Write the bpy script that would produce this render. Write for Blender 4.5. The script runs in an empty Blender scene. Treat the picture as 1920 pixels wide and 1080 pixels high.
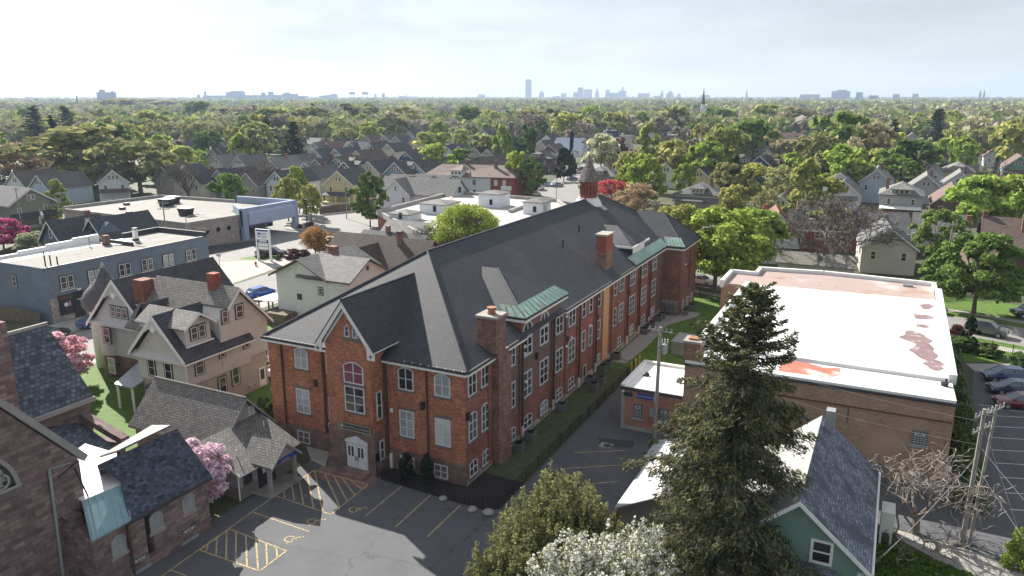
# Aerial view over a brick school and its neighbourhood; positions in metres, X along the school front, Y along its length
HAZE, SUN_S, SKY_S, EXPO = 1.1e-4, 3.8, .12, 1.6
CLOUD = (.86, .98, 1.5)
import bpy, math, random
from mathutils import Vector, Matrix
R = math.radians
rnd = random.Random(11)
scene = bpy.context.scene
COL = scene.collection

# ---------------------------------------------------------------- camera model (used to read plan positions off the photo)
F, HY, CX, CY = 1440.0, 178.0, 960.0, 540.0
PITCH = math.atan((CY - HY) / F)
TH = R(26.45)
CAM = Vector((27.72, -47.68, 30.0))
def ray(px, py):
    X = (px - CX) / F; Y = -(py - CY) / F
    a = (X, math.cos(PITCH) + Y * math.sin(PITCH), -math.sin(PITCH) + Y * math.cos(PITCH))
    c, s = math.cos(TH), math.sin(TH)
    return Vector((c * a[0] - s * a[1], s * a[0] + c * a[1], a[2]))
def at(px, py, z=0.0):
    r = ray(px, py); return CAM + r * ((z - CAM.z) / r.z)
def far(px, py, dist):
    r = ray(px, py); return CAM + r * (dist / math.hypot(r.x, r.y))
def dist(p): return math.hypot(p[0] - CAM.x, p[1] - CAM.y)
def pix(p):
    d = Vector(p) - CAM; c, s = math.cos(TH), math.sin(TH)
    x, y, z = c * d.x + s * d.y, -s * d.x + c * d.y, d.z
    k = y * math.cos(PITCH) - z * math.sin(PITCH)
    return CX + F * x / k, CY - F * (y * math.sin(PITCH) + z * math.cos(PITCH)) / k

# ---------------------------------------------------------------- materials
MATS = {}
def new_mat(name):
    m = bpy.data.materials.new(name); m.use_nodes = True
    MATS[name] = m
    return m, m.node_tree.nodes, m.node_tree.links, m.node_tree.nodes['Principled BSDF']
def uv_group():
    g = bpy.data.node_groups.new('surface_uv', 'ShaderNodeTree')
    g.interface.new_socket('UV', in_out='OUTPUT', socket_type='NodeSocketVector')
    n, l = g.nodes, g.links
    tc = n.new('ShaderNodeTexCoord'); out = n.new('NodeGroupOutput')
    sn = n.new('ShaderNodeSeparateXYZ'); so = n.new('ShaderNodeSeparateXYZ')
    l.new(tc.outputs['Normal'], sn.inputs[0]); l.new(tc.outputs['Object'], so.inputs[0])
    def math_(op, a, b=None):
        k = n.new('ShaderNodeMath'); k.operation = op
        for i, x in enumerate((a, b)):
            if x is None: continue
            if isinstance(x, (int, float)): k.inputs[i].default_value = x
            else: l.new(x, k.inputs[i])
        return k.outputs[0]
    ax = math_('ABSOLUTE', sn.outputs[0]); ay = math_('ABSOLUTE', sn.outputs[1])
    isx = math_('GREATER_THAN', ax, ay)
    flat = math_('GREATER_THAN', math_('ABSOLUTE', sn.outputs[2]), 0.97)
    u0 = math_('ADD', math_('MULTIPLY', so.outputs[1], isx), math_('MULTIPLY', so.outputs[0], math_('SUBTRACT', 1.0, isx)))
    nz2 = math_('MULTIPLY', sn.outputs[2], sn.outputs[2])
    v0 = math_('DIVIDE', so.outputs[2], math_('SQRT', math_('MAXIMUM', math_('SUBTRACT', 1.0, nz2), 0.05)))
    nf = math_('SUBTRACT', 1.0, flat)
    u = math_('ADD', math_('MULTIPLY', so.outputs[0], flat), math_('MULTIPLY', u0, nf))
    v = math_('ADD', math_('MULTIPLY', so.outputs[1], flat), math_('MULTIPLY', v0, nf))
    cb = n.new('ShaderNodeCombineXYZ'); l.new(u, cb.inputs[0]); l.new(v, cb.inputs[1])
    l.new(cb.outputs[0], out.inputs[0])
    return g
UVG = uv_group()
def rgb(c): return (c[0], c[1], c[2], 1.0)
def surf(name, base, rough=0.85, pat=None, objcol=False, noise=(1.5, 0.25), spec=0.3, bw=0.24, bh=0.08, mortar=None, msize=0.012, vary=0.35, metal=0.0, bump=0.0, stains=None, cracks=0):
    """one procedural surface: base colour (or the object's own colour), masonry or shingle courses, weather noise"""
    m, n, l, b = new_mat(name)
    b.inputs['Roughness'].default_value = rough; b.inputs['Specular IOR Level'].default_value = spec
    b.inputs['Metallic'].default_value = metal
    tc = n.new('ShaderNodeTexCoord')
    if objcol:
        oi = n.new('ShaderNodeObjectInfo'); col = oi.outputs['Color']
    else:
        q = n.new('ShaderNodeRGB'); q.outputs[0].default_value = rgb(base); col = q.outputs[0]
    def mul(c, fac_socket, lo, hi):
        mr = n.new('ShaderNodeMapRange'); l.new(fac_socket, mr.inputs[0]); mr.inputs[3].default_value = lo; mr.inputs[4].default_value = hi
        mx = n.new('ShaderNodeMix'); mx.data_type = 'RGBA'; mx.blend_type = 'MULTIPLY'; mx.inputs[0].default_value = 1.0
        l.new(c, mx.inputs[6]); l.new(mr.outputs[0], mx.inputs[7]); return mx.outputs[2]
    height = None
    if pat in ('brick', 'shingle', 'siding'):
        g = n.new('ShaderNodeGroup'); g.node_tree = UVG
        if pat == 'siding':
            sp = n.new('ShaderNodeSeparateXYZ'); l.new(g.outputs[0], sp.inputs[0])
            d = n.new('ShaderNodeMath'); d.operation = 'DIVIDE'; l.new(sp.outputs[1], d.inputs[0]); d.inputs[1].default_value = bh
            fr = n.new('ShaderNodeMath'); fr.operation = 'FRACT'; l.new(d.outputs[0], fr.inputs[0])
            gt = n.new('ShaderNodeMath'); gt.operation = 'LESS_THAN'; l.new(fr.outputs[0], gt.inputs[0]); gt.inputs[1].default_value = 0.14
            col = mul(col, gt.outputs[0], 1.0, 1 - vary)
        else:
            br = n.new('ShaderNodeTexBrick'); l.new(g.outputs[0], br.inputs['Vector'])
            br.inputs['Scale'].default_value = 1.0; br.inputs['Brick Width'].default_value = bw; br.inputs['Row Height'].default_value = bh
            br.inputs['Mortar Size'].default_value = msize; br.inputs['Mortar Smooth'].default_value = 0.1; br.inputs['Bias'].default_value = 0.0
            br.inputs['Color1'].default_value = (1 - vary, 1 - vary, 1 - vary, 1); br.inputs['Color2'].default_value = (1 + vary, 1 + vary, 1 + vary, 1)
            mc = mortar or (0.55, 0.55, 0.55)
            br.inputs['Mortar'].default_value = rgb(mc)
            if pat == 'shingle': br.offset = 0.5
            mx = n.new('ShaderNodeMix'); mx.data_type = 'RGBA'; mx.blend_type = 'MULTIPLY'; mx.inputs[0].default_value = 1.0
            l.new(col, mx.inputs[6]); l.new(br.outputs['Color'], mx.inputs[7]); col = mx.outputs[2]
            height = br.outputs['Fac']
    if noise:
        ns = n.new('ShaderNodeTexNoise'); ns.inputs['Scale'].default_value = noise[0]; ns.inputs['Detail'].default_value = 6; ns.inputs['Roughness'].default_value = 0.65
        l.new(tc.outputs['Object'], ns.inputs['Vector'])
        mr = n.new('ShaderNodeMapRange'); l.new(ns.outputs[0], mr.inputs[0]); mr.inputs[1].default_value = 0.3; mr.inputs[2].default_value = 0.7
        col = mul(col, mr.outputs[0], 1 - noise[1], 1 + noise[1])
        n2 = n.new('ShaderNodeTexNoise'); n2.inputs['Scale'].default_value = noise[0] * 0.13; n2.inputs['Detail'].default_value = 3
        l.new(tc.outputs['Object'], n2.inputs['Vector'])
        col = mul(col, n2.outputs[0], 1 - noise[1] * .8, 1 + noise[1] * .8)
    if stains:
        for (sc_, thr, soft, sc_col) in stains:
            ns = n.new('ShaderNodeTexNoise'); ns.inputs['Scale'].default_value = sc_; ns.inputs['Detail'].default_value = 5; ns.inputs['Roughness'].default_value = .6
            l.new(tc.outputs['Object'], ns.inputs['Vector'])
            mr = n.new('ShaderNodeMapRange'); l.new(ns.outputs[0], mr.inputs[0]); mr.inputs[1].default_value = thr; mr.inputs[2].default_value = thr + soft
            mx = n.new('ShaderNodeMix'); mx.data_type = 'RGBA'; l.new(mr.outputs[0], mx.inputs[0]); l.new(col, mx.inputs[6]); mx.inputs[7].default_value = rgb(sc_col); col = mx.outputs[2]
    if cracks:
        ds = n.new('ShaderNodeTexNoise'); ds.inputs['Scale'].default_value = 1.1; ds.inputs['Detail'].default_value = 4; l.new(tc.outputs['Object'], ds.inputs['Vector'])
        va = n.new('ShaderNodeVectorMath'); va.operation = 'MULTIPLY_ADD'; l.new(ds.outputs['Color'], va.inputs[0]); va.inputs[1].default_value = (1.6, 1.6, 0); l.new(tc.outputs['Object'], va.inputs[2])
        vo = n.new('ShaderNodeTexVoronoi'); vo.feature = 'DISTANCE_TO_EDGE'; vo.inputs['Scale'].default_value = cracks; l.new(va.outputs[0], vo.inputs['Vector'])
        mr = n.new('ShaderNodeMapRange'); l.new(vo.outputs['Distance'], mr.inputs[0]); mr.inputs[1].default_value = .003; mr.inputs[2].default_value = .009; col = mul(col, mr.outputs[0], .74, 1.0)
    l.new(col, b.inputs['Base Color'])
    if bump and height is not None:
        bp = n.new('ShaderNodeBump'); bp.inputs['Strength'].default_value = bump; bp.inputs['Distance'].default_value = 0.02; bp.invert = True
        l.new(height, bp.inputs['Height']); l.new(bp.outputs[0], b.inputs['Normal'])
    return m

surf('brick_front', (.40, .165, .095), pat='brick', mortar=(.75, .8, .85), noise=(.9, .25), vary=.45, bump=.3, stains=[(.35, .6, .14, (.30, .125, .08)), (2.2, .66, .05, (.50, .27, .18))])
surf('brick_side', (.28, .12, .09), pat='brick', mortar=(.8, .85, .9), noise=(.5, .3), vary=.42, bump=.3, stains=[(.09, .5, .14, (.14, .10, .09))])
surf('brick_red', (.27, .085, .06), pat='brick', mortar=(.9, .95, 1.0), noise=(.8, .2), vary=.3)
surf('brick_brown', (.36, .235, .175), pat='brick', mortar=(.8, .8, .8), noise=(.5, .16), vary=.25, stains=[(.25, .64, .12, (.26, .17, .13)), (.1, .62, .1, (.42, .28, .21))])
surf('brick_annex', (.40, .20, .14), pat='brick', mortar=(.8, .8, .8), noise=(.5, .16), vary=.25, stains=[(.3, .62, .12, (.33, .2, .13))])
surf('brick_old', (.25, .145, .115), pat='brick', mortar=(.7, .7, .7), noise=(1.2, .35), vary=.45)
surf('brick_buff', (.36, .31, .27), pat='brick', bw=.4, bh=.2, mortar=(.7, .7, .7), noise=(.5, .12), vary=.2)
surf('brownstone', (.215, .15, .14), pat='brick', bw=.75, bh=.3, msize=.02, mortar=(.75, .72, .72), noise=(1.1, .32), vary=.34, bump=.5, stains=[(.9, .66, .08, (.33, .22, .19)), (.35, .64, .1, (.12, .085, .085))])
surf('brownstone_base', (.20, .13, .115), pat='brick', bw=.8, bh=.4, msize=.02, mortar=(.85, .85, .85), noise=(1.0, .28), vary=.2)
surf('rubble', (.42, .38, .34), pat='brick', bw=.5, bh=.25, msize=.03, mortar=(.5, .48, .45), noise=(2., .3), vary=.3)
surf('tan_stucco', (.55, .32, .17), noise=(2., .12))
surf('shingle_school', (.05, .053, .064), pat='shingle', bw=.5, bh=.26, msize=.04, mortar=(.6, .6, .6), noise=(1.3, .14), vary=.2, rough=.74, spec=.5, stains=[(.16, .56, .14, (.064, .066, .076)), (2.5, .68, .06, (.085, .087, .095))])
surf('shingle', (.1, .1, .11), pat='shingle', bw=.6, bh=.28, msize=.04, mortar=(.55, .55, .55), noise=(1.0, .18), vary=.22, objcol=True, rough=.78, spec=.4)
surf('slate', (.085, .10, .125), pat='shingle', bw=.42, bh=.36, msize=.04, mortar=(.45, .45, .5), noise=(1.2, .3), vary=.6, rough=.7, spec=.45, stains=[(1.6, .63, .08, (.19, .17, .19))])
surf('slate_worn', (.17, .19, .24), pat='shingle', bw=.26, bh=.2, msize=.03, mortar=(.4, .4, .45), noise=(.7, .4), vary=.55, rough=.65, spec=.45, stains=[(.5, .5, .12, (.055, .065, .09))])
surf('siding', (.7, .7, .7), pat='siding', bh=.2, vary=.18, objcol=True, noise=(.8, .08))
surf('paint', (.7, .7, .7), objcol=True, noise=(1.2, .09), rough=.7)
surf('blue_paint', (.165, .20, .25), pat='brick', bw=.4, bh=.2, msize=.015, mortar=(.8, .8, .8), noise=(.5, .12), vary=.06, stains=[(.16, .6, .2, (.19, .235, .29))])
surf('white_trim', (.74, .73, .70), noise=(2., .06), rough=.6)
surf('school_frame', (.60, .61, .63), noise=(3., .08), rough=.6)
surf('dark_trim', (.055, .055, .062), noise=(2., .15), rough=.6)
surf('brown_trim', (.10, .065, .05), noise=(2., .15), rough=.7)
surf('stone_sill', (.17, .135, .13), noise=(2., .15))
surf('concrete', (.33, .31, .285), noise=(.8, .14), stains=[(.3, .6, .1, (.25, .235, .22))])
surf('sidewalk', (.36, .335, .305), pat='brick', bw=1.5, bh=1.5, msize=.03, mortar=(.6, .6, .6), noise=(.7, .12), vary=.06)
surf('asphalt', (.105, .107, .115), noise=(.45, .12), stains=[(6., .62, .12, (.13, .132, .138)), (.12, .58, .1, (.088, .09, .098)), (.9, .69, .05, (.06, .06, .065))], cracks=.13)
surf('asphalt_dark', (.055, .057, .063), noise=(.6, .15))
surf('road', (.235, .225, .215), noise=(.4, .1), stains=[(.25, .6, .1, (.19, .185, .18)), (1.5, .66, .03, (.16, .155, .15))])
surf('yellow_line', (.50, .38, .19), noise=(5., .3), rough=.9, stains=[(7., .52, .06, (.2, .17, .13))])
surf('white_line', (.62, .60, .56), noise=(5., .25), rough=.9)
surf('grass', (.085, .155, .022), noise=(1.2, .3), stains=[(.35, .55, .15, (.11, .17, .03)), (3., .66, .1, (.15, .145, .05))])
surf('lawn_shade', (.072, .085, .036), noise=(1.2, .3), stains=[(.8, .55, .15, (.12, .10, .06))])  # duller copy of grass, with shade put into its colour
surf('earth', (.075, .08, .042), noise=(.06, .3), stains=[(.02, .5, .1, (.055, .085, .025)), (.05, .62, .06, (.13, .125, .115))])
surf('mulch', (.028, .024, .024), noise=(4., .4))
surf('copper_green', (.33, .46, .40), noise=(1.2, .25), rough=.55, stains=[(.9, .58, .1, (.36, .31, .24))])
surf('copper_blue', (.22, .34, .37), noise=(.8, .14), rough=.5)
surf('membrane', (.78, .78, .77), pat='brick', bw=9, bh=1.9, msize=.03, mortar=(.8, .8, .8), vary=.015, noise=(.3, .04), rough=.6, stains=[(.16, .57, .16, (.58, .56, .54)), (1.1, .68, .06, (.55, .52, .49))])
surf('membrane_pink', (.37, .285, .26), noise=(.35, .08), rough=.7, stains=[(.35, .56, .1, (.33, .22, .18)), (.8, .62, .1, (.28, .16, .10)), (.16, .56, .1, (.46, .43, .42))])
surf('gravel_roof', (.22, .205, .19), noise=(.5, .08), stains=[(.25, .62, .03, (.17, .16, .15)), (.09, .6, .05, (.27, .255, .24))])
surf('metal_grey', (.36, .37, .38), noise=(2., .12), rough=.45, metal=.3)
surf('metal_dark', (.03, .03, .034), noise=(2., .2), rough=.5)
surf('ac_grey', (.17, .175, .18), noise=(3., .15), rough=.5, metal=.2)
surf('wood_pole', (.30, .275, .25), noise=(3., .3), rough=.9)
surf('wood_fence', (.16, .125, .095), noise=(1.5, .3), rough=.9)
surf('bark', (.165, .142, .125), noise=(4., .4), rough=.95)
surf('bark_pale', (.36, .31, .28), noise=(4., .3), rough=.95)
surf('wire', (.3, .3, .31), noise=None)
surf('black', (.012, .012, .014), noise=None, rough=.6)
surf('rubber', (.02, .02, .02), noise=None, rough=.85)
surf('yellow_paint', (.7, .45, .08), noise=(3., .15))
surf('red_paint', (.5, .05, .03), noise=(3., .15))
surf('pot_clay', (.32, .15, .09), noise=(3., .2))
surf('blue_sign', (.03, .06, .30), noise=None, rough=.5)
surf('white_sign', (.78, .78, .78), noise=None, rough=.5)
surf('green_sign', (.045, .06, .055), noise=None, rough=.5)
surf('gold_text', (.40, .37, .29), noise=None, rough=.5)
surf('purple_sign', (.24, .2, .5), noise=None, rough=.5)
surf('pink_sign', (.75, .2, .7), noise=None, rough=.5)
surf('flag_red', (.5, .04, .05), noise=None); surf('flag_white', (.8, .8, .8), noise=None); surf('flag_blue', (.05, .12, .4), noise=None)
surf('city', (.2, .2, .22), objcol=True, noise=None)
def glass_mat(name, base, rough=.08):
    m, n, l, b = new_mat(name); b.inputs['Roughness'].default_value = rough; b.inputs['Specular IOR Level'].default_value = .7
    tc = n.new('ShaderNodeTexCoord'); ns = n.new('ShaderNodeTexNoise'); ns.inputs['Scale'].default_value = .7; l.new(tc.outputs['Object'], ns.inputs[0])
    mr = n.new('ShaderNodeMapRange'); l.new(ns.outputs[0], mr.inputs[0]); mr.inputs[3].default_value = .4; mr.inputs[4].default_value = 1.6
    mx = n.new('ShaderNodeMix'); mx.data_type = 'RGBA'; mx.blend_type = 'MULTIPLY'; mx.inputs[0].default_value = 1
    mx.inputs[6].default_value = rgb(base); l.new(mr.outputs[0], mx.inputs[7]); l.new(mx.outputs[2], b.inputs['Base Color'])
    return m
glass_mat('glass', (.03, .033, .04)); glass_mat('glass_blind', (.30, .33, .34), .25); glass_mat('glass_white', (.5, .51, .5), .3); glass_mat('glass_car', (.10, .13, .17), .05)
glass_mat('glass_mid', (.10, .11, .12), .15); glass_mat('glass_red', (.16, .05, .06), .2); glass_mat('glass_block', (.07, .09, .11), .2)
def car_paint():
    m, n, l, b = new_mat('car_paint'); oi = n.new('ShaderNodeObjectInfo'); l.new(oi.outputs['Color'], b.inputs['Base Color'])
    b.inputs['Roughness'].default_value = .25; b.inputs['Coat Weight'].default_value = .5; b.inputs['Coat Roughness'].default_value = .05
car_paint()
def leaf_mat(name, trans=.35, objcol=True, base=(.1, .15, .04), amp=.45):
    m, n, l, b = new_mat(name)
    n.remove(b); out = n['Material Output']
    geo = n.new('ShaderNodeNewGeometry')
    if objcol: col = n.new('ShaderNodeObjectInfo').outputs['Color']
    else:
        q = n.new('ShaderNodeRGB'); q.outputs[0].default_value = rgb(base); col = q.outputs[0]
    mr = n.new('ShaderNodeMapRange'); l.new(geo.outputs['Random Per Island'], mr.inputs[0]); mr.inputs[3].default_value = 1 - amp; mr.inputs[4].default_value = 1 + amp
    hs = n.new('ShaderNodeHueSaturation'); l.new(col, hs.inputs['Color']); l.new(mr.outputs[0], hs.inputs['Value'])
    m2 = n.new('ShaderNodeMath'); m2.operation = 'MULTIPLY_ADD'; l.new(geo.outputs['Random Per Island'], m2.inputs[0]); m2.inputs[1].default_value = -.03; m2.inputs[2].default_value = .515
    l.new(m2.outputs[0], hs.inputs['Hue'])
    d = n.new('ShaderNodeBsdfDiffuse'); t = n.new('ShaderNodeBsdfTranslucent'); mx = n.new('ShaderNodeMixShader'); mx.inputs[0].default_value = trans
    l.new(hs.outputs[0], d.inputs[0]); l.new(hs.outputs[0], t.inputs[0]); l.new(d.outputs[0], mx.inputs[1]); l.new(t.outputs[0], mx.inputs[2]); l.new(mx.outputs[0], out.inputs[0])
leaf_mat('leaf'); leaf_mat('needle', trans=.15, amp=.5); leaf_mat('petal', trans=.4, amp=.25)
leaf_mat('leaf_grass', objcol=False, base=(.10, .19, .03), trans=.3)

# ---------------------------------------------------------------- mesh builder
class MB:
    def __init__(s, mats): s.v, s.f, s.m, s.mats = [], [], [], ([mats] if isinstance(mats, str) else list(mats))
    def add(s, vs, fs, m=0):
        k = len(s.v); s.v += [tuple(q) for q in vs]; s.f += [tuple(k + i for i in f) for f in fs]; s.m += [m] * len(fs)
    def box(s, x0, y0, z0, x1, y1, z1, m=0):
        if x0 > x1: x0, x1 = x1, x0
        if y0 > y1: y0, y1 = y1, y0
        if z0 > z1: z0, z1 = z1, z0
        s.add([(x0, y0, z0), (x1, y0, z0), (x1, y1, z0), (x0, y1, z0), (x0, y0, z1), (x1, y0, z1), (x1, y1, z1), (x0, y1, z1)],
              [(0, 3, 2, 1), (4, 5, 6, 7), (0, 1, 5, 4), (1, 2, 6, 5), (2, 3, 7, 6), (3, 0, 4, 7)], m); return s
    def face(s, pts, m=0): s.add(pts, [tuple(range(len(pts)))], m); return s
    def prism(s, pts, z0, z1, m=0, top=None, sides=None):
        n = len(pts); a = sum(pts[i][0] * pts[(i + 1) % n][1] - pts[(i + 1) % n][0] * pts[i][1] for i in range(n))
        if a < 0: pts = pts[::-1]
        k = len(s.v); s.v += [(p[0], p[1], z0) for p in pts] + [(p[0], p[1], z1) for p in pts]
        for i in range(n):
            j = (i + 1) % n; s.f.append((k + i, k + j, k + n + j, k + n + i)); s.m.append(sides(pts[i], pts[j]) if sides else m)
        s.f.append(tuple(k + n + i for i in range(n))); s.m.append(m if top is None else top)
        s.f.append(tuple(k + i for i in reversed(range(n)))); s.m.append(m); return s
    def extrude(s, pts, vec, m=0, cap=None):
        n = len(pts); k = len(s.v); q = [tuple(Vector(p) + Vector(vec)) for p in pts]; s.v += [tuple(p) for p in pts] + q
        nrm = Vector((0, 0, 0))
        for i in range(n): nrm += Vector(pts[i]).cross(Vector(pts[(i + 1) % n]))
        fl = nrm.dot(Vector(vec)) > 0
        a, b = tuple(k + i for i in range(n)), tuple(k + n + i for i in range(n))
        c = m if cap is None else cap
        if fl: s.f += [a[::-1], b]
        else: s.f += [a, b[::-1]]
        s.m += [c, c]
        for i in range(n):
            j = (i + 1) % n; w = (k + i, k + j, k + n + j, k + n + i); s.f.append(w if fl else w[::-1]); s.m.append(m)
        return s
    def slab(s, pts, t=.14, m=0):
        n = sum((Vector(pts[i]).cross(Vector(pts[(i + 1) % len(pts)])) for i in range(len(pts))), Vector((0, 0, 0)))
        if n.z < 0: pts = pts[::-1]
        return s.extrude(pts, (0, 0, -t), m)
    def tube(s, p, q, r0, r1=None, n=8, m=0, cap=True):
        r1 = r0 if r1 is None else r1; p, q = Vector(p), Vector(q); d = q - p
        if d.length < 1e-6: return s
        d.normalize(); a = d.orthogonal().normalized(); b = d.cross(a); k = len(s.v)
        for c, r in ((p, r0), (q, r1)):
            for i in range(n):
                t = 2 * math.pi * i / n; s.v.append(tuple(c + a * (math.cos(t) * r) + b * (math.sin(t) * r)))
        for i in range(n): s.f.append((k + i, k + (i + 1) % n, k + n + (i + 1) % n, k + n + i)); s.m.append(m)
        if cap: s.f += [tuple(k + i for i in reversed(range(n))), tuple(k + n + i for i in range(n))]; s.m += [m, m]
        return s
    def path(s, pts, r, n=5, m=0):
        for i in range(len(pts) - 1): s.tube(pts[i], pts[i + 1], r, r, n, m)
        return s
    def lathe(s, x, y, prof, n=16, m=0):
        k = len(s.v)
        for (r, z) in prof:
            for i in range(n): t = 2 * math.pi * i / n; s.v.append((x + r * math.cos(t), y + r * math.sin(t), z))
        for j in range(len(prof) - 1):
            for i in range(n): s.f.append((k + j * n + i, k + j * n + (i + 1) % n, k + (j + 1) * n + (i + 1) % n, k + (j + 1) * n + i)); s.m.append(m)
        s.f += [tuple(k + i for i in reversed(range(n))), tuple(k + (len(prof) - 1) * n + i for i in range(n))]; s.m += [m, m]; return s
    def mesh(s, name):
        me = bpy.data.meshes.new(name); me.from_pydata(s.v, [], s.f)
        for q in s.mats: me.materials.append(MATS[q])
        if len(s.mats) > 1: me.polygons.foreach_set('material_index', s.m)
        me.update(); return me
    def build(s, name, parent=None, local=False, color=None, smooth=False):
        if parent is not None and not local:
            o = parent
            off = Vector((0, 0, 0))
            while o is not None: off += o.location; o = o.parent
            s.v = [(a - off.x, b - off.y, c - off.z) for a, b, c in s.v]
        me = s.mesh(name)
        if smooth: me.polygons.foreach_set('use_smooth', [True] * len(me.polygons))
        ob = bpy.data.objects.new(name, me); COL.objects.link(ob)
        if parent is not None: ob.parent = parent
        if color: ob.color = rgb(color)
        return ob

def tag(o, label, cat, group=None, kind=None):
    o['label'] = label; o['category'] = cat
    if group: o['group'] = group
    if kind: o['kind'] = kind
    return o
def thing(name, label, cat, loc=(0, 0, 0), rot=0.0, group=None):
    o = bpy.data.objects.new(name, None); COL.objects.link(o); o.location = loc; o.rotation_euler = (0, 0, rot); o.empty_display_size = .5
    return tag(o, label, cat, group, 'thing')
def struct(name, mb, kind='structure'):
    o = mb.build(name); o['kind'] = kind; return o
def single(name, mb, label, cat, group=None, color=None, smooth=False):
    o = mb.build(name, color=color, smooth=smooth); return tag(o, label, cat, group, 'thing')

NRM = {'x+': (1, 0), 'x-': (-1, 0), 'y+': (0, 1), 'y-': (0, -1)}
class Pl:
    """a wall plane: s along the wall, t up, d outward"""
    def __init__(p, o, N):
        p.o = Vector(o); n = NRM[N] if isinstance(N, str) else N
        p.N = Vector((n[0], n[1], 0)); p.S = Vector((-n[1], n[0], 0))
    def __call__(p, s, t, d): return tuple(p.o + p.S * s + Vector((0, 0, t)) + p.N * d)
def arch_pts(w, h, rise, inset=0.0):
    a = w / 2 - inset; pts = [(-a, inset), (a, inset)]
    if rise <= 0: return pts + [(a, h - inset), (-a, h - inset)]
    for i in range(9):
        u = 1 - i / 4.0
        pts.append((a * u, h - rise + (rise - inset) * (1 - u * u)))
    return pts
def lancet_pts(w, h, inset=0.0):
    a = w / 2 - inset; r = []
    for i in range(6):
        t = i / 5.0; r.append((a * (1 - t), h * .55 + (h * .45 - inset) * math.sin(t * math.pi / 2)))
    return [(-a, inset), (a, inset)] + r + [(-p[0], p[1]) for p in reversed(r[:-1])]
def ring(mb, P, outer, inner, d0, d1, m=0):
    n = len(outer)
    for i in range(n):
        j = (i + 1) % n
        mb.face([P(*outer[i], d1), P(*outer[j], d1), P(*inner[j], d1), P(*inner[i], d1)], m)
        mb.face([P(*outer[i], d0), P(*outer[j], d0), P(*outer[j], d1), P(*outer[i], d1)], m)
        mb.face([P(*inner[j], d0), P(*inner[i], d0), P(*inner[i], d1), P(*inner[j], d1)], m)
def pbox(mb, P, s0, t0, s1, t1, d0, d1, m=0):
    pts = [P(s0, t0, d1), P(s1, t0, d1), P(s1, t1, d1), P(s0, t1, d1)]
    mb.extrude(pts, P.N * -(d1 - d0), m)
def window(parent, o, N, w, h, fm='school_frame', gm='glass', rise=0.0, bars=(1, 1), b=.1, d=.07, sill=None, head=None, name='window', local=False, shape=None, base_d=0.0, outer=None, color=None, split=True):
    """frame with bars (thing > window > pane): o is the middle of the bottom edge on the wall"""
    P = Pl(o, N)
    mats = [fm] + ([sill] if sill else []) + ([head] if head and head != sill else [])
    if not split: mats.append(gm)
    if outer: mats.append(outer)
    mb = MB(mats)
    if outer:
        k = mats.index(outer); pbox(mb, P, -w / 2 - .13, -.1, w / 2 + .13, h + .13, 0, d - .02, k)
    if shape == 'lancet': O, I = lancet_pts(w, h), lancet_pts(w, h, b)
    else: O, I = arch_pts(w, h, rise), arch_pts(w, h, rise, b)
    ring(mb, P, O, I, base_d, d)
    for i in range(bars[0]):
        s = -w / 2 + b + (w - 2 * b) * (i + 1) / (bars[0] + 1); pbox(mb, P, s - b * .42, b, s + b * .42, h - b - (rise * .15), .02, d - .01)
    for i in range(bars[1]):
        t = b + (h - 2 * b) * (i + 1) / (bars[1] + 1); pbox(mb, P, -w / 2 + b, t - b * .3, w / 2 - b, t + b * .3, .02, d - .006)
    if sill: pbox(mb, P, -w / 2 - .12, -.16, w / 2 + .12, -.004, 0, d + .06, mats.index(sill))
    if head: pbox(mb, P, -w / 2 - .14, h + .004, w / 2 + .14, h + .24, 0, .05, mats.index(head))
    pd = .025 if not outer else d - .012
    if not split:
        mb.face([P(s, t, pd) for s, t in I], mats.index(gm)); return mb.build(name, parent, local, color)
    f = mb.build(name, parent, local, color)
    g = MB(gm); g.face([P(s, t, pd) for s, t in I]); g.build('pane', f, local)
    return f
def gable_slabs(mb, x0, x1, y0, y1, ze, zr, axis='y', t=.15, m=0, over=0.0):
    """two roof planes; ridge along axis; x0..x1,y0..y1 already include overhang"""
    if axis == 'y':
        xm = (x0 + x1) / 2
        mb.slab([(x0, y0, ze), (xm, y0, zr), (xm, y1, zr), (x0, y1, ze)], t, m); mb.slab([(xm, y0, zr), (x1, y0, ze), (x1, y1, ze), (xm, y1, zr)], t, m)
    else:
        ym = (y0 + y1) / 2
        mb.slab([(x0, y0, ze), (x1, y0, ze), (x1, ym, zr), (x0, ym, zr)], t, m); mb.slab([(x0, ym, zr), (x1, ym, zr), (x1, y1, ze), (x0, y1, ze)], t, m)
def gable_wall(mb, x0, x1, y0, y1, z0, ze, zr, axis='y', m=0):
    """box with gable ends as one closed solid"""
    if axis == 'y':
        xm = (x0 + x1) / 2; mb.extrude([(x0, y0, z0), (x1, y0, z0), (x1, y0, ze), (xm, y0, zr), (x0, y0, ze)], (0, y1 - y0, 0), m)
    else:
        ym = (y0 + y1) / 2; mb.extrude([(x0, y0, z0), (x0, y1, z0), (x0, y1, ze), (x0, ym, zr), (x0, y0, ze)], (x1 - x0, 0, 0), m)
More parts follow.
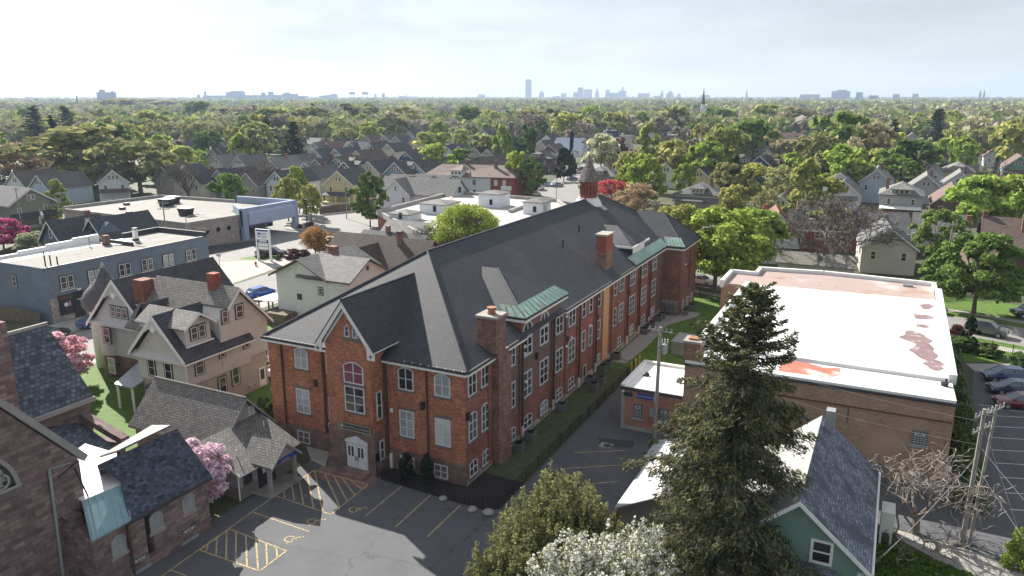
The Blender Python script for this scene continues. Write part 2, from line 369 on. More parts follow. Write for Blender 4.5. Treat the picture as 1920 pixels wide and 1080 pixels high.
def hip_roof(mb, x0, x1, y0, y1, ze, zr, t=.15, m=0):
    w, l = x1 - x0, y1 - y0; h = min(w, l) / 2
    if l >= w: a, b = ((x0 + x1) / 2, y0 + h, zr), ((x0 + x1) / 2, y1 - h, zr)
    else: a, b = (x0 + h, (y0 + y1) / 2, zr), (x1 - h, (y0 + y1) / 2, zr)
    c = [(x0, y0, ze), (x1, y0, ze), (x1, y1, ze), (x0, y1, ze)]
    if l >= w:
        for P in ([c[0], c[1], a], [c[1], c[2], b, a], [c[2], c[3], b], [c[3], c[0], a, b]): mb.slab(P, t, m)
    else:
        for P in ([c[0], c[1], b, a], [c[1], c[2], b], [c[2], c[3], a, b], [c[3], c[0], a]): mb.slab(P, t, m)
def text_obj(txt, size, P, s, t, d, mat, parent, name='lettering', ext=.01):
    """lettering as a mesh lying on a wall plane"""
    cu = bpy.data.curves.new(name, 'FONT'); cu.body = txt; cu.size = size; cu.align_x = 'CENTER'; cu.align_y = 'CENTER'; cu.extrude = ext; cu.resolution_u = 2
    tmp = bpy.data.objects.new(name + '_src', cu); COL.objects.link(tmp)
    dg = bpy.context.evaluated_depsgraph_get(); me = bpy.data.meshes.new_from_object(tmp.evaluated_get(dg))
    COL.objects.unlink(tmp); bpy.data.objects.remove(tmp); bpy.data.curves.remove(cu)
    off = Vector((0, 0, 0)); q = parent
    while q is not None: off += q.location; q = q.parent
    o0 = Vector(P(s, t, d)) - off
    for v in me.vertices: v.co = o0 + P.S * v.co.x + Vector((0, 0, v.co.y)) + P.N * v.co.z
    me.materials.clear(); me.materials.append(MATS[mat]); me.name = name
    ob = bpy.data.objects.new(name, me); COL.objects.link(ob); ob.parent = parent; return ob
# ================================================================ ground, roads, lots
struct('ground', MB('earth').face([(-9000, -3000, 0), (6000, -3000, 0), (6000, 9500, 0), (-9000, 9500, 0)]))
def sheet(name, pts, mat, z): return struct(name, MB(mat).face([(p[0], p[1], z) for p in pts]))
sheet('parking_lot_pavement', [(-14.0, -60), (30, -60), (30, -9), (11.9, -3), (11.9, 9), (11.9, 16.6), (7.0, 16.6), (7.0, 31), (3.95, 31), (3.95, -1.9), (2.9, -2.6), (-7.3, -1.9), (-7.3, -.2), (-14.0, -.2)], 'asphalt', .008)
sheet('lawn', [(-.2, 31), (8.9, 31), (8.9, 68), (-.2, 68)], 'grass', .006)
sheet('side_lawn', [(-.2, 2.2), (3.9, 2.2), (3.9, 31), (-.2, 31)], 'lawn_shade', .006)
sheet('mulch_bed_ground', [(-7.3, -2.1), (2.9, -2.6), (3.9, -1.9), (3.9, 2.6), (-7.3, 2.6)], 'mulch', .012)
sheet('patio_path', [(.3, 33), (2.2, 33), (2.6, 40), (2.4, 50), (5, 56), (5, 58), (.3, 58)], 'concrete', .012)
sheet('entry_path', [(-12.6, -4.3), (-6.6, -4.0), (-6.9, -1.7), (-12.3, -1.7)], 'brownstone_base', .016)
sheet('corner_path', [(-14.0, -2.0), (-12.2, -2.4), (-13.4, -.4), (-17, 3), (-29, 10.5), (-29, 8.9), (-18, 1.5)], 'sidewalk', .018)
sheet('yard_lawn', [(-29.5, -1), (-19.8, -1), (-19.8, 30), (-29.5, 30)], 'grass', .006)
sheet('house_lawn', [(-58, -16), (-29.5, -16), (-29.5, 27), (-53, 27), (-58, 4)], 'grass', .005)
sheet('church_path', [(-42, -9.6), (-28.5, -7.8), (-28.5, -8.9), (-42, -11.5)], 'sidewalk', .012)
# the wide avenue past the blue building and the store
sheet('avenue_road', [(-66, -80), (-56, -80), (-56, 20), (-55.0, 60), (-53, 74), (-48, 137), (-66, 205), (-80, 252), (-120, 420), (-128, 420), (-91, 241), (-71, 158), (-70, 120), (-67, 90), (-68.5, 60), (-66, 30)], 'road', .008)
sheet('avenue_pavement', [(-71.6, -80), (-66.1, -80), (-66.1, 30), (-69, 50), (-71, 62), (-75, 66), (-77, 58), (-84, 51), (-72, 41)], 'sidewalk', .014)
sheet('east_pavement', [(-55.9, -80), (-52.6, -80), (-52.6, 26), (-52.6, 60), (-54.5, 60), (-55.9, 20)], 'sidewalk', .014)
sheet('store_lot_pavement', [(-97, 48), (-84, 51), (-77, 58), (-73.5, 66), (-70, 68), (-68.8, 62), (-66, 92), (-74, 120), (-118, 128), (-118, 100), (-116, 90), (-104, 70), (-97, 62)], 'road', .007)
sheet('store_painted_shade', [(-97, 54), (-88, 58), (-88.5, 70), (-93, 72), (-97, 62)], 'asphalt_dark', .011)  # dark sheet painting the shade the store casts on its lot
sheet('sign_lawn', [(-81.8, 56.5), (-72.5, 56.2), (-70.2, 59.5), (-70.0, 64), (-73, 65.5), (-81, 60)], 'grass', .012)
# the diagonal street behind the gym, and its pavements
def band(x0, x1, off0, off1, name, mat, z):
    f = lambda x, o: (x, 70.4 - .29 * x + o)
    sheet(name, [f(x0, off0), f(x1, off0), f(x1, off1), f(x0, off1)], mat, z)
band(-40, 120, 3.2, 12.5, 'back_road', 'road', .010)
band(-2, 120, -.6, 1.2, 'back_pavement', 'sidewalk', .014)
band(-2, 120, 1.2, 3.2, 'verge_grass_strip', 'grass', .006); band(-40, 120, 12.5, 15, 'far_verge_grass_strip', 'grass', .006)
band(-20, 120, 15, 16.4, 'far_pavement', 'sidewalk', .014)
band(6, 120, 16.4, 26, 'front_yard_lawn', 'grass', .005)
sheet('driveway_path', [(-9.5, 88), (-1, 84.5), (2, 97), (-7.5, 100)], 'concrete', .018)
sheet('side_parking_lot_pavement', [(36.8, 13), (60, 4), (60, 52), (43.5, 52.6), (38.0, 49.5), (37.2, 40)], 'asphalt', .008)
sheet('gravel_path', [(37.2, 50.5), (44, 53.6), (60, 52.4), (60, 50), (43.5, 51.3), (38, 48)], 'concrete', .012)
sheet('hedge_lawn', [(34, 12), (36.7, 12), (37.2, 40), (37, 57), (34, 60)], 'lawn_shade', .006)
sheet('corner_lawn', [(37, 51), (44, 54), (60, 52.4), (60, 54), (37, 60.5)], 'grass', .006)
sheet('alley_path', [(30.5, 8.2), (36, 7.4), (43, 2.5), (43, .5), (36, 3.9), (33, 5.3), (30.5, 7)], 'concrete', .014)
sheet('alley_pavement', [(29.2, 16.3), (36.5, 16.3), (36.8, 13), (60, 3), (60, 0), (43, 2.5), (36, 7.5), (29.2, 8.6)], 'asphalt', .007)
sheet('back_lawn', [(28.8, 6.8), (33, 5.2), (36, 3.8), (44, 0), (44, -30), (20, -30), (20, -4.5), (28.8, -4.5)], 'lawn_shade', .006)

# painted lines
def lines(name, segs, mat, w=.1, z=.016):
    mb = MB(mat)
    for (a, b) in segs:
        d = Vector((b[0] - a[0], b[1] - a[1], 0)); n = Vector((-d.y, d.x, 0)).normalized() * w / 2
        mb.face([(a[0] - n.x, a[1] - n.y, z), (b[0] - n.x, b[1] - n.y, z), (b[0] + n.x, b[1] + n.y, z), (a[0] + n.x, a[1] + n.y, z)])
    return struct(name, mb)
px = lambda x, y: tuple(at(x, y))[:2]
def pseg(*q): return [(px(a, b), px(c, d)) for a, b, c, d in q]
lines('stall_line_markings', pseg((753.3, 911.7, 685, 968), (806.7, 929, 741, 989), (863.3, 947.3, 801, 1007), (1077, 849, 1172, 845), (1050, 879, 1165, 872), (1110, 907, 1160, 903), (908, 1032, 967, 1026), (908, 1032, 955, 1046), (870, 1073, 905, 1085), (950, 985, 972, 984),
    (475, 961, 580, 997), (320, 1069, 350, 1080)), 'yellow_line')
lines('stall_edge_line_markings', pseg((300, 1083, 515, 930), (515, 930, 590, 881)), 'yellow_line')
def hatch(name, poly, bars):
    segs = [(poly[i], poly[(i + 1) % len(poly)]) for i in range(len(poly))]
    lines(name, pseg(*[(a[0], a[1], b[0], b[1]) for a, b in segs] + bars), 'yellow_line', .11, .017)
hatch('no_parking_line_markings', [(517, 930), (590, 882), (690, 909), (621, 965)], [(532, 921, 534, 933), (547, 911, 552, 939), (561, 901, 569, 945), (576, 891, 588, 953), (590, 882, 605, 960), (608, 887, 637, 950), (625, 891, 651, 940), (641, 896, 665, 928), (657, 900, 678, 918)])
hatch('lower_no_parking_line_markings', [(375, 1032), (430, 992), (537, 1033), (487, 1071)], [(390, 1022, 386, 1036), (407, 1009, 405, 1043), (425, 997, 424, 1050), (443, 998, 442, 1055), (461, 1004, 463, 1061), (480, 1012, 484, 1069), (499, 1019, 501, 1060), (518, 1026, 520, 1046)])
def wheelchair(cx, cy, i):
    """painted access symbol: ring wheel, back, seat, leg, head"""
    c = at(cx, cy); mb = MB('yellow_line'); u = Vector((.62, -.78, 0)); v = Vector((.78, .62, 0)); s = .62
    P = lambda a, b: tuple(c + u * (a * s) + v * (b * s) + Vector((0, 0, .017)))
    for k in range(14):
        t0, t1 = R(100 + k * 19), R(100 + (k + 1) * 19)
        mb.face([P(.62 * math.cos(t0), .62 * math.sin(t0) - .3), P(.62 * math.cos(t1), .62 * math.sin(t1) - .3), P(.46 * math.cos(t1), .46 * math.sin(t1) - .3), P(.46 * math.cos(t0), .46 * math.sin(t0) - .3)])
    for a in ([(-.2, .9), (-.02, .9), (.12, 0), (-.08, 0)], [(-.05, .5), (.45, .5), (.45, .36), (-.05, .36)], [(-.02, .1), (.55, .1), (.55, -.04), (-.02, -.04)], [(.5, .1), (.66, .1), (.95, -.6), (.8, -.66)], [(-.24, 1.28), (0, 1.28), (0, 1.04), (-.24, 1.04)]):
        mb.face([P(*q) for q in a])
    struct('access_symbol_markings', mb)
for i, q in enumerate([(548, 1010), (590, 977), (668, 955)]): wheelchair(q[0], q[1], i)
lines('side_lot_line_markings', [((37.6 + .05 * i, 37.0 - 2.75 * i), (50, 41.5 - 2.75 * i - .35)) for i in range(9)] + [((41, 44.2), (50, 48))], 'white_line', .1)
lines('store_lot_line_markings', [((-97 + i * 1.9, 55.5 + i * .75), (-95.5 + i * 1.9, 59.5 + i * .75)) for i in range(5)], 'yellow_line', .12)
lines('avenue_line_markings', [((-61.2, y), (-61.0, y + 3)) for y in range(-60, 70, 9)], 'yellow_line', .14)
mbp = MB(['asphalt_dark', 'concrete', 'metal_dark'])
mbp.face([at(1120, 821, .015), at(1190, 827, .015), at(1186, 840, .015), at(1128, 838, .015)])
mbp.face([at(1128, 829, .019), at(1152, 833, .019), at(1143, 841, .019), at(1122, 837, .019)], 1)
c = at(1139, 836); mbp.lathe(c.x, c.y, [(.38, .02), (.38, .03)], 14, 2); struct('drain_path_surface', mbp)

# ================================================================ the brick school
school = thing('brick_school', 'long red brick school with dark hipped roof, gabled entrance tower and ridge cupola', 'school')
Z0, ZE, ZR = 0.0, 9.55, 16.2
mb = MB(['brick_front', 'brick_side'])
fp = [(-19.7, 0), (0, 0), (0, 55.5), (2.5, 55.5), (2.5, 64.5), (0, 64.5), (0, 66), (-19.7, 66)]
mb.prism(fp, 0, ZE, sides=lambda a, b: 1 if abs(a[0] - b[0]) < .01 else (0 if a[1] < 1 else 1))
for (x0, x1) in ((-19.72, -18.35), (-14.9, -13.9), (-.85, 0.0)): mb.box(x0, -.10, 1.8, x1, 0.02, 9.5)
for (y0, y1) in ((3.55, 4.15), (9.35, 10.0), (16.3, 17.0), (19.8, 20.4), (22.9, 23.7), (27.9, 28.7), (33.6, 34.1), (38.9, 39.6), (43.8, 44.4), (48.2, 49.0)): mb.box(-.02, y0, .5, .14, y1, 9.5, 1)
mb.box(-2.5, 10.0, 9.5, .02, 18.95, 11.15, 1)
mb.build('wall', school)
MB('tan_stucco').box(-.02, 30.8, .1, .09, 32.6, 9.5).build('pilaster', school)
mb = MB(['brownstone_base', 'rubble', 'brick_old'])
mb.box(-19.78, -.07, 0, -11.9, .02, 1.77).box(-7.5, -.07, 0, .02, .02, 1.77)
mb.box(-.02, 0, 0, .06, 55.5, .46, 1); mb.box(-.02, 17.5, .46, .05, 55.5, .75, 1)
mb.box(0.0, 55.43, 0, 2.56, 55.52, 4.6, 2)
mb.build('stone_base', school)
# tower
mb = MB('brick_front'); mb.extrude([(-11.9, -1.75, 0), (-7.5, -1.75, 0), (-7.5, -1.75, 10.95), (-9.7, -1.75, 13.9), (-11.9, -1.75, 10.95)], (0, 2.2, 0)); mb.build('tower_wall', school)
mb = MB('brownstone_base')
for q, (a, b, h0, h1) in enumerate(((.10, .10, 1.2, 3.62), (.30, .2, 0, .7))): mb.box(-11.9 - a, -1.75 - b, h0, -10.35, -1.0, h1); mb.box(-8.05, -1.75 - b, h0, -7.5 + a, -1.0, h1)
mb.extrude([(-12.2, -1.9, .7), (-10.35, -1.9, .7), (-10.35, -1.9, 1.2), (-12.0, -1.9, 1.2)], (0, .8, 0)); mb.extrude([(-8.05, -1.9, .7), (-7.2, -1.9, .7), (-7.4, -1.9, 1.2), (-8.05, -1.9, 1.2)], (0, .8, 0))
mb.box(-10.35, -1.85, 2.95, -8.05, -1.0, 3.62); mb.box(-7.52, -1.75, 0, -7.4, 0, 1.9)
mb.build('tower_base', school)
# roof
e = .38
mb = MB('shingle_school')
A, B, C, D = (-19.7 - e, -e, 9.72), (e, -e, 9.72), (e, 66 + e, 9.72), (-19.7 - e, 66 + e, 9.72)
P1, P2 = (-9.85, 10.5, ZR), (-9.85, 55.8, ZR)
for q in ([A, B, P1], [B, C, P2, P1], [C, D, P2], [D, A, P1, P2]): mb.slab(q, .16)
# transept wing roof
WA, WB, WC, WD = (-1.2, 55.5 - e, 9.74), (2.5 + e, 55.5 - e, 9.74), (2.5 + e, 64.5 + e, 9.74), (-1.2, 64.5 + e, 9.74)
r1, r2 = (-5.6, 60, 13.7), (-1.6, 60, 13.7)
mb.slab([(-5.6, 55.5 - e, 9.74), WB, r2, r1], .16); mb.slab([WB, WC, r2], .16); mb.slab([WC, (-5.6, 64.5 + e, 9.74), r1, r2], .16)
# tower gable roof
mb.slab([(-12.6, -2.2, 10.75), (-9.7, -2.2, 14.62), (-9.7, 8.2, 14.62), (-12.6, 3.2, 10.75)], .16)
mb.slab([(-9.7, -2.2, 14.62), (-6.8, -2.2, 10.75), (-6.8, 3.2, 10.75), (-9.7, 8.2, 14.62)], .16)
# raised eave over the tall arched windows, and the small dormer further along
d1 = [(-2.2, 9.75, 11.3), (.42, 9.75, 11.3), (.42, 19.25, 11.3), (-2.2, 19.25, 11.3)]
q1, q2 = (-6.4, 14.5, 14.28), (-4.7, 14.5, 14.28)
mb.slab([(-3.8, 9.75, 11.32), d1[1], q2, q1], .16); mb.slab([d1[1], d1[2], q2], .16); mb.slab([d1[2], (-3.8, 19.25, 11.3), q1, q2], .16)
q3, q4 = (-6.4, 46.5, 13.62), (-3.9, 46.5, 13.62)
mb.slab([(-4.5, 42.5, 11.72), (-.5, 42.5, 11.72), q4, q3], .14); mb.slab([(-.5, 42.5, 11.72), (-.5, 49.6, 11.72), q4], .14); mb.slab([(-.5, 49.6, 11.72), (-4.5, 49.6, 11.72), q3, q4], .14)
roof = mb.build('roof', school)
mb = MB('shingle_school')
for a, b in ((P1, A), (P1, B), (P1, P2), (P2, C), (r2, WB), (r2, WC), (q2, d1[1])): mb.tube((a[0], a[1], a[2] + .02), (b[0], b[1], b[2] + .02), .10, n=6)
mb.tube((-9.7, -2.2, 14.64), (-9.7, 8, 14.64), .1, n=6)
mb.build('ridge_cap', roof)
for (vx, vy) in ((-6.1, 38.6), (-5.2, 31.5), (-3.6, 15.2)):
    z = 9.72 + (e - vx) * (ZR - 9.72) / (9.85 + e); MB('metal_dark').tube((vx, vy, z - .2), (vx, vy, z + .75), .09, n=8).tube((vx, vy, z + .75), (vx, vy, z + .85), .14, n=8).build('vent_pipe', roof)
MB('metal_grey').slab([(-8.9, 51.2, 15.72), (-7.4, 51.2, 14.75), (-7.4, 52.5, 14.75), (-8.9, 52.5, 15.72)], .1).build('flashing', roof)
# dormer cladding; its dark body colours in the shaded recess under the overhang
mb = MB(['white_trim', 'metal_dark']); mb.box(-3.5, 43.6, 9.9, -.85, 48.6, 11.6, 1); mb.box(-.87, 43.7, 10.2, -.78, 48.5, 11.5); mb.box(-.66, 42.45, 11.5, -.44, 49.65, 11.74); mb.box(-4.3, 42.45, 11.5, -.66, 42.55, 11.74); mb.build('dormer_wall', school)
# copper aprons
def seams(mb, a, b, c, d, n, m=0):
    a, b, c, d = map(Vector, (a, b, c, d))
    for i in range(n + 1):
        t = i / n; mb.tube(a.lerp(b, t) + Vector((0, 0, .03)), d.lerp(c, t) + Vector((0, 0, .03)), .045, n=4, m=m)
mb = MB('copper_green')
def apron(a, b, c, d, n): mb.slab([a, b, c, d], .05); seams(mb, a, b, c, d, n)
apron((.5, 9.66, 11.36), (.5, 19.34, 11.36), (-.75, 18.6, 12.12), (-.75, 10.4, 12.12), 11)
apron((-2.3, 9.66, 11.36), (.5, 9.66, 11.36), (-.75, 10.4, 12.12), (-2.6, 10.4, 12.12), 3)
mb.build('copper_apron', school)
mb = MB('copper_green')
apron((.44, 41.3, 9.84), (.44, 55.2, 9.84), (-.75, 55.9, 10.62), (-.75, 41.3, 10.62), 24)
apron((.44, 55.08, 9.86), (2.94, 55.08, 9.86), (2.0, 56.2, 10.86), (-.3, 56.2, 10.86), 5)
mb.build('copper_apron', school)
# fascia + gutter
mb = MB(['white_trim', 'dark_trim'])
def eave(x0, y0, x1, y1, n, z=9.42):
    if abs(y0 - y1) < .01:
        mb.box(x0, y0, z - .1, x1, y0 + n * (e + .1), z + .1); mb.box(x0, y0 + n * (e - .03), z + .102, x1, y0 + n * (e + .14), z + .34, 1)
    else:
        mb.box(x0, y0, z - .1, x0 + n * (e + .1), y1, z + .1); mb.box(x0 + n * (e - .03), y0, z + .102, x0 + n * (e + .14), y1, z + .34, 1)
eave(-20.1, 0, -12.0, 0, -1); eave(-7.4, 0, .35, 0, -1); eave(0, -.3, 0, 10.0, 1); eave(0, 18.96, 0, 55.1, 1); eave(.3, 55.5, 2.85, 55.5, -1); eave(2.5, 55.2, 2.5, 64.8, 1)
mb.build('fascia', school)
mb = MB(['white_trim', 'dark_trim']); eave(0, 9.7, 0, 19.3, 1, 11.0); mb.box(-2.2, 9.6, 10.9, .36, 9.7, 11.1); mb.build('dormer_fascia', school)
mb = MB('white_trim')
for i in range(10): mb.box(-19.6 + i * .82, -.54, 9.7, -19.56 + i * .82, -.4, 9.8)
for i in range(8): mb.box(-5.2 + i * .75, -.54, 9.7, -5.16 + i * .75, -.4, 9.8)
mb.build('gutter_bracket', school)['kind'] = 'stuff'
# bargeboards of the tower gable
mb = MB('white_trim')
for s in (-1, 1):
    x = lambda d: -9.7 + s * d
    mb.extrude([(x(0), -2.2, 14.5), (x(2.92), -2.2, 10.6), (x(2.92), -2.2, 10.05), (x(2.25), -2.2, 10.05), (x(2.2), -2.2, 11.0), (x(0), -2.2, 13.95)], (0, .09, 0))
    mb.extrude([(x(0), -1.9, 13.98), (x(2.2), -1.9, 11.05), (x(2.2), -1.9, 10.75), (x(0), -1.9, 13.6)], (0, .1, 0))
    mb.box(x(2.55), -2.15, 10.6, x(2.92), 3.0, 10.7)
bb = mb.build('bargeboard', school)
for s in (-1, 1): MB('dark_trim').box(-9.7 + s * 2.6 - .16, -2.23, 10.33, -9.7 + s * 2.6 + .16, -2.205, 10.41).box(-9.7 + s * 2.6 - .04, -2.232, 10.21, -9.7 + s * 2.6 + .04, -2.206, 10.53).build('cross_emblem', bb)
# windows, front
W = lambda x, z, w, h, **k: window(school, (x, -.0, z), 'y-', w, h, **k)
W(-16.1, 7.2, 1.45, 1.95, rise=.3, gm='glass_blind', bars=(1, 1), sill='stone_sill'); W(-16.2, 3.1, 1.5, 2.25, gm='glass_blind', bars=(1, 2), sill='stone_sill', head='stone_sill')
W(-13.05, 7.15, .75, 1.85, gm='glass', bars=(0, 1), sill='stone_sill'); W(-13.05, 3.05, .7, 2.2, gm='glass_white', bars=(0, 1), sill='stone_sill', head='stone_sill')
W(-5.42, 7.15, 1.45, 1.95, rise=.3, sill='stone_sill'); W(-5.45, 3.1, 1.4, 2.3, gm='glass_blind', bars=(1, 2), sill='stone_sill', head='stone_sill')
W(-2.03, 7.2, 1.45, 1.9, rise=.3, sill='stone_sill', gm='glass_blind'); W(-2.06, 3.05, 1.42, 2.3, gm='glass_white', bars=(1, 2), sill='stone_sill', head='stone_sill')
W(-5.5, .25, 1.4, 1.15, base_d=.07, d=.12); W(-2.3, .2, 1.3, 1.2, base_d=.07, d=.12); W(-16.4, .25, 1.4, 1.15, base_d=.07, d=.12); W(-13.1, .1, .7, 1.5, bars=(0, 1), base_d=.07, d=.12)
T = lambda x, z, w, h, **k: window(school, (x, -1.75, z), 'y-', w, h, **k)
T(-9.2, 7.65, 1.95, 1.85, rise=.4, gm='glass_red', sill='stone_sill'); T(-9.2, 5.2, 1.95, 2.2, bars=(1, 2), sill='stone_sill')
T(-9.62, 11.5, .5, 1.05, shape='lancet', bars=(0, 1), b=.09); T(-8.85, 11.5, .5, 1.05, shape='lancet', bars=(0, 1), b=.09)
MB('stone_sill').box(-10.2, -1.83, 11.2, -8.3, -1.74, 11.46).build('sill', school)
window(school, (-7.5, -.9, 4.6), 'x+', .7, 2.4, bars=(0, 1)); window(school, (-7.4, -.9, 1.1), 'x+', .6, 1.7, bars=(0, 1))
# windows, long side: (y, z, w, h, arch)
GL = lambda: rnd.choice(['glass', 'glass', 'glass_blind', 'glass', 'glass_mid'])
S = lambda y, z, w, h, **k: window(school, (0, y, z), 'x+', w, h, sill='stone_sill', **{'gm': GL(), **k})
for y, w in ((1.05, 1.3), (3.1, 1.2)): S(y, 7.35, w, 1.85, rise=.25); S(y, 3.55, w, 2.35, rise=.2, bars=(1, 2)); S(y, .5, w, 1.35, rise=.22, base_d=.05, d=.1)
S(7.95, 7.45, 1.3, 1.9, rise=.25); S(7.95, 3.6, 1.3, 2.35, bars=(1, 2)); S(7.95, .5, 1.3, 1.3, rise=.2, base_d=.05, d=.1)
for y in (11.1, 14.7): S(y, 7.5, 1.85, 3.2, rise=.55, bars=(1, 3), b=.13); S(y, 3.6, 1.85, 2.4, bars=(1, 2)); S(y, .5, 1.8, 1.35, rise=.25, base_d=.06, d=.11)
window(school, (0.012, 11.1, 9.2), 'x+', 1.7, .35, bars=(0, 0), gm='glass_white'); window(school, (0.012, 14.7, 9.2), 'x+', 1.7, .35, bars=(0, 0), gm='glass_white')
S(18.35, 7.5, 1.7, 1.75); S(18.35, 3.6, 1.7, 2.3, bars=(1, 2)); S(18.3, .55, 1.6, 1.3, rise=.2, base_d=.06, d=.11)
S(21.6, 7.4, 1.8, 1.95, rise=.25); S(21.6, 3.6, 1.8, 2.4, rise=.2, bars=(1, 2)); S(21.5, .6, 1.6, 1.3, rise=.2, base_d=.06, d=.11)
for y, w in ((24.9, 1.0), (26.95, 1.0), (29.5, .95)): S(y, 7.4, w, 1.75, bars=(0, 1)); S(y, 3.7, w, 2.2, bars=(0, 1))
S(29.6, .6, 1.0, 1.3, base_d=.06, d=.11); S(25.3, .1, .9, 1.9, bars=(0, 0), base_d=.06, d=.11, gm='glass')
for y, w in ((34.9, 1.0), (37.2, 1.5)): S(y, 7.4, w, 1.75, bars=(1 if w > 1.2 else 0, 1)); S(y, 3.7, w, 2.2, bars=(1 if w > 1.2 else 0, 2))
for y in (41.4, 46.3, 50.7): S(y, 7.25, 2.2, 1.95, bars=(2, 1)); S(y, 3.6, 2.2, 2.3, bars=(2, 2)); S(y, .75, 1.7, 1.3, base_d=.06, d=.11)
S(36.6, .6, 1.3, 1.3, base_d=.06, d=.11)
for y in (57.6, 60.0, 62.4): window(school, (2.5, y, .4), 'x+', 1.2, 1.3)
# pipes
def pipe(x, y, z0, z1, m='brown_trim', r=.08): MB([m, 'white_trim']).box(x - r, y - r, z0 + 1.1, x + r, y + r, z1).box(x - r, y - r, z0, x + r, y + r, z0 + 1.09, 1).build('drainpipe', school)
for x in (-18.25, -14.0 + .35, -3.42): MB('brown_trim').box(x - .06, -.2, 1.8, x + .06, -.08, 9.4).build('drainpipe', school)
MB(['brown_trim', 'white_trim']).box(-7.45, -.25, 1.2, -7.22, -.08, 9.4).box(-7.1, -.3, .1, -6.9, -.1, 1.4, 1).build('drainpipe', school)
for y in (9.7, 16.6, 23.3, 28.3, 39.3, 44.1, 48.6): pipe(.24, y, .2, 9.4)
MB('white_trim').tube((.6, 4.7, .1), (.6, 4.7, 1.3), .1).tube((.6, 4.7, .5), (.6, 4.3, .9), .08).build('drainpipe', school)
# chimneys and cupola
mb = MB(['brick_old', 'concrete']); mb.box(0, 4.2, 0, .75, 6.4, 9.3); mb.box(-.9, 4.1, 9.3, .75, 6.0, 9.9); mb.box(-1.1, 3.9, 9.9, .65, 5.6, 12.75); mb.box(-1.2, 3.8, 12.75, .75, 5.7, 12.95, 1)
ch = mb.build('chimney', school); MB('pot_clay').lathe(-.2, 4.75, [(.32, 12.95), (.36, 13.1), (.3, 13.15), (.34, 13.45), (.40, 13.5)], 12).build('chimney_pot', ch)
mb = MB(['brick_red', 'concrete', 'brick_old']); mb.box(-2.1, 33.9, 10.2, -.9, 36.1, 12.6, 2); mb.box(-2.1, 33.9, 12.6, -.9, 36.1, 14.45); mb.box(-2.25, 33.75, 14.45, -.75, 36.25, 14.65, 1); mb.build('chimney', school)
def octo(r, z, x=-9.95, y=51.7): return [(x + r * math.cos(R(22.5 + 45 * i)), y + r * math.sin(R(22.5 + 45 * i)), z) for i in range(8)]
mb = MB('white_trim'); mb.lathe(-9.95, 51.7, [(2.1, 15.2), (1.75, 15.9), (1.45, 16.15), (1.45, 16.3)], 8); cb = mb.build('cupola_base', school)
mb = MB('brick_red'); mb.lathe(-9.95, 51.7, [(1.22, 16.2), (1.22, 18.3), (1.38, 18.4), (1.38, 18.6)], 8); cu = mb.build('cupola', school)
for i in range(8):
    t = R(45 * i); n = (math.cos(t), math.sin(t)); window(cu, (-9.95 + n[0] * 1.13, 51.7 + n[1] * 1.13, 16.75), n, .62, 1.35, fm='brown_trim', gm='black', bars=(0, 4), b=.06, rise=.2, name='louvre', split=False)
mb = MB(['copper_blue', 'shingle_school']); mb.lathe(-9.95, 51.7, [(1.62, 18.58), (1.1, 19.6), (.5, 21.0), (.12, 21.9), (.04, 22.2)], 8); mb.tube((-9.95, 51.7, 22.1), (-9.95, 51.7, 23.9), .04, n=6); mb.lathe(-9.95, 51.7, [(.02, 22.45), (.12, 22.6), (.02, 22.75)], 8)
surf('spire_slate', (.20, .17, .155), pat='shingle', bw=.3, bh=.22, vary=.4, noise=(1., .3)); mb.mats = ['spire_slate', 'shingle_school']; mb.build('spire', cu)
mb = MB('metal_dark'); mb.tube((-14.2, 60.5, 12.5), (-14.2, 60.5, 15.3), .09, n=6); mb.build('vent_pipe', school)
# door, sign, lights
D = MB('white_trim'); D.box(-10.25, -1.86, .32, -8.15, -1.72, 2.45); D.extrude([(-10.35, -1.9, 2.5), (-8.05, -1.9, 2.5), (-8.05, -1.9, 2.7), (-9.2, -1.9, 3.2), (-10.35, -1.9, 2.7)], (0, .14, 0)); D.mats = ['school_frame']
door = D.build('door', school)
for s in (-10.15, -9.18): MB('school_frame').box(s, -1.9, .34, s + .93, -1.862, 2.4).build('door_leaf', door)
for s in (-9.93, -9.6, -8.95, -8.62): MB('glass').box(s - .1, -1.915, 1.35, s + .1, -1.902, 2.2).build('pane', door)
for s in (-9.3, -9.08): MB('black').box(s - .03, -1.95, 1.0, s + .03, -1.902, 1.4).build('handle', door)
for i, (zz, yy) in enumerate(((.0, -3.0), (.16, -2.5))): MB('brownstone_base').box(-10.6, yy, zz, -7.8, -1.8, zz + .16).build('step', school)
mb = MB(['green_sign', 'gold_text']); Pw = Pl((-9.25, -1.86, 3.9), 'y-'); pbox(mb, Pw, -1.62, -.3, 1.62, .32, 0, .08); ring(mb, Pw, [(-1.62, -.3), (1.62, -.3), (1.62, .32), (-1.62, .32)], [(-1.56, -.24), (1.56, -.24), (1.56, .26), (-1.56, .26)], .08, .1, 1)
sg = mb.build('name_board', school); text_obj('Notre Dame Academy', .29, Pw, .2, 0, .09, 'gold_text', sg)
mb = MB('gold_text'); mb.lathe(0, 0, [(.001, 0), (.2, 0), (.2, .01)], 5); mb.v = [tuple(Pw(a - 1.3, b, .09 + c)) for a, b, c in mb.v]; mb.build('crest', sg)
def lamp(x, y, z, N): P = Pl((x, y, z), N); mb = MB('metal_dark'); pbox(mb, P, -.16, -.3, .16, .3, 0, .26); mb.build('wall_lamp', school)
lamp(-14.6, 0, 6.2, 'y-'); lamp(-3.85, 0, 6.15, 'y-'); lamp(-.0, .2, 5.9, 'x+'); lamp(0, 12.9, 6.9, 'x+'); lamp(0, 20.1, 6.4, 'x+'); lamp(0, 28.8, 6.4, 'x+'); lamp(0, 39.9, 6.6, 'x+'); lamp(0, 49.0, 6.4, 'x+')
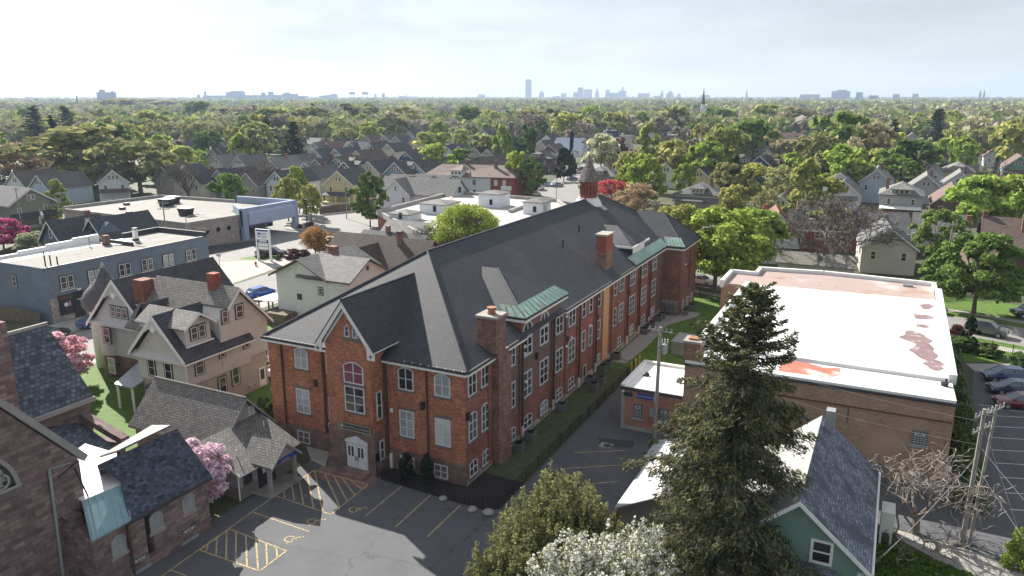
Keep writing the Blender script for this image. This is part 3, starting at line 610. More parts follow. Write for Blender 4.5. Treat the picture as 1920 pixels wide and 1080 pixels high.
for y, z in ((9.9, 8.6), (9.95, 7.9), (10.2, 5.2), (19.5, 8.8), (19.6, 5.7), (20.9, 6.2), (26.0, 6.1), (57.0, 6.9)):
    MB('white_trim').lathe(.3 if y < 56 else 2.75, y, [(.06, z), (.15, z + .05), (.15, z + .22), (.02, z + .26)], 8).build('floodlight', school)
MB('white_sign').box(-13.55, -.12, 2.35, -13.0, -.07, 2.75).build('notice_plate', school); MB('white_trim').box(-6.95, -.2, 5.05, -6.7, -.08, 5.4).build('alarm_box', school)
surf('cross_brick', (.22, .085, .055), pat='brick', noise=(1, .2)); mb = MB('cross_brick'); mb.box(2.5, 60.1, 3.0, 2.62, 60.5, 8.6).box(2.5, 58.9, 6.1, 2.62, 61.7, 6.5); mb.build('brick_cross', school)

# ---------------------------------------------------------------- school surroundings
ac_pts = [(.95, 7.5), (.95, 9.9), (.9, 17.2), (.75, 25.4), (1.75, 23.8), (1.8, 25.9), (.7, 29.4), (.75, 31.0), (.75, 34.0), (.75, 45.0), (.8, 46.4), (.75, 48.3), (.75, 51.5), (.8, 53.0), (3.2, 56.1), (3.4, 59.3)]
mb = MB(['ac_grey', 'black']); mb.box(-.42, -.42, .05, .42, .42, .78); mb.lathe(0, 0, [(.36, .781), (.36, .80)], 16, 1)
for i in range(6):
    z = .14 + i * .1
    mb.box(-.435, -.38, z, -.421, .38, z + .05, 0)
acm = None
names = ['beside the near corner chimney', 'second along from the corner chimney', 'below the tall arched windows', 'behind two others in the cluster of three', 'of the cluster of three beside the fence', 'at the far end of the cluster of three', 'before the tan pilaster', 'just past the tan pilaster', 'at the start of the patio path', 'first of the three under the wide windows', 'second of the three under the wide windows', 'third of the three under the wide windows', 'first of two near the wing corner', 'in the inner corner of the wing', 'below the wing with the brick cross', 'last along the wing with the cross']
for i, p in enumerate(ac_pts):
    t = thing('condenser_unit', 'grey air conditioning unit ' + names[i], 'air conditioner', (p[0], p[1], 0), 0, 'air conditioning units along the school wall')
    if acm is None: acm = mb.mesh('casing'); fm = MB(['metal_dark']).lathe(0, 0, [(.38, .80), (.38, .82), (.30, .82), (.30, .80)], 16).mesh('fan_grille')
    for me in (acm, fm):
        o = bpy.data.objects.new(me.name, me); COL.objects.link(o); o.parent = t
# iron fence
def iron_fence(pts, label, h=1.15, step=.16, mat='metal_dark'):
    t = thing('iron_fence', label, 'fence', (pts[0][0], pts[0][1], 0)); rails = MB(mat); 
    for a, b in zip(pts[:-1], pts[1:]):
        a, b = Vector((*a, 0)), Vector((*b, 0)); L = (b - a).length; n = int(L / 2.4) + 1
        for z in (.15, h - .12): rails.tube(a + Vector((0, 0, z)), b + Vector((0, 0, z)), .02, n=4)
        k = int(L / step)
        for i in range(k): q = a.lerp(b, i / k); rails.tube(q + Vector((0, 0, .1)), q + Vector((0, 0, h)), .012, n=4, cap=False)
        for i in range(n): q = a.lerp(b, i / n); MB(mat).tube(q, q + Vector((0, 0, h + .1)), .04, n=6).build('fence_post', t)
    rails.build('railing', t)
iron_fence([(-7.1, -2.1), (-.4, -2.35), (2.9, -2.6), (3.85, -1.9), (3.8, 31), (1.6, 31.6)], 'black iron fence round the school flower bed and side lawn')
iron_fence([(2.9, 66.3), (9.2, 63.6)], 'black iron fence across the sunny lawn beyond the wing', 1.3)
for i, q in enumerate([(3.75, 30.2), (3.8, 31.6), (3.85, 32.9)]):
    MB('yellow_paint').lathe(q[0], q[1], [(.1, 0), (.1, 1.3), (.06, 1.36)], 10).build('bollard'); o = bpy.context.scene.objects[-1]
bl = [o for o in scene.objects if o.name.startswith('bollard')]
for o, n in zip(bl, ('first', 'middle', 'last')): tag(o, f'yellow steel bollard, {n} of three where the asphalt meets the lawn', 'bollard', 'yellow bollards at the end of the drive', 'thing')
t = thing('transformer_cabinet', 'pale grey utility cabinet on the lawn behind the white roofed gym', 'cabinet', (7.1, 40.5, 0))
MB('metal_grey').box(-1.1, -1.9, 0, 1.1, 1.9, 1.55).build('cabinet_body', t, True); MB('metal_grey').box(-1.2, -2.0, 1.55, 1.2, 2.0, 1.66).build('cabinet_lid', t, True)
t = thing('chair_stack', 'heap of dark metal school chairs against the wing wall', 'chairs', (1.3, 55.0, 0))
for k, x in enumerate((.3, .9, 1.5, 2.1)):
    m = MB('metal_grey')
    for j in range(5):
        z = .4 + j * .33; m.box(x - .22, 54.75, z, x + .22, 55.2, z + .04); m.box(x - .22, 55.16, z, x + .22, 55.2, z + .4)
        for a in (-.2, .2): m.tube((x + a, 54.77, z - .38), (x + a, 54.77, z), .015, n=4); m.tube((x + a, 55.18, z - .38), (x + a, 55.18, z + .4), .015, n=4)
    m.build('chair_tier', t)
# ================================================================ gym with the white roof
gym = thing('brick_gym', 'plain brown brick gym with a broad white membrane roof', 'gym', (12.9, 16.2, 0))
mb = MB('brick_brown'); mb.prism([(12.9, 16.2), (33.7, 16.2), (33.4, 52.8), (33.3, 56.3), (20.7, 57.0), (12.95, 55.7), (12.95, 52.5), (9.75, 52.5), (9.9, 46.1), (12.8, 46.1)], 0, 7.2); mb.build('wall', gym)
mb = MB(['membrane', 'membrane_pink'])
mb.prism([(12.9, 16.2), (33.7, 16.2), (33.6, 20.5), (12.9, 20.5)], 7.2, 7.42)
mb.prism([(13.1, 20.5), (33.4, 20.5), (33.2, 47.8), (13.0, 46.4)], 7.2, 7.72)
mb.prism([(9.95, 46.3), (33.2, 47.8), (33.15, 56.0), (20.7, 56.7), (13.1, 55.5), (13.1, 52.3), (9.95, 52.3)], 7.2, 7.5, 1)
rf = mb.build('roof', gym)
surf('stain_red', (.40, .155, .11), noise=(.5, .1), stains=[(.35, .52, .12, (.6, .5, .46))]); surf('stain_mauve', (.22, .15, .155), noise=(1.0, .2), stains=[(.9, .56, .1, (.42, .34, .33))])
mb = MB('stain_red'); mb.face([(20.6, 17.0, 7.425), (24.6, 17.2, 7.425), (25.4, 18.3, 7.425), (25.2, 20.1, 7.425), (24.0, 19.6, 7.425), (22.6, 20.3, 7.425), (20.4, 20.2, 7.425)]); mb.build('ponding_stain', rf)
def blob(cx, cy, a, b, ph):
    mb = MB('stain_mauve'); mb.face([(cx + a * math.cos(t) * (1 + .22 * math.sin(3 * t + ph) + .1 * math.sin(7 * t + ph)), cy + b * math.sin(t) * (1 + .2 * math.sin(2 * t + ph)), 7.726 + ph * .003) for t in [2 * math.pi * i / 30 for i in range(30)]]); mb.build('ponding_stain', rf)
for q in ((32.2, 44.3, .65, 1.3, 0), (31.7, 39.6, .9, 1.2, 1), (31.6, 36, .6, .8, 2), (31.0, 31.5, 1.2, 2.2, 3), (31.7, 27.4, 1.0, 2.6, 4), (32.4, 23.6, .75, 1.3, 5)): blob(*q)
mb = MB('membrane')
mb.box(33.3, 20.6, 7.2, 33.9, 52.5, 8.05); mb.box(12.7, 18.4, 7.2, 13.25, 46.3, 8.0)
for a, b in (((33.3, 52.6), (33.2, 56.3)), ((33.5, 56.2), (20.6, 56.95)), ((20.8, 57.0), (12.9, 55.8)), ((13.0, 55.9), (13.0, 52.4)), ((13.1, 52.5), (9.75, 52.5)), ((9.9, 52.6), (9.95, 46.0))):
    d = (Vector(b) - Vector(a)).normalized() * .0; n = Vector((-(b[1] - a[1]), b[0] - a[0])).normalized() * .22
    mb.prism([(a[0] - n.x, a[1] - n.y), (b[0] - n.x, b[1] - n.y), (b[0] + n.x, b[1] + n.y), (a[0] + n.x, a[1] + n.y)], 7.0, 7.95)
mb.build('parapet', gym)
MB('dark_trim').box(12.88, 16.06, 6.98, 33.8, 16.19, 7.19).build('fascia', gym)
def block_window(parent, x, y, z, w, h, N='y-'):
    P = Pl((x, y, z), N); mb = MB(['glass_block', 'metal_grey', 'white_trim'])
    pbox(mb, P, -w / 2, 0, w / 2, h, 0, .05); ni, nj = 5, 6
    for i in range(1, ni): pbox(mb, P, -w / 2 + w * i / ni - .03, 0, -w / 2 + w * i / ni + .03, h, .05, .07, 1)
    for j in range(1, nj): pbox(mb, P, -w / 2, h * j / nj - .03, w / 2, h * j / nj + .03, .05, .075, 1)
    pbox(mb, P, -w * .3, h * .72, w * .25, h * .88, .075, .1, 2); pbox(mb, P, -w * .22, h * .755, w * .17, h * .845, .1, .104, 0)
    pbox(mb, P, -w / 2 - .1, -.22, w / 2 + .1, 0, 0, .14, 1); return mb.build('window', parent)
block_window(gym, 31.6, 16.2, 3.4, 1.15, 1.1); block_window(gym, 28.9, 16.2, .3, 1.1, .9); block_window(gym, 31.4, 16.2, .15, 1.1, .9)
mb = MB(['brick_old', 'concrete', 'pot_clay']); mb.box(12.7, 16.35, 7.0, 14.1, 17.9, 9.0); mb.box(12.6, 16.25, 9.0, 14.2, 18.0, 9.2, 1); mb.box(13.0, 16.7, 9.2, 13.8, 17.5, 9.35, 2); mb.build('chimney', gym)
MB('metal_dark').lathe(33.0, 19.4, [(.25, 7.42), (.3, 7.7), (.1, 7.75)], 10).tube((33.1, 19.6, 7.42), (33.1, 19.6, 8.0), .08).build('vent_pipe', gym)
MB('metal_grey').box(29.9, 54.2, 7.5, 31.0, 54.6, 7.8).build('roof_hatch', gym)
MB('brown_trim').box(14.0, 16.05, 5.6, 33.6, 16.19, 5.66).box(26.3, 16.1, 4.2, 26.36, 16.19, 5.6).build('conduit', gym)
annex = thing('brick_annex', 'low tan brick annex with a flat white roof and blue banner', 'annex', (7.35, 16.05, 0))
mb = MB(['brick_annex', 'concrete']); mb.prism([(7.35, 16.05), (12.88, 16.05), (12.88, 23.2), (7.35, 23.2)], .35, 4.0); mb.box(7.3, 16.0, 0, 12.87, 23.25, .36, 1); mb.box(7.28, 16.0, .36, 7.62, 16.4, 4.0, 1); mb.build('wall', annex)
mb = MB('membrane'); mb.box(7.55, 16.1, 4.0, 12.86, 22.95, 4.12); mb.box(7.2, 15.95, 4.0, 7.6, 23.3, 4.36); mb.box(7.6, 22.9, 4.0, 12.85, 23.3, 4.36); rf = mb.build('roof', annex)
MB('dark_trim').box(7.2, 15.86, 3.86, 12.86, 15.94, 4.14).build('fascia', annex); MB('metal_dark').lathe(8.5, 19.6, [(.3, 4.12), (.32, 4.3), (.2, 4.42), (.02, 4.46)], 12).build('roof_vent', rf)
block_window(annex, 8.9, 16.05, 1.3, .85, 1.3); block_window(annex, 11.3, 16.05, 1.3, .85, 1.3)
P = Pl((9.75, 16.05, 3.45), 'y-'); mb = MB('blue_sign'); pbox(mb, P, -1.0, -.24, 1.0, .24, 0, .05); sg = mb.build('banner', annex); text_obj('Our Lady Parish Center', .2, P, 0, 0, .055, 'white_sign', sg)
P = Pl((7.9, 16.05, 3.42), 'y-'); mb = MB('green_sign'); pbox(mb, P, -.42, -.22, .42, .22, 0, .05); mb.build('plaque', annex)
MB('metal_grey').box(10.0, 15.9, 1.7, 10.4, 16.04, 2.5).build('meter_box', annex)
MB('white_trim').lathe(7.45, 15.95, [(.05, 3.55), (.14, 3.6), (.14, 3.75), (.02, 3.8)], 8).build('floodlight', annex)

# ================================================================ brownstone church
church = thing('stone_church', 'brownstone church with tracery window, slate roofs and copper flashing', 'church', (-16, -24, 0))
mb = MB('brownstone')
mb.extrude([(-16, -36, 0), (-16, -20.45, 0), (-16, -20.45, 7.9), (-16, -28.2, 17.4), (-16, -36, 7.9)], (-1.0, 0, 0))
mb.extrude([(-17, -35.5, 0), (-17, -20.6, 0), (-17, -20.6, 7.2), (-17, -28.2, 16.5), (-17, -35.5, 7.2)], (-30, 0, 0))
mb.box(-16.2, -22.1, 0, -15.3, -21.2, 4.8)
mb.build('wall', church)
mb = MB('concrete')
mb.extrude([(-15.85, -20.2, 7.75), (-15.85, -28.2, 17.6), (-15.85, -28.2, 18.15), (-15.85, -19.9, 8.05)], (-1.05, 0, 0)); mb.extrude([(-17.6, -19.9, 7.2), (-17.6, -28.2, 17.1), (-17.6, -28.2, 17.6), (-17.6, -19.6, 7.5)], (-.6, 0, 0)); mb.build('coping', church)
mb = MB('slate'); mb.slab([(-17.1, -19.9, 7.0), (-47, -19.9, 7.0), (-47, -28.2, 16.9), (-17.1, -28.2, 16.9)], .2); mb.build('nave_roof', church)
# tracery window: half round, circles of stone
P = Pl((-16, -27.1, 8.0), 'x+'); mb = MB('concrete'); Rr = 2.95
half = lambda r: [(r * math.cos(R(180 * i / 24)), r * math.sin(R(180 * i / 24))) for i in range(25)]
ring(mb, P, half(Rr) , [(a * .92, max(b * .92, .16) if 0 < i < 24 else .16) for i, (a, b) in enumerate(half(Rr))], 0, .16)
pbox(mb, P, -Rr - .1, -.02, Rr + .1, .16, 0, .17); 
def circ(cx, cy, r, w, d=.12, m=0):
    q = lambda rr: [(cx + rr * math.cos(R(15 * i)), cy + rr * math.sin(R(15 * i))) for i in range(24)]
    ring(mb, P, q(r), q(r - w), .02, d, m)
for k in range(7):
    t = R(12 + 26 * k); rr = 2.0 if k % 2 == 0 else 1.85; r0 = .5 if k in (0, 6) else .66
    circ(rr * math.cos(t), max(rr * math.sin(t), .62), r0, .13)
    for j in range(3): circ(rr * math.cos(t) + .24 * math.cos(R(90 + 120 * j)), max(rr * math.sin(t), .62) + .24 * math.sin(R(90 + 120 * j)), .22, .06, .1)
circ(0, .95, .8, .14)
tw = mb.build('window', church); mb = MB('glass'); mb.face([P(a, b, .03) for a, b in half(Rr * .95)]); mb.build('pane', tw)
mb = MB('stone_sill'); pbox(mb, P, -Rr - .2, -.42, Rr + .2, -.03, 0, .2); mb.build('sill', tw)
mb = MB('metal_grey'); mb.tube((-15.9, -22.6, 0), (-15.9, -22.4, 8.2), .09); mb.tube((-15.9, -22.4, 8.2), (-15.95, -21.0, 8.0), .04); mb.build('drainpipe', church)
mb = MB('metal_dark'); mb.tube((-15.85, -20.9, 7.6), (-15.6, -20.3, 4.9), .05).tube((-15.95, -21.9, 7.4), (-15.95, -20.6, 7.9), .04).box(-15.9, -20.9, 4.5, -15.3, -20.2, 4.8); mb.build('conduit', church)
for q in ((-15.99, -23.9, 3.4), (-15.99, -21.6, 5.3), (-15.99, -23.6, 5.6), (-15.99, -25.1, 2.9)): MB('brownstone_base').box(q[0], q[1], q[2], q[0] + .03, q[1] + .5, q[2] + .4).build('vent_grille', church)
# chapel
mb = MB('brownstone'); mb.extrude([(-13.4, -13.3, 0), (-13.4, -13.3, 4.05), (-16.2, -13.3, 6.7), (-18.2, -13.3, 4.8), (-18.2, -13.3, 0)], (0, -4.6, 0)); mb.box(-15.9, -22.0, 0, -13.42, -18.4, 3.98); mb.box(-13.45, -21.9, 0, -13.3, -13.25, .8); mb.build('chapel_wall', church)
surf('shingle_blue', (.06, .068, .09), pat='shingle', bw=.3, bh=.2, vary=.55, noise=(1., .25), mortar=(.6, .6, .6))
mb = MB('shingle_blue'); mb.slab([(-13.15, -13.0, 3.95), (-13.15, -19.6, 3.95), (-15.15, -18.5, 5.9), (-16.2, -19.2, 6.95), (-16.2, -13.0, 6.95)], .16); mb.slab([(-16.2, -13.0, 6.95), (-16.2, -19.2, 6.95), (-17.6, -18.2, 5.58), (-18.2, -17.2, 5.0), (-18.2, -13.0, 5.0)], .16); mb.build('chapel_roof', church)
mb = MB('white_trim'); mb.box(-13.38, -19.5, 3.72, -13.2, -13.1, 3.9); mb.build('fascia', church)
MB('dark_trim').box(-13.2, -19.6, 3.74, -13.06, -13.0, 3.92).build('gutter', church)
mb = MB('copper_blue'); cp = [(-13.15, -19.5, 4.0), (-13.15, -22.2, 4.0), (-15.5, -20.95, 5.46), (-15.15, -18.45, 5.46)]; mb.slab([cp[0], cp[1], cp[2], cp[3]], .1); seams(mb, cp[0], cp[1], cp[2], cp[3], 6); mb.build('copper_roof', church)
mb = MB('membrane'); mb.slab([(-15.15, -18.4, 5.5), (-15.5, -20.95, 5.5), (-20.8, -20.3, 5.5), (-22.8, -15.6, 5.5), (-19.4, -15.6, 5.5), (-16.6, -17.6, 5.5)], .1); mb.build('flat_roof', church)
for y, z in ((-15.0, 2.15), (-17.6, 2.15), (-20.4, 2.0)): window(church, (-13.4, y, z), 'x+', 1.0, 1.35, fm='concrete', gm='glass_blind', bars=(1, 1), sill='concrete', shape=None, b=.11, rise=.25)
for y in (-15.2, -19.1): block_window(church, -13.4, y, .25, 1.2, .8, 'x+')
MB('brown_trim').box(-13.35, -19.75, 0, -13.2, -19.6, 3.8).build('drainpipe', church)
# transept slate roof
mb = MB('brownstone'); mb.extrude([(-27.6, -18, 0), (-27.6, -18, 6.9), (-32, -18, 11.9), (-36.4, -18, 6.9), (-36.4, -18, 0)], (0, 6.3, 0)); mb.build('transept_wall', church)
mb = MB('slate'); mb.slab([(-27.2, -19, 6.85), (-27.2, -11.5, 6.85), (-32, -11.5, 12.2), (-32, -19, 12.2)], .2); mb.slab([(-36.8, -19, 6.85), (-36.8, -11.5, 6.85), (-32, -11.5, 12.2), (-32, -19, 12.2)], .2); mb.build('transept_roof', church)
mb = MB('concrete'); mb.box(-27.35, -18.2, 6.55, -27.05, -11.5, 6.9); mb.box(-32.1, -19, 12.1, -31.9, -11.4, 12.35); mb.build('fascia', church)
mb = MB('brownstone'); mb.box(-28.4, -18.9, 0, -27.0, -17.3, 14.6); mb.build('pier', church)
mb = MB(['brownstone', 'concrete']); mb.box(-27.8, -12.6, 0, -23.4, -12.1, 4.0); mb.extrude([(-29.5, -12.0, 5.7), (-22.9, -12.0, 4.1), (-22.9, -12.0, 4.6), (-29.5, -12.0, 6.2)], (0, -.7, 0), 0); mb.build('parapet', church)
mb = MB('slate'); mb.slab([(-28, -12.7, 5.2), (-23.4, -12.7, 3.7), (-21.6, -16.5, 4.3), (-27.6, -16.2, 5.9)], .2); mb.build('porch_roof', church)

# ================================================================ parish hall
hall = thing('parish_hall', 'small grey gabled hall with a columned porch beside the parking lot', 'hall', (-18, -5, 0))
surf('shingle_warm', (.19, .178, .165), pat='shingle', bw=.34, bh=.21, vary=.32, noise=(1.2, .2), mortar=(.4, .4, .4), msize=.03, rough=.6, spec=.5)
surf('hall_brick', (.24, .2, .175), pat='brick', vary=.25, noise=(1, .2))
surf('taupe_siding', (.34, .30, .285), pat='siding', bh=.18, vary=.15, noise=(1., .08))
mb = MB('shingle_warm'); mb.slab([(-18.9, -17.2, 6.1), (-20.0, -12.1, 6.1), (-18.0, -12.1, 6.5), (-17.4, -16.9, 6.7)], .15); mb.build('side_roof', church)
mb = MB(['hall_brick', 'taupe_siding']); mb.box(-28.2, -7.6, 0, -18.05, -2.3, 3.0); mb.extrude([(-18.0, -7.7, 2.6), (-18.0, -2.2, 2.6), (-18.0, -4.95, 5.75)], (-10.2, 0, 0), 1); mb.build('wall', hall)
mb = MB('shingle_warm'); gable_slabs(mb, -28.5, -17.7, -8.05, -1.85, 2.72, 6.05, 'x', .16); mb.tube((-28.4, -4.95, 6.06), (-17.72, -4.95, 6.06), .11, n=6); mb.build('roof', hall)
mb = MB('taupe_siding'); 
for s in (-1, 1): mb.extrude([(-17.72, -4.95, 5.86), (-17.72, -4.95 + s * 3.1, 2.55), (-17.72, -4.95 + s * 3.1, 2.8), (-17.72, -4.95, 6.05)], (.06, 0, 0))
mb.build('bargeboard', hall)
window(hall, (-18.0, -4.3, 4.3), 'x+', .6, .75, fm='white_trim', gm='metal_grey', bars=(0, 4), b=.06, name='louvre_vent')
mb = MB(['hall_brick', 'taupe_siding']); mb.box(-18.0, -9.6, 0, -14.3, -3.7, 1.0); mb.extrude([(-14.3, -9.6, 1.0), (-14.3, -9.6, 2.25), (-18.0, -9.6, 3.9), (-18.0, -9.6, 1.0)], (0, 5.9, 0), 1); mb.build('entry_wall', hall)
mb = MB('shingle_warm'); mb.slab([(-13.75, -9.95, 2.32), (-13.75, -3.4, 2.32), (-18.0, -3.4, 4.2), (-18.0, -9.95, 4.2)], .15)
mb.slab([(-12.15, -8.3, 2.5), (-12.15, -6.65, 3.98), (-15.6, -6.65, 3.98), (-15.2, -8.3, 2.6)], .14); mb.slab([(-12.15, -5.0, 2.5), (-12.15, -6.65, 3.98), (-15.6, -6.65, 3.98), (-15.2, -5.0, 2.6)], .14); mb.build('entry_roof', hall)
mb = MB('concrete')
for y in (-7.95, -5.25): mb.box(-12.95, y - .14, 0, -12.67, y + .14, 2.55); mb.box(-13.05, y - .22, 0, -12.57, y + .22, .25)
mb.v = mb.v; cols = mb
for y in (-7.95, -5.25): MB('concrete').box(-12.95, y - .14, .25, -12.67, y + .14, 2.55).box(-13.05, y - .22, 0, -12.57, y + .22, .26).box(-13.0, y - .2, 2.3, -12.6, y + .2, 2.5).build('porch_column', hall)
mb = MB(['taupe_siding', 'concrete']); mb.extrude([(-12.4, -8.2, 2.5), (-12.4, -5.1, 2.5), (-12.4, -6.65, 3.85)], (-.08, 0, 0)); 
for s in (-1, 1): mb.extrude([(-12.2, -6.65, 3.8), (-12.2, -6.65 + s * 1.7, 2.28), (-12.2, -6.65 + s * 1.7, 2.5), (-12.2, -6.65, 4.0)], (.07, 0, 0), 1)
mb.build('porch_gable', hall)
P = Pl((-12.35, -6.65, 2.62), 'x+'); mb = MB('blue_sign'); pbox(mb, P, -1.25, -.14, -.5, .16, 0, .06); pbox(mb, P, .5, -.14, 1.25, .16, 0, .06); pbox(mb, P, -.5, .02, .5, .2, 0, .05); mb.build('name_sign', hall)
MB('concrete').box(-14.4, -8.4, 0, -12.4, -4.8, .13).build('porch_slab', hall)
mb = MB('metal_dark'); mb.box(-14.3, -7.7, .13, -14.22, -5.9, 2.2); dr = mb.build('door', hall)
for y in (-7.25, -6.75): MB('white_sign').box(-14.22, y, 1.2, -14.2, y + .3, 1.65).build('notice', dr)
window(hall, (-14.3, -8.75, 1.05), 'x+', .9, 1.1, fm='dark_trim', bars=(0, 0))
mb = MB('white_trim'); mb.tube((-14.2, -9.75, .1), (-14.2, -9.75, 2.2), .06).tube((-13.8, -9.9, 2.25), (-13.8, -3.5, 2.25), .07); mb.build('gutter', hall)
mb = MB('white_trim'); mb.extrude([(-13.75, -10.0, 2.15), (-18.0, -10.0, 4.02), (-18.0, -10.0, 4.22), (-13.75, -10.0, 2.34)], (0, .06, 0)); mb.build('rake_trim', hall)
MB('white_trim').tube((-15.4, -8.6, 2.9), (-15.4, -8.6, 3.55), .05).build('vent_pipe', hall); MB('white_trim').tube((-16.6, -4.4, 3.4), (-16.6, -4.4, 4.05), .05).build('vent_pipe', hall)
t = thing('sign_board', 'small white notice board leaning by the hall side wall', 'sign', (-16.0, -11.2, 0)); MB('white_sign').box(-.55, -.04, .35, .55, .04, .85).build('sign_panel', t, True); MB('metal_dark').box(-.4, -.03, 0, -.35, .03, .4).box(.35, -.03, 0, .4, .03, .4).build('stake', t, True)

# ================================================================ cream turreted house
ch = thing('turreted_house', 'cream Victorian house with onion domed turret and dark gabled roofs', 'house', (-36, 4, 0))
CW, BW = (.60, .55, .50), (.62, .62, .61)
surf('fish_shingle', (.56, .54, .51), pat='brick', bw=.2, bh=.17, msize=.014, mortar=(.72, .72, .72), noise=(1., .08), vary=.05)
surf('tan_siding', (.42, .365, .325), pat='siding', bh=.16, vary=.12, noise=(1., .08))
surf('cream_scallop', (.57, .57, .56), pat='brick', bw=.2, bh=.16, msize=.012, mortar=(.75, .75, .75), noise=(1., .07), vary=.04)
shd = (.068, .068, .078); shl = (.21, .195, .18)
# front-right block C
mb = MB(['fish_shingle', 'tan_siding']); mb.box(-36.3, -.6, 3.3, -29.8, 7.6, 6.0); mb.box(-36.1, -.4, 0, -30.0, 7.6, 3.3, 1); mb.extrude([(-36.3, -.62, 5.95), (-29.8, -.62, 5.95), (-33.05, -.62, 9.5)], (0, 5.0, 0)); mb.build('wing_wall', ch)
mb = MB('shingle'); mb.slab([(-36.9, -1.1, 5.85), (-33.05, -1.1, 10.0), (-33.05, 7.6, 10.0), (-36.9, 7.6, 5.85)], .15); mb.slab([(-29.2, -1.1, 5.85), (-33.05, -1.1, 10.0), (-33.05, 7.6, 10.0), (-29.2, 7.6, 5.85)], .15); mb.build('wing_roof', ch, color=shd)
# east block A (gable to the car park)
mb = MB(['fish_shingle', 'tan_siding']); mb.extrude([(-29.75, 3.8, 3.9), (-29.75, 10.1, 3.9), (-29.75, 10.1, 7.3), (-29.75, 6.3, 11.2), (-29.75, 3.8, 8.8)], (-12, 0, 0)); mb.box(-41, 4.0, 0, -29.95, 9.8, 3.9, 1); mb.build('wall', ch)
mb = MB('shingle'); mb.slab([(-29.3, 6.3, 11.55), (-29.3, 4.6, 9.87), (-33.2, 4.6, 9.87), (-33.2, 1.8, 7.1), (-41, 1.8, 7.1), (-41, 6.3, 11.55)], .16); mb.slab([(-29.3, 6.3, 11.55), (-29.3, 10.6, 7.1), (-41, 10.6, 7.1), (-41, 6.3, 11.55)], .16); mb.build('roof', ch, color=shl)
mb = MB('white_trim')
for (y0, z0, y1, z1) in ((6.3, 11.5, 4.6, 9.8), (6.3, 11.5, 10.5, 7.1)): mb.extrude([(-29.3, y0, z0), (-29.3, y1, z1), (-29.3, y1, z1 - .3), (-29.3, y0, z0 - .35)], (.07, 0, 0))
mb.build('bargeboard', ch)
# west block B with the big dark roof and the carved gable
mb = MB(['cream_scallop', 'brownstone_base']); mb.box(-47.6, 4.2, 2.5, -40.6, 16, 6.4); mb.box(-47.5, 4.3, 0, -40.8, 16, 2.5, 1); mb.extrude([(-48.3, 3.6, 6.4), (-39.8, 3.6, 6.4), (-44.0, 3.6, 11.0)], (0, 6, 0)); mb.lathe(-47.2, 5.2, [(1.6, 2.5), (1.6, 6.4)], 14); mb.lathe(-47.2, 5.2, [(1.5, 0), (1.5, 2.5)], 14, 1); mb.build('west_wall', ch)
mb = MB('shingle'); mb.slab([(-49.0, 3.1, 6.0), (-44.0, 3.1, 11.35), (-44.0, 16.6, 11.35), (-49, 16.6, 6.0)], .16); mb.slab([(-39.0, 3.1, 6.0), (-44.0, 3.1, 11.35), (-44.0, 16.6, 11.35), (-39, 16.6, 6.0)], .16); mb.build('west_roof', ch, color=shd)
def carved(x0, x1, y, ze, zr, nm):
    xm = (x0 + x1) / 2; mb = MB('white_trim')
    for s in (-1, 1):
        xe = xm + s * (x1 - x0) / 2
        mb.extrude([(xm, y, zr), (xe, y, ze), (xe, y, ze - .38), (xm, y, zr - .45)], (0, .08, 0))
    fr = mb.build('bargeboard', ch)
    mb = MB('white_trim'); t = .30; zb = zr - (zr - ze) * t; w = (x1 - x0) / 2 * t
    n = 7
    for i in range(-n, n + 1):
        xx = xm + w * i / (n + .5); top = zr - .4 - abs(i) / (n + .5) * (zr - ze) * t
        bot = zb - .55 + .5 * math.cos(i / n * 1.5); mb.box(xx - .045, y + .02, min(bot, top - .05), xx + .045, y + .06, top)
    mb.lathe(0, 0, [(.28, 0), (.36, 0), (.36, .05), (.28, .05)], 12); k = 48; mb.v[-k:] = [(xm + a, y + .01 + c, zb - .1 + b) for a, b, c in mb.v[-k:]]
    mb.build('fretwork', fr)
carved(-49, -39, 3.05, 6.1, 11.4, 'b'); carved(-36.9, -29.2, -1.15, 5.95, 10.05, 'c')
mb = MB('cream_scallop'); mb.extrude([(-48.7, 3.2, 6.35), (-39.5, 3.2, 6.35), (-40, 3.65, 6.7), (-48.2, 3.65, 6.7)], (0, 0.001, -.25)); mb.extrude([(-36.7, -1.0, 5.75), (-29.6, -1.0, 5.75), (-29.9, -.6, 6.2), (-36.4, -.6, 6.2)], (0, .001, -.2)); mb.build('pent_trim', ch)
# turret
mb = MB('cream_scallop'); mb.lathe(-50.5, 6.9, [(1.9, 0), (1.9, 6.9), (2.0, 7.1)], 20); mb.build('turret_wall', ch, smooth=True)
mb = MB(['shingle', 'metal_grey']); mb.lathe(-50.5, 6.9, [(2.35, 6.8), (2.6, 7.3), (2.55, 7.9), (2.15, 8.7), (1.5, 9.35), (.95, 9.9), (.55, 10.6), (.3, 11.3)], 28); mb.lathe(-50.5, 6.9, [(.32, 11.28), (.14, 11.7), (.02, 12.0)], 10, 1); mb.build('onion_dome', ch, color=(.12, .115, .12), smooth=True)
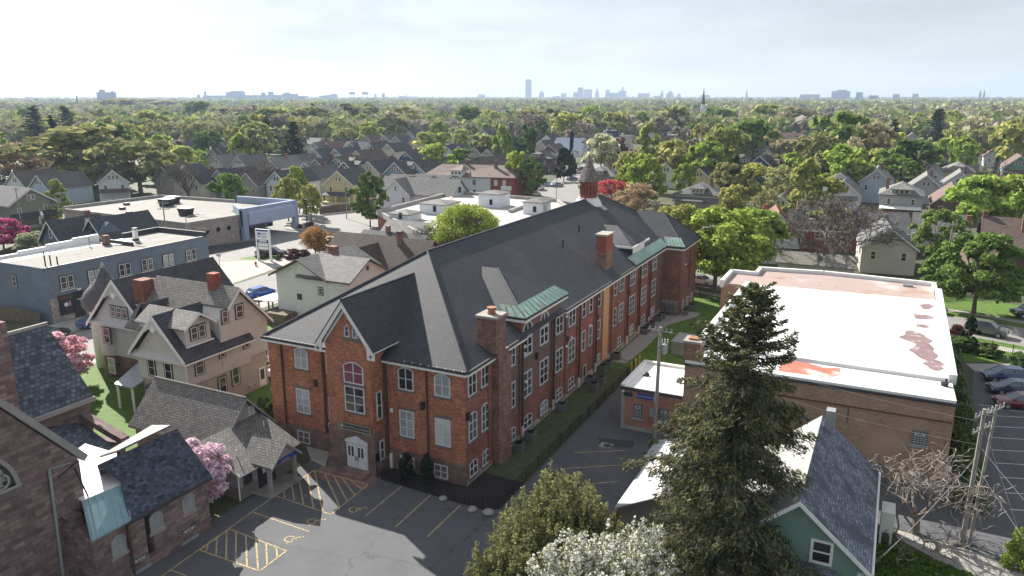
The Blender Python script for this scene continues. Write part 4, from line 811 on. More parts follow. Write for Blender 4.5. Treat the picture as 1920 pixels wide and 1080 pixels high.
# gable dormer on C, small gable between
mb = MB('fish_shingle'); mb.extrude([(-30.25, .1, 7.0), (-30.25, 3.1, 7.0), (-30.25, 3.1, 8.9), (-30.25, 1.6, 9.8), (-30.25, .1, 8.9)], (-2.6, 0, 0)); mb.build('dormer_wall', ch)
mb = MB('shingle'); mb.slab([(-29.75, 1.6, 10.1), (-29.75, -.3, 8.85), (-32.6, -.3, 8.85), (-32.9, 1.6, 10.1)], .12); mb.slab([(-29.75, 1.6, 10.1), (-29.75, 3.5, 8.85), (-32.6, 3.5, 8.85), (-32.9, 1.6, 10.1)], .12); mb.slab([(-33.1, 1.6, 10.1), (-33.4, -.3, 8.85), (-36.6, -.3, 8.85), (-36.6, 1.6, 10.1)], .12); mb.slab([(-33.1, 1.6, 10.1), (-33.4, 3.5, 8.85), (-36.6, 3.5, 8.85), (-36.6, 1.6, 10.1)], .12); mb.build('dormer_roof', ch, color=shl)
mb = MB('white_trim')
for s in (-1, 1): mb.extrude([(-29.75, 1.6, 10.08), (-29.75, 1.6 + s * 1.92, 8.82), (-29.75, 1.6 + s * 1.92, 8.6), (-29.75, 1.6, 9.85)], (.06, 0, 0))
mb.box(-30.2, 0, 6.95, -29.95, 3.2, 7.1); mb.build('dormer_trim', ch)
mb = MB('fish_shingle'); mb.extrude([(-36.6, 1.7, 7.5), (-38.6, 1.7, 7.5), (-37.6, 1.7, 9.6)], (0, 4, 0)); mb.build('cross_gable', ch)
mb = MB('shingle'); gable_slabs(mb, -39.0, -36.2, 1.4, 6.5, 8.0, 9.95, 'y', .1); mb.build('cross_roof', ch, color=shd)
# chimneys
surf('brick_rust', (.26, .11, .075), pat='brick', vary=.2); mb = MB('brick_rust'); mb.box(-41.7, 3.9, 8.0, -40.3, 5.3, 11.5); mb.build('chimney', ch)
mb = MB(['brick_red', 'concrete']); mb.box(-33.0, 5.7, 10.4, -32.0, 6.6, 12.7); mb.box(-33.05, 5.65, 10.3, -31.95, 6.65, 10.9, 1); mb.build('chimney', ch)
# windows of the house, dark surrounds
hw = dict(fm='white_trim', outer='dark_trim', bars=(0, 1), b=.07, d=.09)
for y, z, w, h in ((6.45, 8.3, .9, 1.35), (4.55, 8.3, .7, 1.2), (5.4, 1.5, .9, 1.9), (7.0, 5.0, .7, 1.1)): window(ch, (-29.75 if z > 3.9 else -29.95, y, z), 'x+', w, h, **hw)
for y, z, w, h in ((1.0, 4.15, .95, 1.65), (3.85, 4.95, .65, .75), (3.7, 1.1, .9, 1.75), (.3, .9, .9, 1.5)): window(ch, (-29.8 if z > 3.4 else -30.0, y, z), 'x+', w, h, **hw)
for x in (-34.4, -32.1): window(ch, (x, -.6, 3.75), 'y-', .9, 1.65, **hw)
for y in (1.15, 2.05): window(ch, (-30.25, y, 7.5), 'x+', .75, 1.2, **hw)
for x in (-44.9, -44.0, -43.1): window(ch, (x, 3.6, 7.2), 'y-', .72, 1.15, **hw)
window(ch, (-46.6, 3.68, 4.0), 'y-', 1.0, 1.7, **hw); window(ch, (-46.5, 3.72, .5), 'y-', 1.1, 1.8, fm='white_trim', gm='glass_blind', bars=(0, 1)); window(ch, (-41.6, 4.2, 3.9), 'y-', .6, 1.5, **hw)
mb = MB('white_trim'); mb.box(-29.95, 8.5, .15, -29.85, 9.4, 2.2); d = mb.build('door', ch); MB('glass').box(-29.85, 8.68, .9, -29.835, 9.22, 2.0).build('pane', d)
mb = MB('white_trim'); mb.tube((-29.55, -.75, .2), (-29.55, -.75, 5.8), .07).tube((-29.15, -1.1, 5.7), (-29.15, 7.6, 5.7), .08); mb.build('gutter', ch)
mb = MB('metal_grey'); mb.slab([(-38.6, -1.8, 2.6), (-36.0, -1.8, 2.6), (-36.0, 1.5, 3.5), (-39.4, 1.5, 3.5)], .15); mb.build('porch_roof', ch)
for q in ((-38.4, -1.6), (-36.3, -1.6)): MB('white_trim').tube((q[0], q[1], 0), (q[0], q[1], 2.5), .13).build('porch_column', ch)
mb = MB('shingle'); mb.slab([(-34.5, -1.7, 2.9), (-31.2, -1.7, 2.9), (-31.6, -.5, 3.5), (-34.1, -.5, 3.5)], .12); mb.build('bay_roof', ch, color=shd)
mb = MB('tan_siding'); mb.box(-34.3, -1.5, 0, -31.4, -.4, 2.8); mb.build('bay_wall', ch)
MB('rubble').box(-29.94, 6.9, .1, -29.9, 8.0, .9).build('stone_vent', ch)

# ================================================================ blue commercial block
bb = thing('blue_storefront', 'two storey slate blue commercial building with flat stepped roof', 'shop building', (-76, 27, 0))
mb = MB('blue_paint'); mb.prism([(-84.6, 13.75), (-72.3, 13.75), (-72.05, 41), (-83.5, 41)], 0, 7.3); mb.build('wall', bb)
mb = MB(['gravel_roof', 'membrane']); mb.box(-83.5, 13.9, 7.3, -72.5, 30.6, 7.42); mb.box(-83.2, 30.6, 7.3, -72.5, 40.8, 7.5); mb.box(-84.5, 13.9, 7.43, -81.5, 29, 7.46, 1); mb.box(-83.0, 29.6, 7.51, -78.5, 34.5, 7.54, 1); rf = mb.build('roof', bb)
mb = MB(['membrane', 'dark_trim', 'blue_paint']); 
for i in range(4): mb.box(-84.7, 13.7 + i * 4.2, 7.2, -84.2, 13.7 + (i + 1) * 4.2, 7.9 + i * .25)
mb.box(-72.45, 13.7, 7.3, -72.1, 41, 7.62, 2); mb.box(-72.48, 13.7, 7.6, -72.05, 41.05, 7.7, 1); mb.box(-84.3, 13.7, 7.3, -77.5, 13.95, 7.6, 2); mb.box(-77.5, 13.7, 7.3, -72.2, 13.95, 7.62, 2); mb.box(-83.4, 40.7, 7.3, -72.2, 41.0, 8.3, 1); mb.box(-83.5, 34, 7.3, -83.2, 40.8, 8.3, 1); mb.box(-83.2, 30.4, 7.3, -76.5, 30.7, 8.0, 1); mb.build('parapet', bb)
for q in ((-74.5, 15.4, 2.1), (-74.1, 15.9, 1.5), (-73.4, 16.4, 1.3)): MB('black').tube((q[0], q[1], 7.4), (q[0], q[1], 7.4 + q[2]), .09).build('vent_pipe', rf)
mb = MB(['membrane', 'metal_dark']); mb.box(-79.6, 33.0, 7.4, -79.0, 33.6, 9.4); mb.box(-79.7, 32.9, 7.4, -78.9, 33.7, 7.9, 1); mb.box(-79.65, 32.95, 9.4, -78.95, 33.65, 9.6, 1); mb.build('flue', rf)
mb = MB('brick_old'); mb.box(-81.5, 29.0, 7.3, -80.6, 29.8, 8.9); mb.build('chimney', rf); MB('metal_grey').tube((-81.9, 27.2, 7.3), (-81.9, 27.2, 9.0), .1).build('vent_pipe', rf)
for y in (16.6, 20.7, 25.5, 29.3, 33.1, 37.4):
    for k in (-.52, .52): window(bb, (-72.28 + (y - 13.75) * .0092, y + k, 4.3), 'x+', .85, 1.75, fm='white_trim', outer='dark_trim', gm='glass_blind' if int(y) in (20, 33) else 'glass', bars=(0, 1), b=.08, d=.09)
    MB('white_trim').box(-72.3, y - 1.1, 4.06, -72.05, y + 1.1, 4.16).build('sill', bb)
window(bb, (-79.2, 13.75, 4.4), 'y-', .8, 1.6, fm='white_trim', outer='dark_trim', bars=(0, 1), b=.08, d=.09)
mb = MB('rubble'); mb.box(-72.3, 13.9, 0, -72.1, 14.9, 3.3); mb.box(-72.3, 14.9, 0, -72.12, 17.0, .8); mb.box(-72.3, 18.6, 0, -72.12, 21.6, .8); mb.box(-72.3, 21.0, 0, -72.1, 21.8, 3.3); mb.build('stone_pier', bb)
def shopwin(y0, y1): 
    f = MB(['metal_dark', 'brown_trim']); f.box(-72.26, y0, .8, -72.02, y1, 3.5); f.box(-72.03, y0, 3.0, -71.95, y1, 3.4, 1); w = f.build('shop_window', bb); MB('glass').box(-72.02, y0 + .12, .95, -72.005, y1 - .12, 2.95).build('pane', w); return w
w = shopwin(14.95, 16.9); MB('white_sign').lathe(0, 0, [(.3, 0), (.3, .01)], 16).build('round_sign', w); o = w.children[-1]; o.rotation_euler = (0, R(90), 0); o.location = Vector((-71.99, 15.9, 2.2)) - Vector(bb.location)
for v in o.data.vertices: v.co = v.co + Vector(bb.location)
MB('pink_sign').box(-72.0, 16.35, 1.9, -71.985, 16.55, 2.6).build('neon_sign', w)
w = shopwin(18.7, 20.9); MB('pink_sign').extrude([(-72.0, 20.0, 2.3), (-72.0, 20.35, 2.0), (-72.0, 20.7, 2.3), (-72.0, 20.35, 2.6)], (.015, 0, 0)).build('diamond_sign', w)
mb = MB('metal_dark'); mb.box(-72.26, 17.0, 0, -72.1, 18.6, 3.6); d = mb.build('door', bb); MB('glass').box(-72.1, 17.4, .2, -72.085, 18.3, 2.3).build('pane', d); MB('white_sign').box(-72.085, 17.6, 2.45, -72.07, 18.2, 2.55).build('door_number', d)
mb = MB('white_sign'); mb.box(-72.2, 17.8, 3.75, -72.0, 18.3, 4.0); mb.build('wall_lamp', bb)
MB('white_sign').box(-72.1, 24.2, 3.4, -71.95, 27.2, 4.0).build('shop_sign', bb)
# ================================================================ generic house maker (local frame: gable front faces -Y, ridge along Y)
def house(label, pos, rot, w, l, eh, rh, wall, roof, front='gable', dormer=None, porch=True, chimney=None, trim='white_trim', wmat='siding', win=2, low=None, group=None, side=True, name='gabled_house', shed=False):
    t = thing(name, label, 'house', (pos[0], pos[1], 0), rot, group)
    hw = w / 2
    mb = MB(wmat)
    if front == 'hip': mb.box(-hw, 0, 0, hw, l, eh)
    else: gable_wall(mb, -hw, hw, 0, l, 0, eh, rh - .12)
    mb.build('wall', t, True, wall)
    if low: MB('paint').box(-hw - .03, -.03, 0, hw + .03, l + .03, eh * .45).build('lower_wall', t, True, low)
    mb = MB('shingle'); ov = .45
    sl = (rh - eh) / hw
    if front == 'hip': hip_roof(mb, -hw - ov, hw + ov, -ov, l + ov, eh, rh)
    else: gable_slabs(mb, -hw - ov, hw + ov, -ov, l + ov * .6, eh - sl * ov + .08, rh + .08, 'y', .2)
    rf = mb.build('roof', t, True, roof)
    if front != 'hip':
        mb = MB(trim)
        for s in (-1, 1):
            mb.extrude([(0, -ov - .01, rh + .02), (s * (hw + ov), -ov - .01, eh - sl * ov + .02), (s * (hw + ov), -ov - .01, eh - sl * ov - .28), (0, -ov - .01, rh - .34)], (0, -.06, 0))
        mb.box(-hw - ov, 0, eh - sl * ov - .16, -hw - ov + .1, l, eh - sl * ov + .0); mb.box(hw + ov - .1, 0, eh - sl * ov - .16, hw + ov, l, eh - sl * ov)
        mb.build('trim', t, True)
    wk = dict(fm=trim, gm='glass', bars=(0, 1), b=.1, d=.09, local=True, split=False)
    if front == 'gable' and win:
        for k in range(win): window(t, ((k - (win - 1) / 2) * 1.0, 0, eh + (rh - eh) * .18), 'y-', .8, min(1.25, (rh - eh) * .45), **wk)
    if eh > 4.2:
        for s in (-.28, .28): window(t, (s * w, 0, eh - 2.4), 'y-', .9, 1.5, **wk)
        if side:
            for yy in (.3, .7): window(t, (hw, l * yy, eh - 2.3), 'x+', .85, 1.4, **wk); window(t, (-hw, l * yy, eh - 2.3), 'x-', .85, 1.4, **wk)
    if side: window(t, (hw, l * .5, .9), 'x+', .85, 1.3, **wk)
    if porch:
        mb = MB('shingle'); mb.slab([(-hw - .1, -2.3, 2.65), (hw + .1, -2.3, 2.65), (hw - .3, .1, 3.45), (-hw + .3, .1, 3.45)], .15); mb.build('porch_roof', t, True, roof)
        for s in (-1, 0, 1): MB(trim).box(s * (hw - .2) - .1, -2.2, 0.0, s * (hw - .2) + .1, -2.0, 2.6).build('porch_post', t, True)
        mb = MB(wmat); mb.box(-hw, -2.2, 0, hw, 0, .8); mb.build('porch_base', t, True, wall)
    if dormer:
        s, y0 = dormer[0], dormer[1] * l; dw = 1.5
        zb = eh + (rh - eh) * .3; zt = zb + 1.35; x0 = hw * .72
        mb = MB(wmat); mb.box(*sorted((s * x0, s * .3)), 0, 0, 0) if False else None
        mb.extrude([(s * x0, y0 - dw, zb - .3), (s * x0, y0 + dw, zb - .3), (s * x0, y0 + dw, zt), (s * x0, y0, zt + .9), (s * x0, y0 - dw, zt)], (-s * (x0 - .4), 0, 0)); mb.build('dormer_wall', t, True, wall)
        mb = MB('shingle'); xe = s * (x0 + .35)
        mb.slab([(xe, y0 - dw - .3, zt - .1), (xe, y0, zt + 1.0), (s * .1, y0, zt + 1.0), (s * .1, y0 - dw - .3, zt - .1)], .12); mb.slab([(xe, y0 + dw + .3, zt - .1), (xe, y0, zt + 1.0), (s * .1, y0, zt + 1.0), (s * .1, y0 + dw + .3, zt - .1)], .12); mb.build('dormer_roof', t, True, roof)
        for k in (-.5, .5): window(t, (s * x0, y0 + k, zb + .1), 'x+' if s > 0 else 'x-', .75, 1.1, **wk)
    if chimney:
        MB('brick_old').box(chimney[0] * hw - .35, chimney[1] * l - .35, eh, chimney[0] * hw + .35, chimney[1] * l + .35, rh + 1.1).build('chimney', rf, True)
    return t
def by_apex(px, py, rh): p = at(px, py, rh); return (p.x, p.y)

# drugstore
ds = thing('drugstore', 'low tan brick store with grey blue entrance canopy and flat gravel roof', 'store', (-100, 60, 0))
mb = MB('brick_buff'); mb.prism([(-138, 60.5), (-97.4, 58.6), (-96.0, 71), (-102.5, 75.6), (-103.5, 86), (-136, 84.5)], 0, 5.1); mb.build('wall', ds)
mb = MB('gravel_roof'); mb.prism([(-137.5, 61), (-97.8, 59.1), (-96.4, 70.8), (-102.7, 75.5), (-104.2, 85.5), (-135.6, 84.1)], 5.1, 5.2); rf = mb.build('roof', ds)
mb = MB(['concrete', 'dark_trim'])
for a, b in (((-138, 60.5), (-97.4, 58.6)), ((-97.4, 58.6), (-96.0, 71)), ((-136, 84.5), (-112.5, 86)), ((-138, 60.5), (-136, 84.5))):
    n = Vector((-(b[1] - a[1]), b[0] - a[0])).normalized() * .2
    q = [(a[0] - n.x, a[1] - n.y), (b[0] - n.x, b[1] - n.y), (b[0] + n.x, b[1] + n.y), (a[0] + n.x, a[1] + n.y)]; hh = 1.0 if a[1] > 80 or b[1] > 80 else .0
    mb.prism(q, 5.0, 5.45 + hh * .4); 
mb.build('parapet', ds)
surf('canopy_blue', (.30, .36, .46), noise=(.4, .06)); surf('canopy_panel', (.36, .43, .58), noise=(.4, .05))
mb = MB(['canopy_blue', 'canopy_panel', 'dark_trim']); mb.prism([(-102.2, 75.6), (-95.6, 70.8), (-95.2, 71.6), (-101.6, 76.4)], 5.0, 6.7); mb.prism([(-112, 86.2), (-95.2, 86.6), (-95.2, 87.4), (-112, 87.0)], 4.6, 6.7); mb.prism([(-95.8, 71.0), (-94.9, 71.0), (-94.6, 87.2), (-95.5, 87.2)], 2.9, 6.7); mb.box(-95.3, 72.3, 3.1, -94.2, 86.2, 5.6, 1); mb.extrude([(-95.4, 72.3, 5.6), (-94.2, 72.3, 5.6), (-95.3, 72.3, 6.3)], (0, 13.9, 0), 1)
for q in ((-95.5, 71.0, -94.5, 72.2), (-95.3, 86.2, -94.3, 87.4)): mb.box(q[0], q[1], 0, q[2], q[3], 6.3)
mb.prism([(-101.6, 75.8), (-95.8, 72), (-95.6, 86.6), (-104, 86)], 4.6, 4.75); mb.build('canopy', ds)
P = Pl((-99.6, 79, 0), 'x+'); mb = MB(['glass', 'dark_trim', 'purple_sign']); pbox(mb, P, -6, .8, 5.5, 3.4, 0, .1); 
for i in range(9): pbox(mb, P, -6 + i * 1.4, .8, -5.85 + i * 1.4, 3.6, .1, .16, 1)
pbox(mb, P, -6, 1.5, 5.5, 2.3, .1, .14, 2); mb.build('shop_window', ds)
mb = MB(['concrete', 'black'])
for y, x in [(59.4 + i * 0, 0) for i in range(0)]: pass
def diamond(P, s, t, r):
    m = MB(['concrete', 'black']); o = [(s, t - r), (s + r, t), (s, t + r), (s - r, t)]; i = [(s, t - r * .72), (s + r * .72, t), (s, t + r * .72), (s - r * .72, t)]
    m.extrude([P(a, b, .06) for a, b in o], P.N * -.06); m.extrude([P(a, b, .085) for a, b in i], P.N * -.02, 1); m.build('diamond_tile', ds)
v = Vector((-96.0 + 97.4, 71 - 58.6, 0)).normalized(); Pe = Pl((-97.4, 58.6, 0), (v.y, -v.x))
for s in (4.6, 7.2, 9.8): diamond(Pe, s, 3.0, .9)
v2 = Vector((40.6, -1.9, 0)).normalized(); Ps = Pl((-138, 60.5, 0), (v2.y, -v2.x))
for s in (25, 27.6, 30.2, 33): diamond(Ps, s, 3.0, .9)
mb = MB('concrete'); pbox(mb, Pe, 0, 3.0, 12.4, 3.12, 0, .03); pbox(mb, Ps, 0, 3.0, 40.6, 3.12, 0, .03); mb.build('trim_course', ds)
for q, s, n in (((-106.5, 66.5), 1.3, 'square'), ((-122, 74.5), 1.4, 'far'), ((-124.5, 78.5), 1.3, 'low')):
    m = MB(['metal_grey', 'metal_dark']); m.extrude([(q[0] - s * .7, q[1] - s * .7, 5.4), (q[0] + s * .7, q[1] - s * .7, 5.4), (q[0] + s * 1.1, q[1] - s * .7, 5.4 + s), (q[0] - s * 1.1, q[1] - s * .7, 5.4 + s)], (0, s * 1.6, 0), 1); m.box(q[0] - s * 1.2, q[1] - s * .8, 5.4 + s, q[0] + s * 1.2, q[1] + s, 5.5 + s); m.box(q[0] - s, q[1] - s * .6, 5.2, q[0] + s, q[1] + s * .8, 5.4, 1); m.build('rooftop_unit', rf)
for q in ((-126, 66.2), (-131.5, 71.5), (-119, 62.5)): MB('metal_dark').box(q[0] - .5, q[1] - .5, 5.2, q[0] + .5, q[1] + .5, 5.75).build('roof_vent', rf)

# pylon sign
t = thing('pylon_sign', 'tall white pylon sign with shield logo on the grass island', 'sign', (-76.2, 57.5, 0))
P = Pl((-76.2, 57.5, 0), (.1, -.995)); 
for s in (-1.42, 1.42): m = MB('white_sign'); pbox(m, P, s - .14, 0, s + .14, 5.95, -.2, .2); m.build('post', t)
m = MB('white_sign'); pbox(m, P, -1.28, 3.95, 1.28, 5.9, -.2, .2); cab = m.build('sign_cabinet', t)
m = MB('blue_sign'); pbox(m, P, -1.28, 5.55, 1.28, 5.86, .2, .22); m.build('blue_stripe', cab)
m = MB('blue_sign'); sh = [(-1.0, 5.25), (-.35, 5.25), (-.35, 4.75), (-.68, 4.35), (-1.0, 4.75)]; m.extrude([P(a, b, .23) for a, b in sh], P.N * -.03); m.build('shield_logo', cab); m = MB('white_sign'); m.extrude([P(a, b, .25) for a, b in [(-.85, 4.9), (-.62, 5.0), (-.45, 4.85), (-.55, 4.6), (-.8, 4.65)]], P.N * -.018); m.build('shield_leaf', cab)
text_obj('RITE', .58, P, .42, 5.05, .22, 'purple_sign', cab); text_obj('AID', .58, P, .42, 4.48, .22, 'purple_sign', cab)
m = MB(['blue_sign', 'white_sign']); pbox(m, P, -1.28, 3.55, 1.28, 3.93, -.18, .18); pbox(m, P, -.85, 3.62, .85, 3.86, .18, .2, 1); m.build('name_strip', t)
m = MB(['metal_dark', 'white_sign', 'blue_sign']); pbox(m, P, -1.28, 2.0, 1.28, 3.5, -.16, .16); 
for z0, z1 in ((3.25, 3.42), (2.75, 3.18), (2.1, 2.65)): pbox(m, P, -1.15, z0, 1.15, z1, .16, .19, 1)
m.build('message_board', t)

# dark blue house behind the commercial block
hs = thing('blue_cottage', 'dark slate blue cottage with two white framed gables behind the commercial block', 'house', (-103, 42, 0))
DB = (.125, .155, .20)
m = MB('siding'); gable_wall(m, -108.6, -103.4, 36.6, 46, 0, 4.8, 8.0, 'y'); gable_wall(m, -104.2, -98.4, 41.4, 53, 0, 4.8, 8.1, 'y'); gable_wall(m, -108, -99, 39.4, 47, 0, 4.6, 7.7, 'x'); m.build('wall', hs, color=DB)
m = MB('shingle'); gable_slabs(m, -109.2, -102.8, 36.1, 46.5, 4.5, 8.35, 'y', .2); gable_slabs(m, -104.8, -97.8, 40.9, 53.4, 4.4, 8.45, 'y', .2); gable_slabs(m, -106.5, -100.5, 38.9, 47.5, 4.3, 8.1, 'x', .18); m.build('roof', hs, color=(.07, .072, .085))
m = MB('white_trim')
for s in (-1, 1): m.extrude([(-106, 36.08, 8.3), (-106 + s * 3.2, 36.08, 4.5), (-106 + s * 3.2, 36.08, 4.25), (-106, 36.08, 8.05)], (0, -.08, 0)); m.extrude([(-101.3, 40.88, 8.4), (-101.3 + s * 3.5, 40.88, 4.4), (-101.3 + s * 3.5, 40.88, 4.15), (-101.3, 40.88, 8.15)], (0, -.08, 0))
m.build('trim', hs)
window(hs, (-106, 36.6, 5.2), 'y-', .8, 1.7, fm='white_trim', bars=(0, 1))
for x in (-107, -106): window(hs, (x, 36.6, 2.3), 'y-', .9, 1.6, fm='white_trim', bars=(0, 1))
window(hs, (-103.4, 38.4, 2.6), 'x+', 1.6, 1.3, fm='white_trim', bars=(1, 1)); MB('brick_old').box(-107, 44, 7, -106.2, 44.8, 9.2).build('chimney', hs)
# green-grey house far left
h = house('olive grey house with navy roof and upper porch behind the drugstore', (-152.5, 62.5), R(90), 11, 22, 5.6, 9.0, (.20, .205, .17), (.045, .05, .065), porch=True, win=2, name='gabled_house')
# white house beside the avenue
wh = thing('white_house', 'white stucco house with low grey roof and wooden back stairs', 'house', (-43, 34, 0))
WH = (.64, .65, .66)
m = MB('paint'); gable_wall(m, -46.2, -37.6, 29.0, 37.2, 0, 6.6, 8.7, 'y'); gable_wall(m, -42, -33.9, 29.02, 37.0, 0, 6.7, 8.75, 'x'); m.build('wall', wh, color=WH)
m = MB('shingle'); gable_slabs(m, -47.0, -37.0, 28.4, 40.5, 6.45, 8.95, 'y', .18); gable_slabs(m, -42.5, -33.4, 28.6, 37.5, 6.6, 9.0, 'x', .18); m.build('roof', wh, color=(.17, .168, .165))
m = MB('brown_trim'); m.extrude([(-42, 28.35, 8.9), (-47.0, 28.35, 6.4), (-47.0, 28.35, 6.15), (-42, 28.35, 8.65)], (0, -.06, 0)); m.box(-41, 28.5, 6.42, -33.4, 28.6, 6.6); m.build('fascia', wh)
MB('brick_old').box(-40.9, 33.6, 8.2, -39.8, 34.6, 9.9).build('chimney', wh)
window(wh, (-42.3, 29.0, 3.3), 'y-', .8, .8, fm='dark_trim', bars=(1, 1)); window(wh, (-38.6, 29.0, 4.4), 'y-', .6, .9, fm='white_trim', bars=(0, 1), outer='dark_trim', b=.07, d=.09); window(wh, (-41.5, 29.0, .5), 'y-', .8, .8, fm='white_trim', bars=(0, 1))
window(wh, (-33.9, 33.0, 7.4), 'x+', .5, .6, fm='dark_trim', bars=(0, 0)); window(wh, (-33.9, 34.5, 4.6), 'x+', 1.0, .7, fm='dark_trim', bars=(0, 0))
m = MB('wood_fence'); m.box(-47.6, 27.0, 0, -46.4, 32, 1.4); m.box(-46.3, 26.6, 0, -42.8, 28.8, 1.6); m.build('stair_deck', wh)
for x, y in ((-49.4, 28.6), (-47.6, 28.6), (-49.4, 31.2)): MB('wood_fence').box(x - .08, y - .08, 0, x + .08, y + .08, 2.6).build('porch_post', wh)
m = MB('metal_grey'); m.slab([(-50.0, 28.2, 2.6), (-46.3, 28.2, 2.75), (-46.3, 32, 2.75), (-50.0, 32, 2.6)], .1); m.build('porch_roof', wh)
# flag on the porch
t = thing('flag', 'red white and blue flag hanging from a pole by the porch', 'flag', (-50.6, 27.4, 0))
MB('metal_dark').tube((-50.0, 28.2, 2.2), (-51.4, 27.6, 2.7), .03).build('flagpole', t)
m = MB(['flag_red', 'flag_white', 'flag_blue']); a, u, w_ = Vector((-51.3, 27.6, 2.65)), Vector((.5, -.2, -.2)), Vector((-.2, -.3, -1.5))
for k in range(5): m.face([a + u * (k * .5), a + u * ((k + 1) * .5), a + u * ((k + 1) * .5) + w_, a + u * (k * .5) + w_], (0, 1, 0, 1, 0)[k])
m.face([a + Vector((0, -.02, 0)), a + u * 2.5 + Vector((0, -.02, 0)), a + u * 1.25 + w_ * .55 + Vector((0, -.02, 0))], 2); m.build('flag_cloth', t)
# brown roofed house behind
bh = thing('brown_roof_house', 'white house under a large dark brown roof with gable and slim chimney', 'house', (-43, 48, 0))
m = MB('paint'); gable_wall(m, -52, -34.5, 45, 54.5, 0, 4.0, 8.4, 'x'); gable_wall(m, -46.5, -40.5, 40.8, 50, 0, 4.0, 7.4, 'y'); m.build('wall', bh, color=(.58, .56, .53))
m = MB('shingle'); gable_slabs(m, -52.5, -33.8, 44.2, 55.3, 3.6, 8.6, 'x', .2); gable_slabs(m, -47.3, -39.9, 40.4, 50.3, 3.8, 7.7, 'y', .18); m.build('roof', bh, color=(.10, .07, .06))
window(bh, (-43.5, 40.8, 5.0), 'y-', 1.8, .8, fm='dark_trim', gm='glass_blind', bars=(1, 0)); MB('brick_old').box(-40.0, 48.6, 7.4, -39.3, 49.3, 9.7).build('chimney', bh)
m = MB('white_trim')
for s in (-1, 1): m.extrude([(-43.6, 40.38, 7.62), (-43.6 + s * 3.7, 40.38, 3.8), (-43.6 + s * 3.7, 40.38, 3.6), (-43.6, 40.38, 7.4)], (0, -.07, 0))
m.build('trim', bh)
# ---- row behind: firehouse like white roofed block
fb = thing('flat_roofed_block', 'red brick block with white flat roof and white stair boxes', 'building', (-60, 105, 0))
FP = [tuple(at(x, y, 4.5))[:2] for x, y in ((708, 397), (790, 440), (960, 440), (1062, 388), (1045, 376), (961, 369), (865, 361), (838, 364))]
m = MB('brick_red'); m.prism(FP, 0, 4.0); m.build('wall', fb)
surf('roof_white', (.42, .40, .385), noise=(.3, .06), stains=[(.2, .58, .08, (.33, .315, .3))])
m = MB('roof_white'); m.prism(FP, 4.0, 4.1); rf = m.build('roof', fb)
m = MB('concrete')
for a, b in zip(FP, FP[1:] + FP[:1]):
    n = Vector((-(b[1] - a[1]), b[0] - a[0])).normalized() * .25; m.prism([(a[0] - n.x, a[1] - n.y), (b[0] - n.x, b[1] - n.y), (b[0] + n.x, b[1] + n.y), (a[0] + n.x, a[1] + n.y)], 3.8, 4.9)
for q in ((845, 372, 870, 402), (955, 398, 990, 386)): a, b = at(q[0], q[1], 4.2), at(q[2], q[3], 4.2); m.tube((a.x, a.y, 4.5), (b.x, b.y, 4.5), .4, n=4)
m.build('parapet', fb)
for (px_, py_, s, hgt, nm) in ((927, 386, 5.6, 3.2, 'a'), (1007, 400, 4.7, 2.8, 'b'), (825, 398, 6.6, 2.3, 'c'), (760, 412, 5.0, 1.6, 'd')):
    p = at(px_, py_, 4.1); m = MB('paint'); m.box(p.x - s / 2, p.y - s / 2, 4.1, p.x + s / 2, p.y + s / 2, 4.1 + hgt); o = m.build('stair_box', fb, color=(.66, .69, .72)); m = MB('shingle'); hip_roof(m, p.x - s / 2 - .3, p.x + s / 2 + .3, p.y - s / 2 - .3, p.y + s / 2 + .3, 4.1 + hgt, 4.8 + hgt); m.build('stair_roof', o, color=(.16, .155, .15)); window(o, (p.x + s * .1, p.y - s / 2, 4.7), 'y-', .8, 1.3, fm='dark_trim', gm='black', bars=(0, 0))
    if nm == 'b': MB('metal_grey').box(p.x + s / 2, p.y - 1.2, 4.15, p.x + s / 2 + .05, p.y - .2, 6.1).build('door', o)
p = at(727, 425, 1.2); window(fb, (p.x, p.y, .9), (-.3, -.95), 1.2, 1.6, fm='white_trim', bars=(1, 1))
house('small grey shingled cottage tucked beside the red brick block', (-53.9, 78.8), R(90), 7, 9, 3.2, 5.6, (.42, .4, .38), (.22, .22, .21), porch=False, win=0, side=False)
house('dark roofed cottage with one white dormer below the flat roofed block', (-45.5, 65.0), R(90), 8, 13, 3.4, 6.0, (.5, .5, .5), (.07, .07, .075), porch=False, dormer=(-1, .35), chimney=(0, .6), win=1, side=False)
# ---- white & red shop block beyond
st = thing('corner_store', 'long cream store house with brown hipped roof and red brick end', 'building', (-82, 156, 0))
m = MB('paint'); m.prism([(-100, 150), (-79.8, 154.2), (-78, 166), (-102, 160)], 0, 6.4); m.build('wall', st, color=(.62, .66, .68))
m = MB('brick_red'); m.prism([(-79.8, 154.1), (-72.5, 155.4), (-71, 168), (-78, 166)], 0, 6.4); m.build('brick_wall', st)
m = MB('shingle'); A_, B_, C_, D_ = (-100.6, 149.4, 6.4), (-72, 154.9, 6.4), (-70.6, 168.5, 6.4), (-102.5, 160.5, 6.4); p_, q_ = (-98, 156.5, 9.4), (-77, 161.5, 9.4)
for f in ([A_, B_, q_, p_], [B_, C_, q_], [C_, D_, p_, q_], [D_, A_, p_]): m.slab(f, .2)
m.build('roof', st, color=(.20, .145, .12))
nn = (.2, -.98)
for i, s in enumerate((1.5, 2.8, 8.5, 11.0, 15.5, 18.5)):
    for z in (1.0, 4.0):
        if (i + z) % 3 != 0: window(st, (-100 + s * .98, 150 + s * .204, z), nn, .9, 1.5, fm='dark_trim', gm='glass', bars=(0, 1), split=False)
for s in (1.6, 4.2): window(st, (-79.8 + s, 154.1 + s * .18, 3.9), nn, 1.0, 1.7, fm='white_trim', gm='glass_white', bars=(0, 1), split=False)
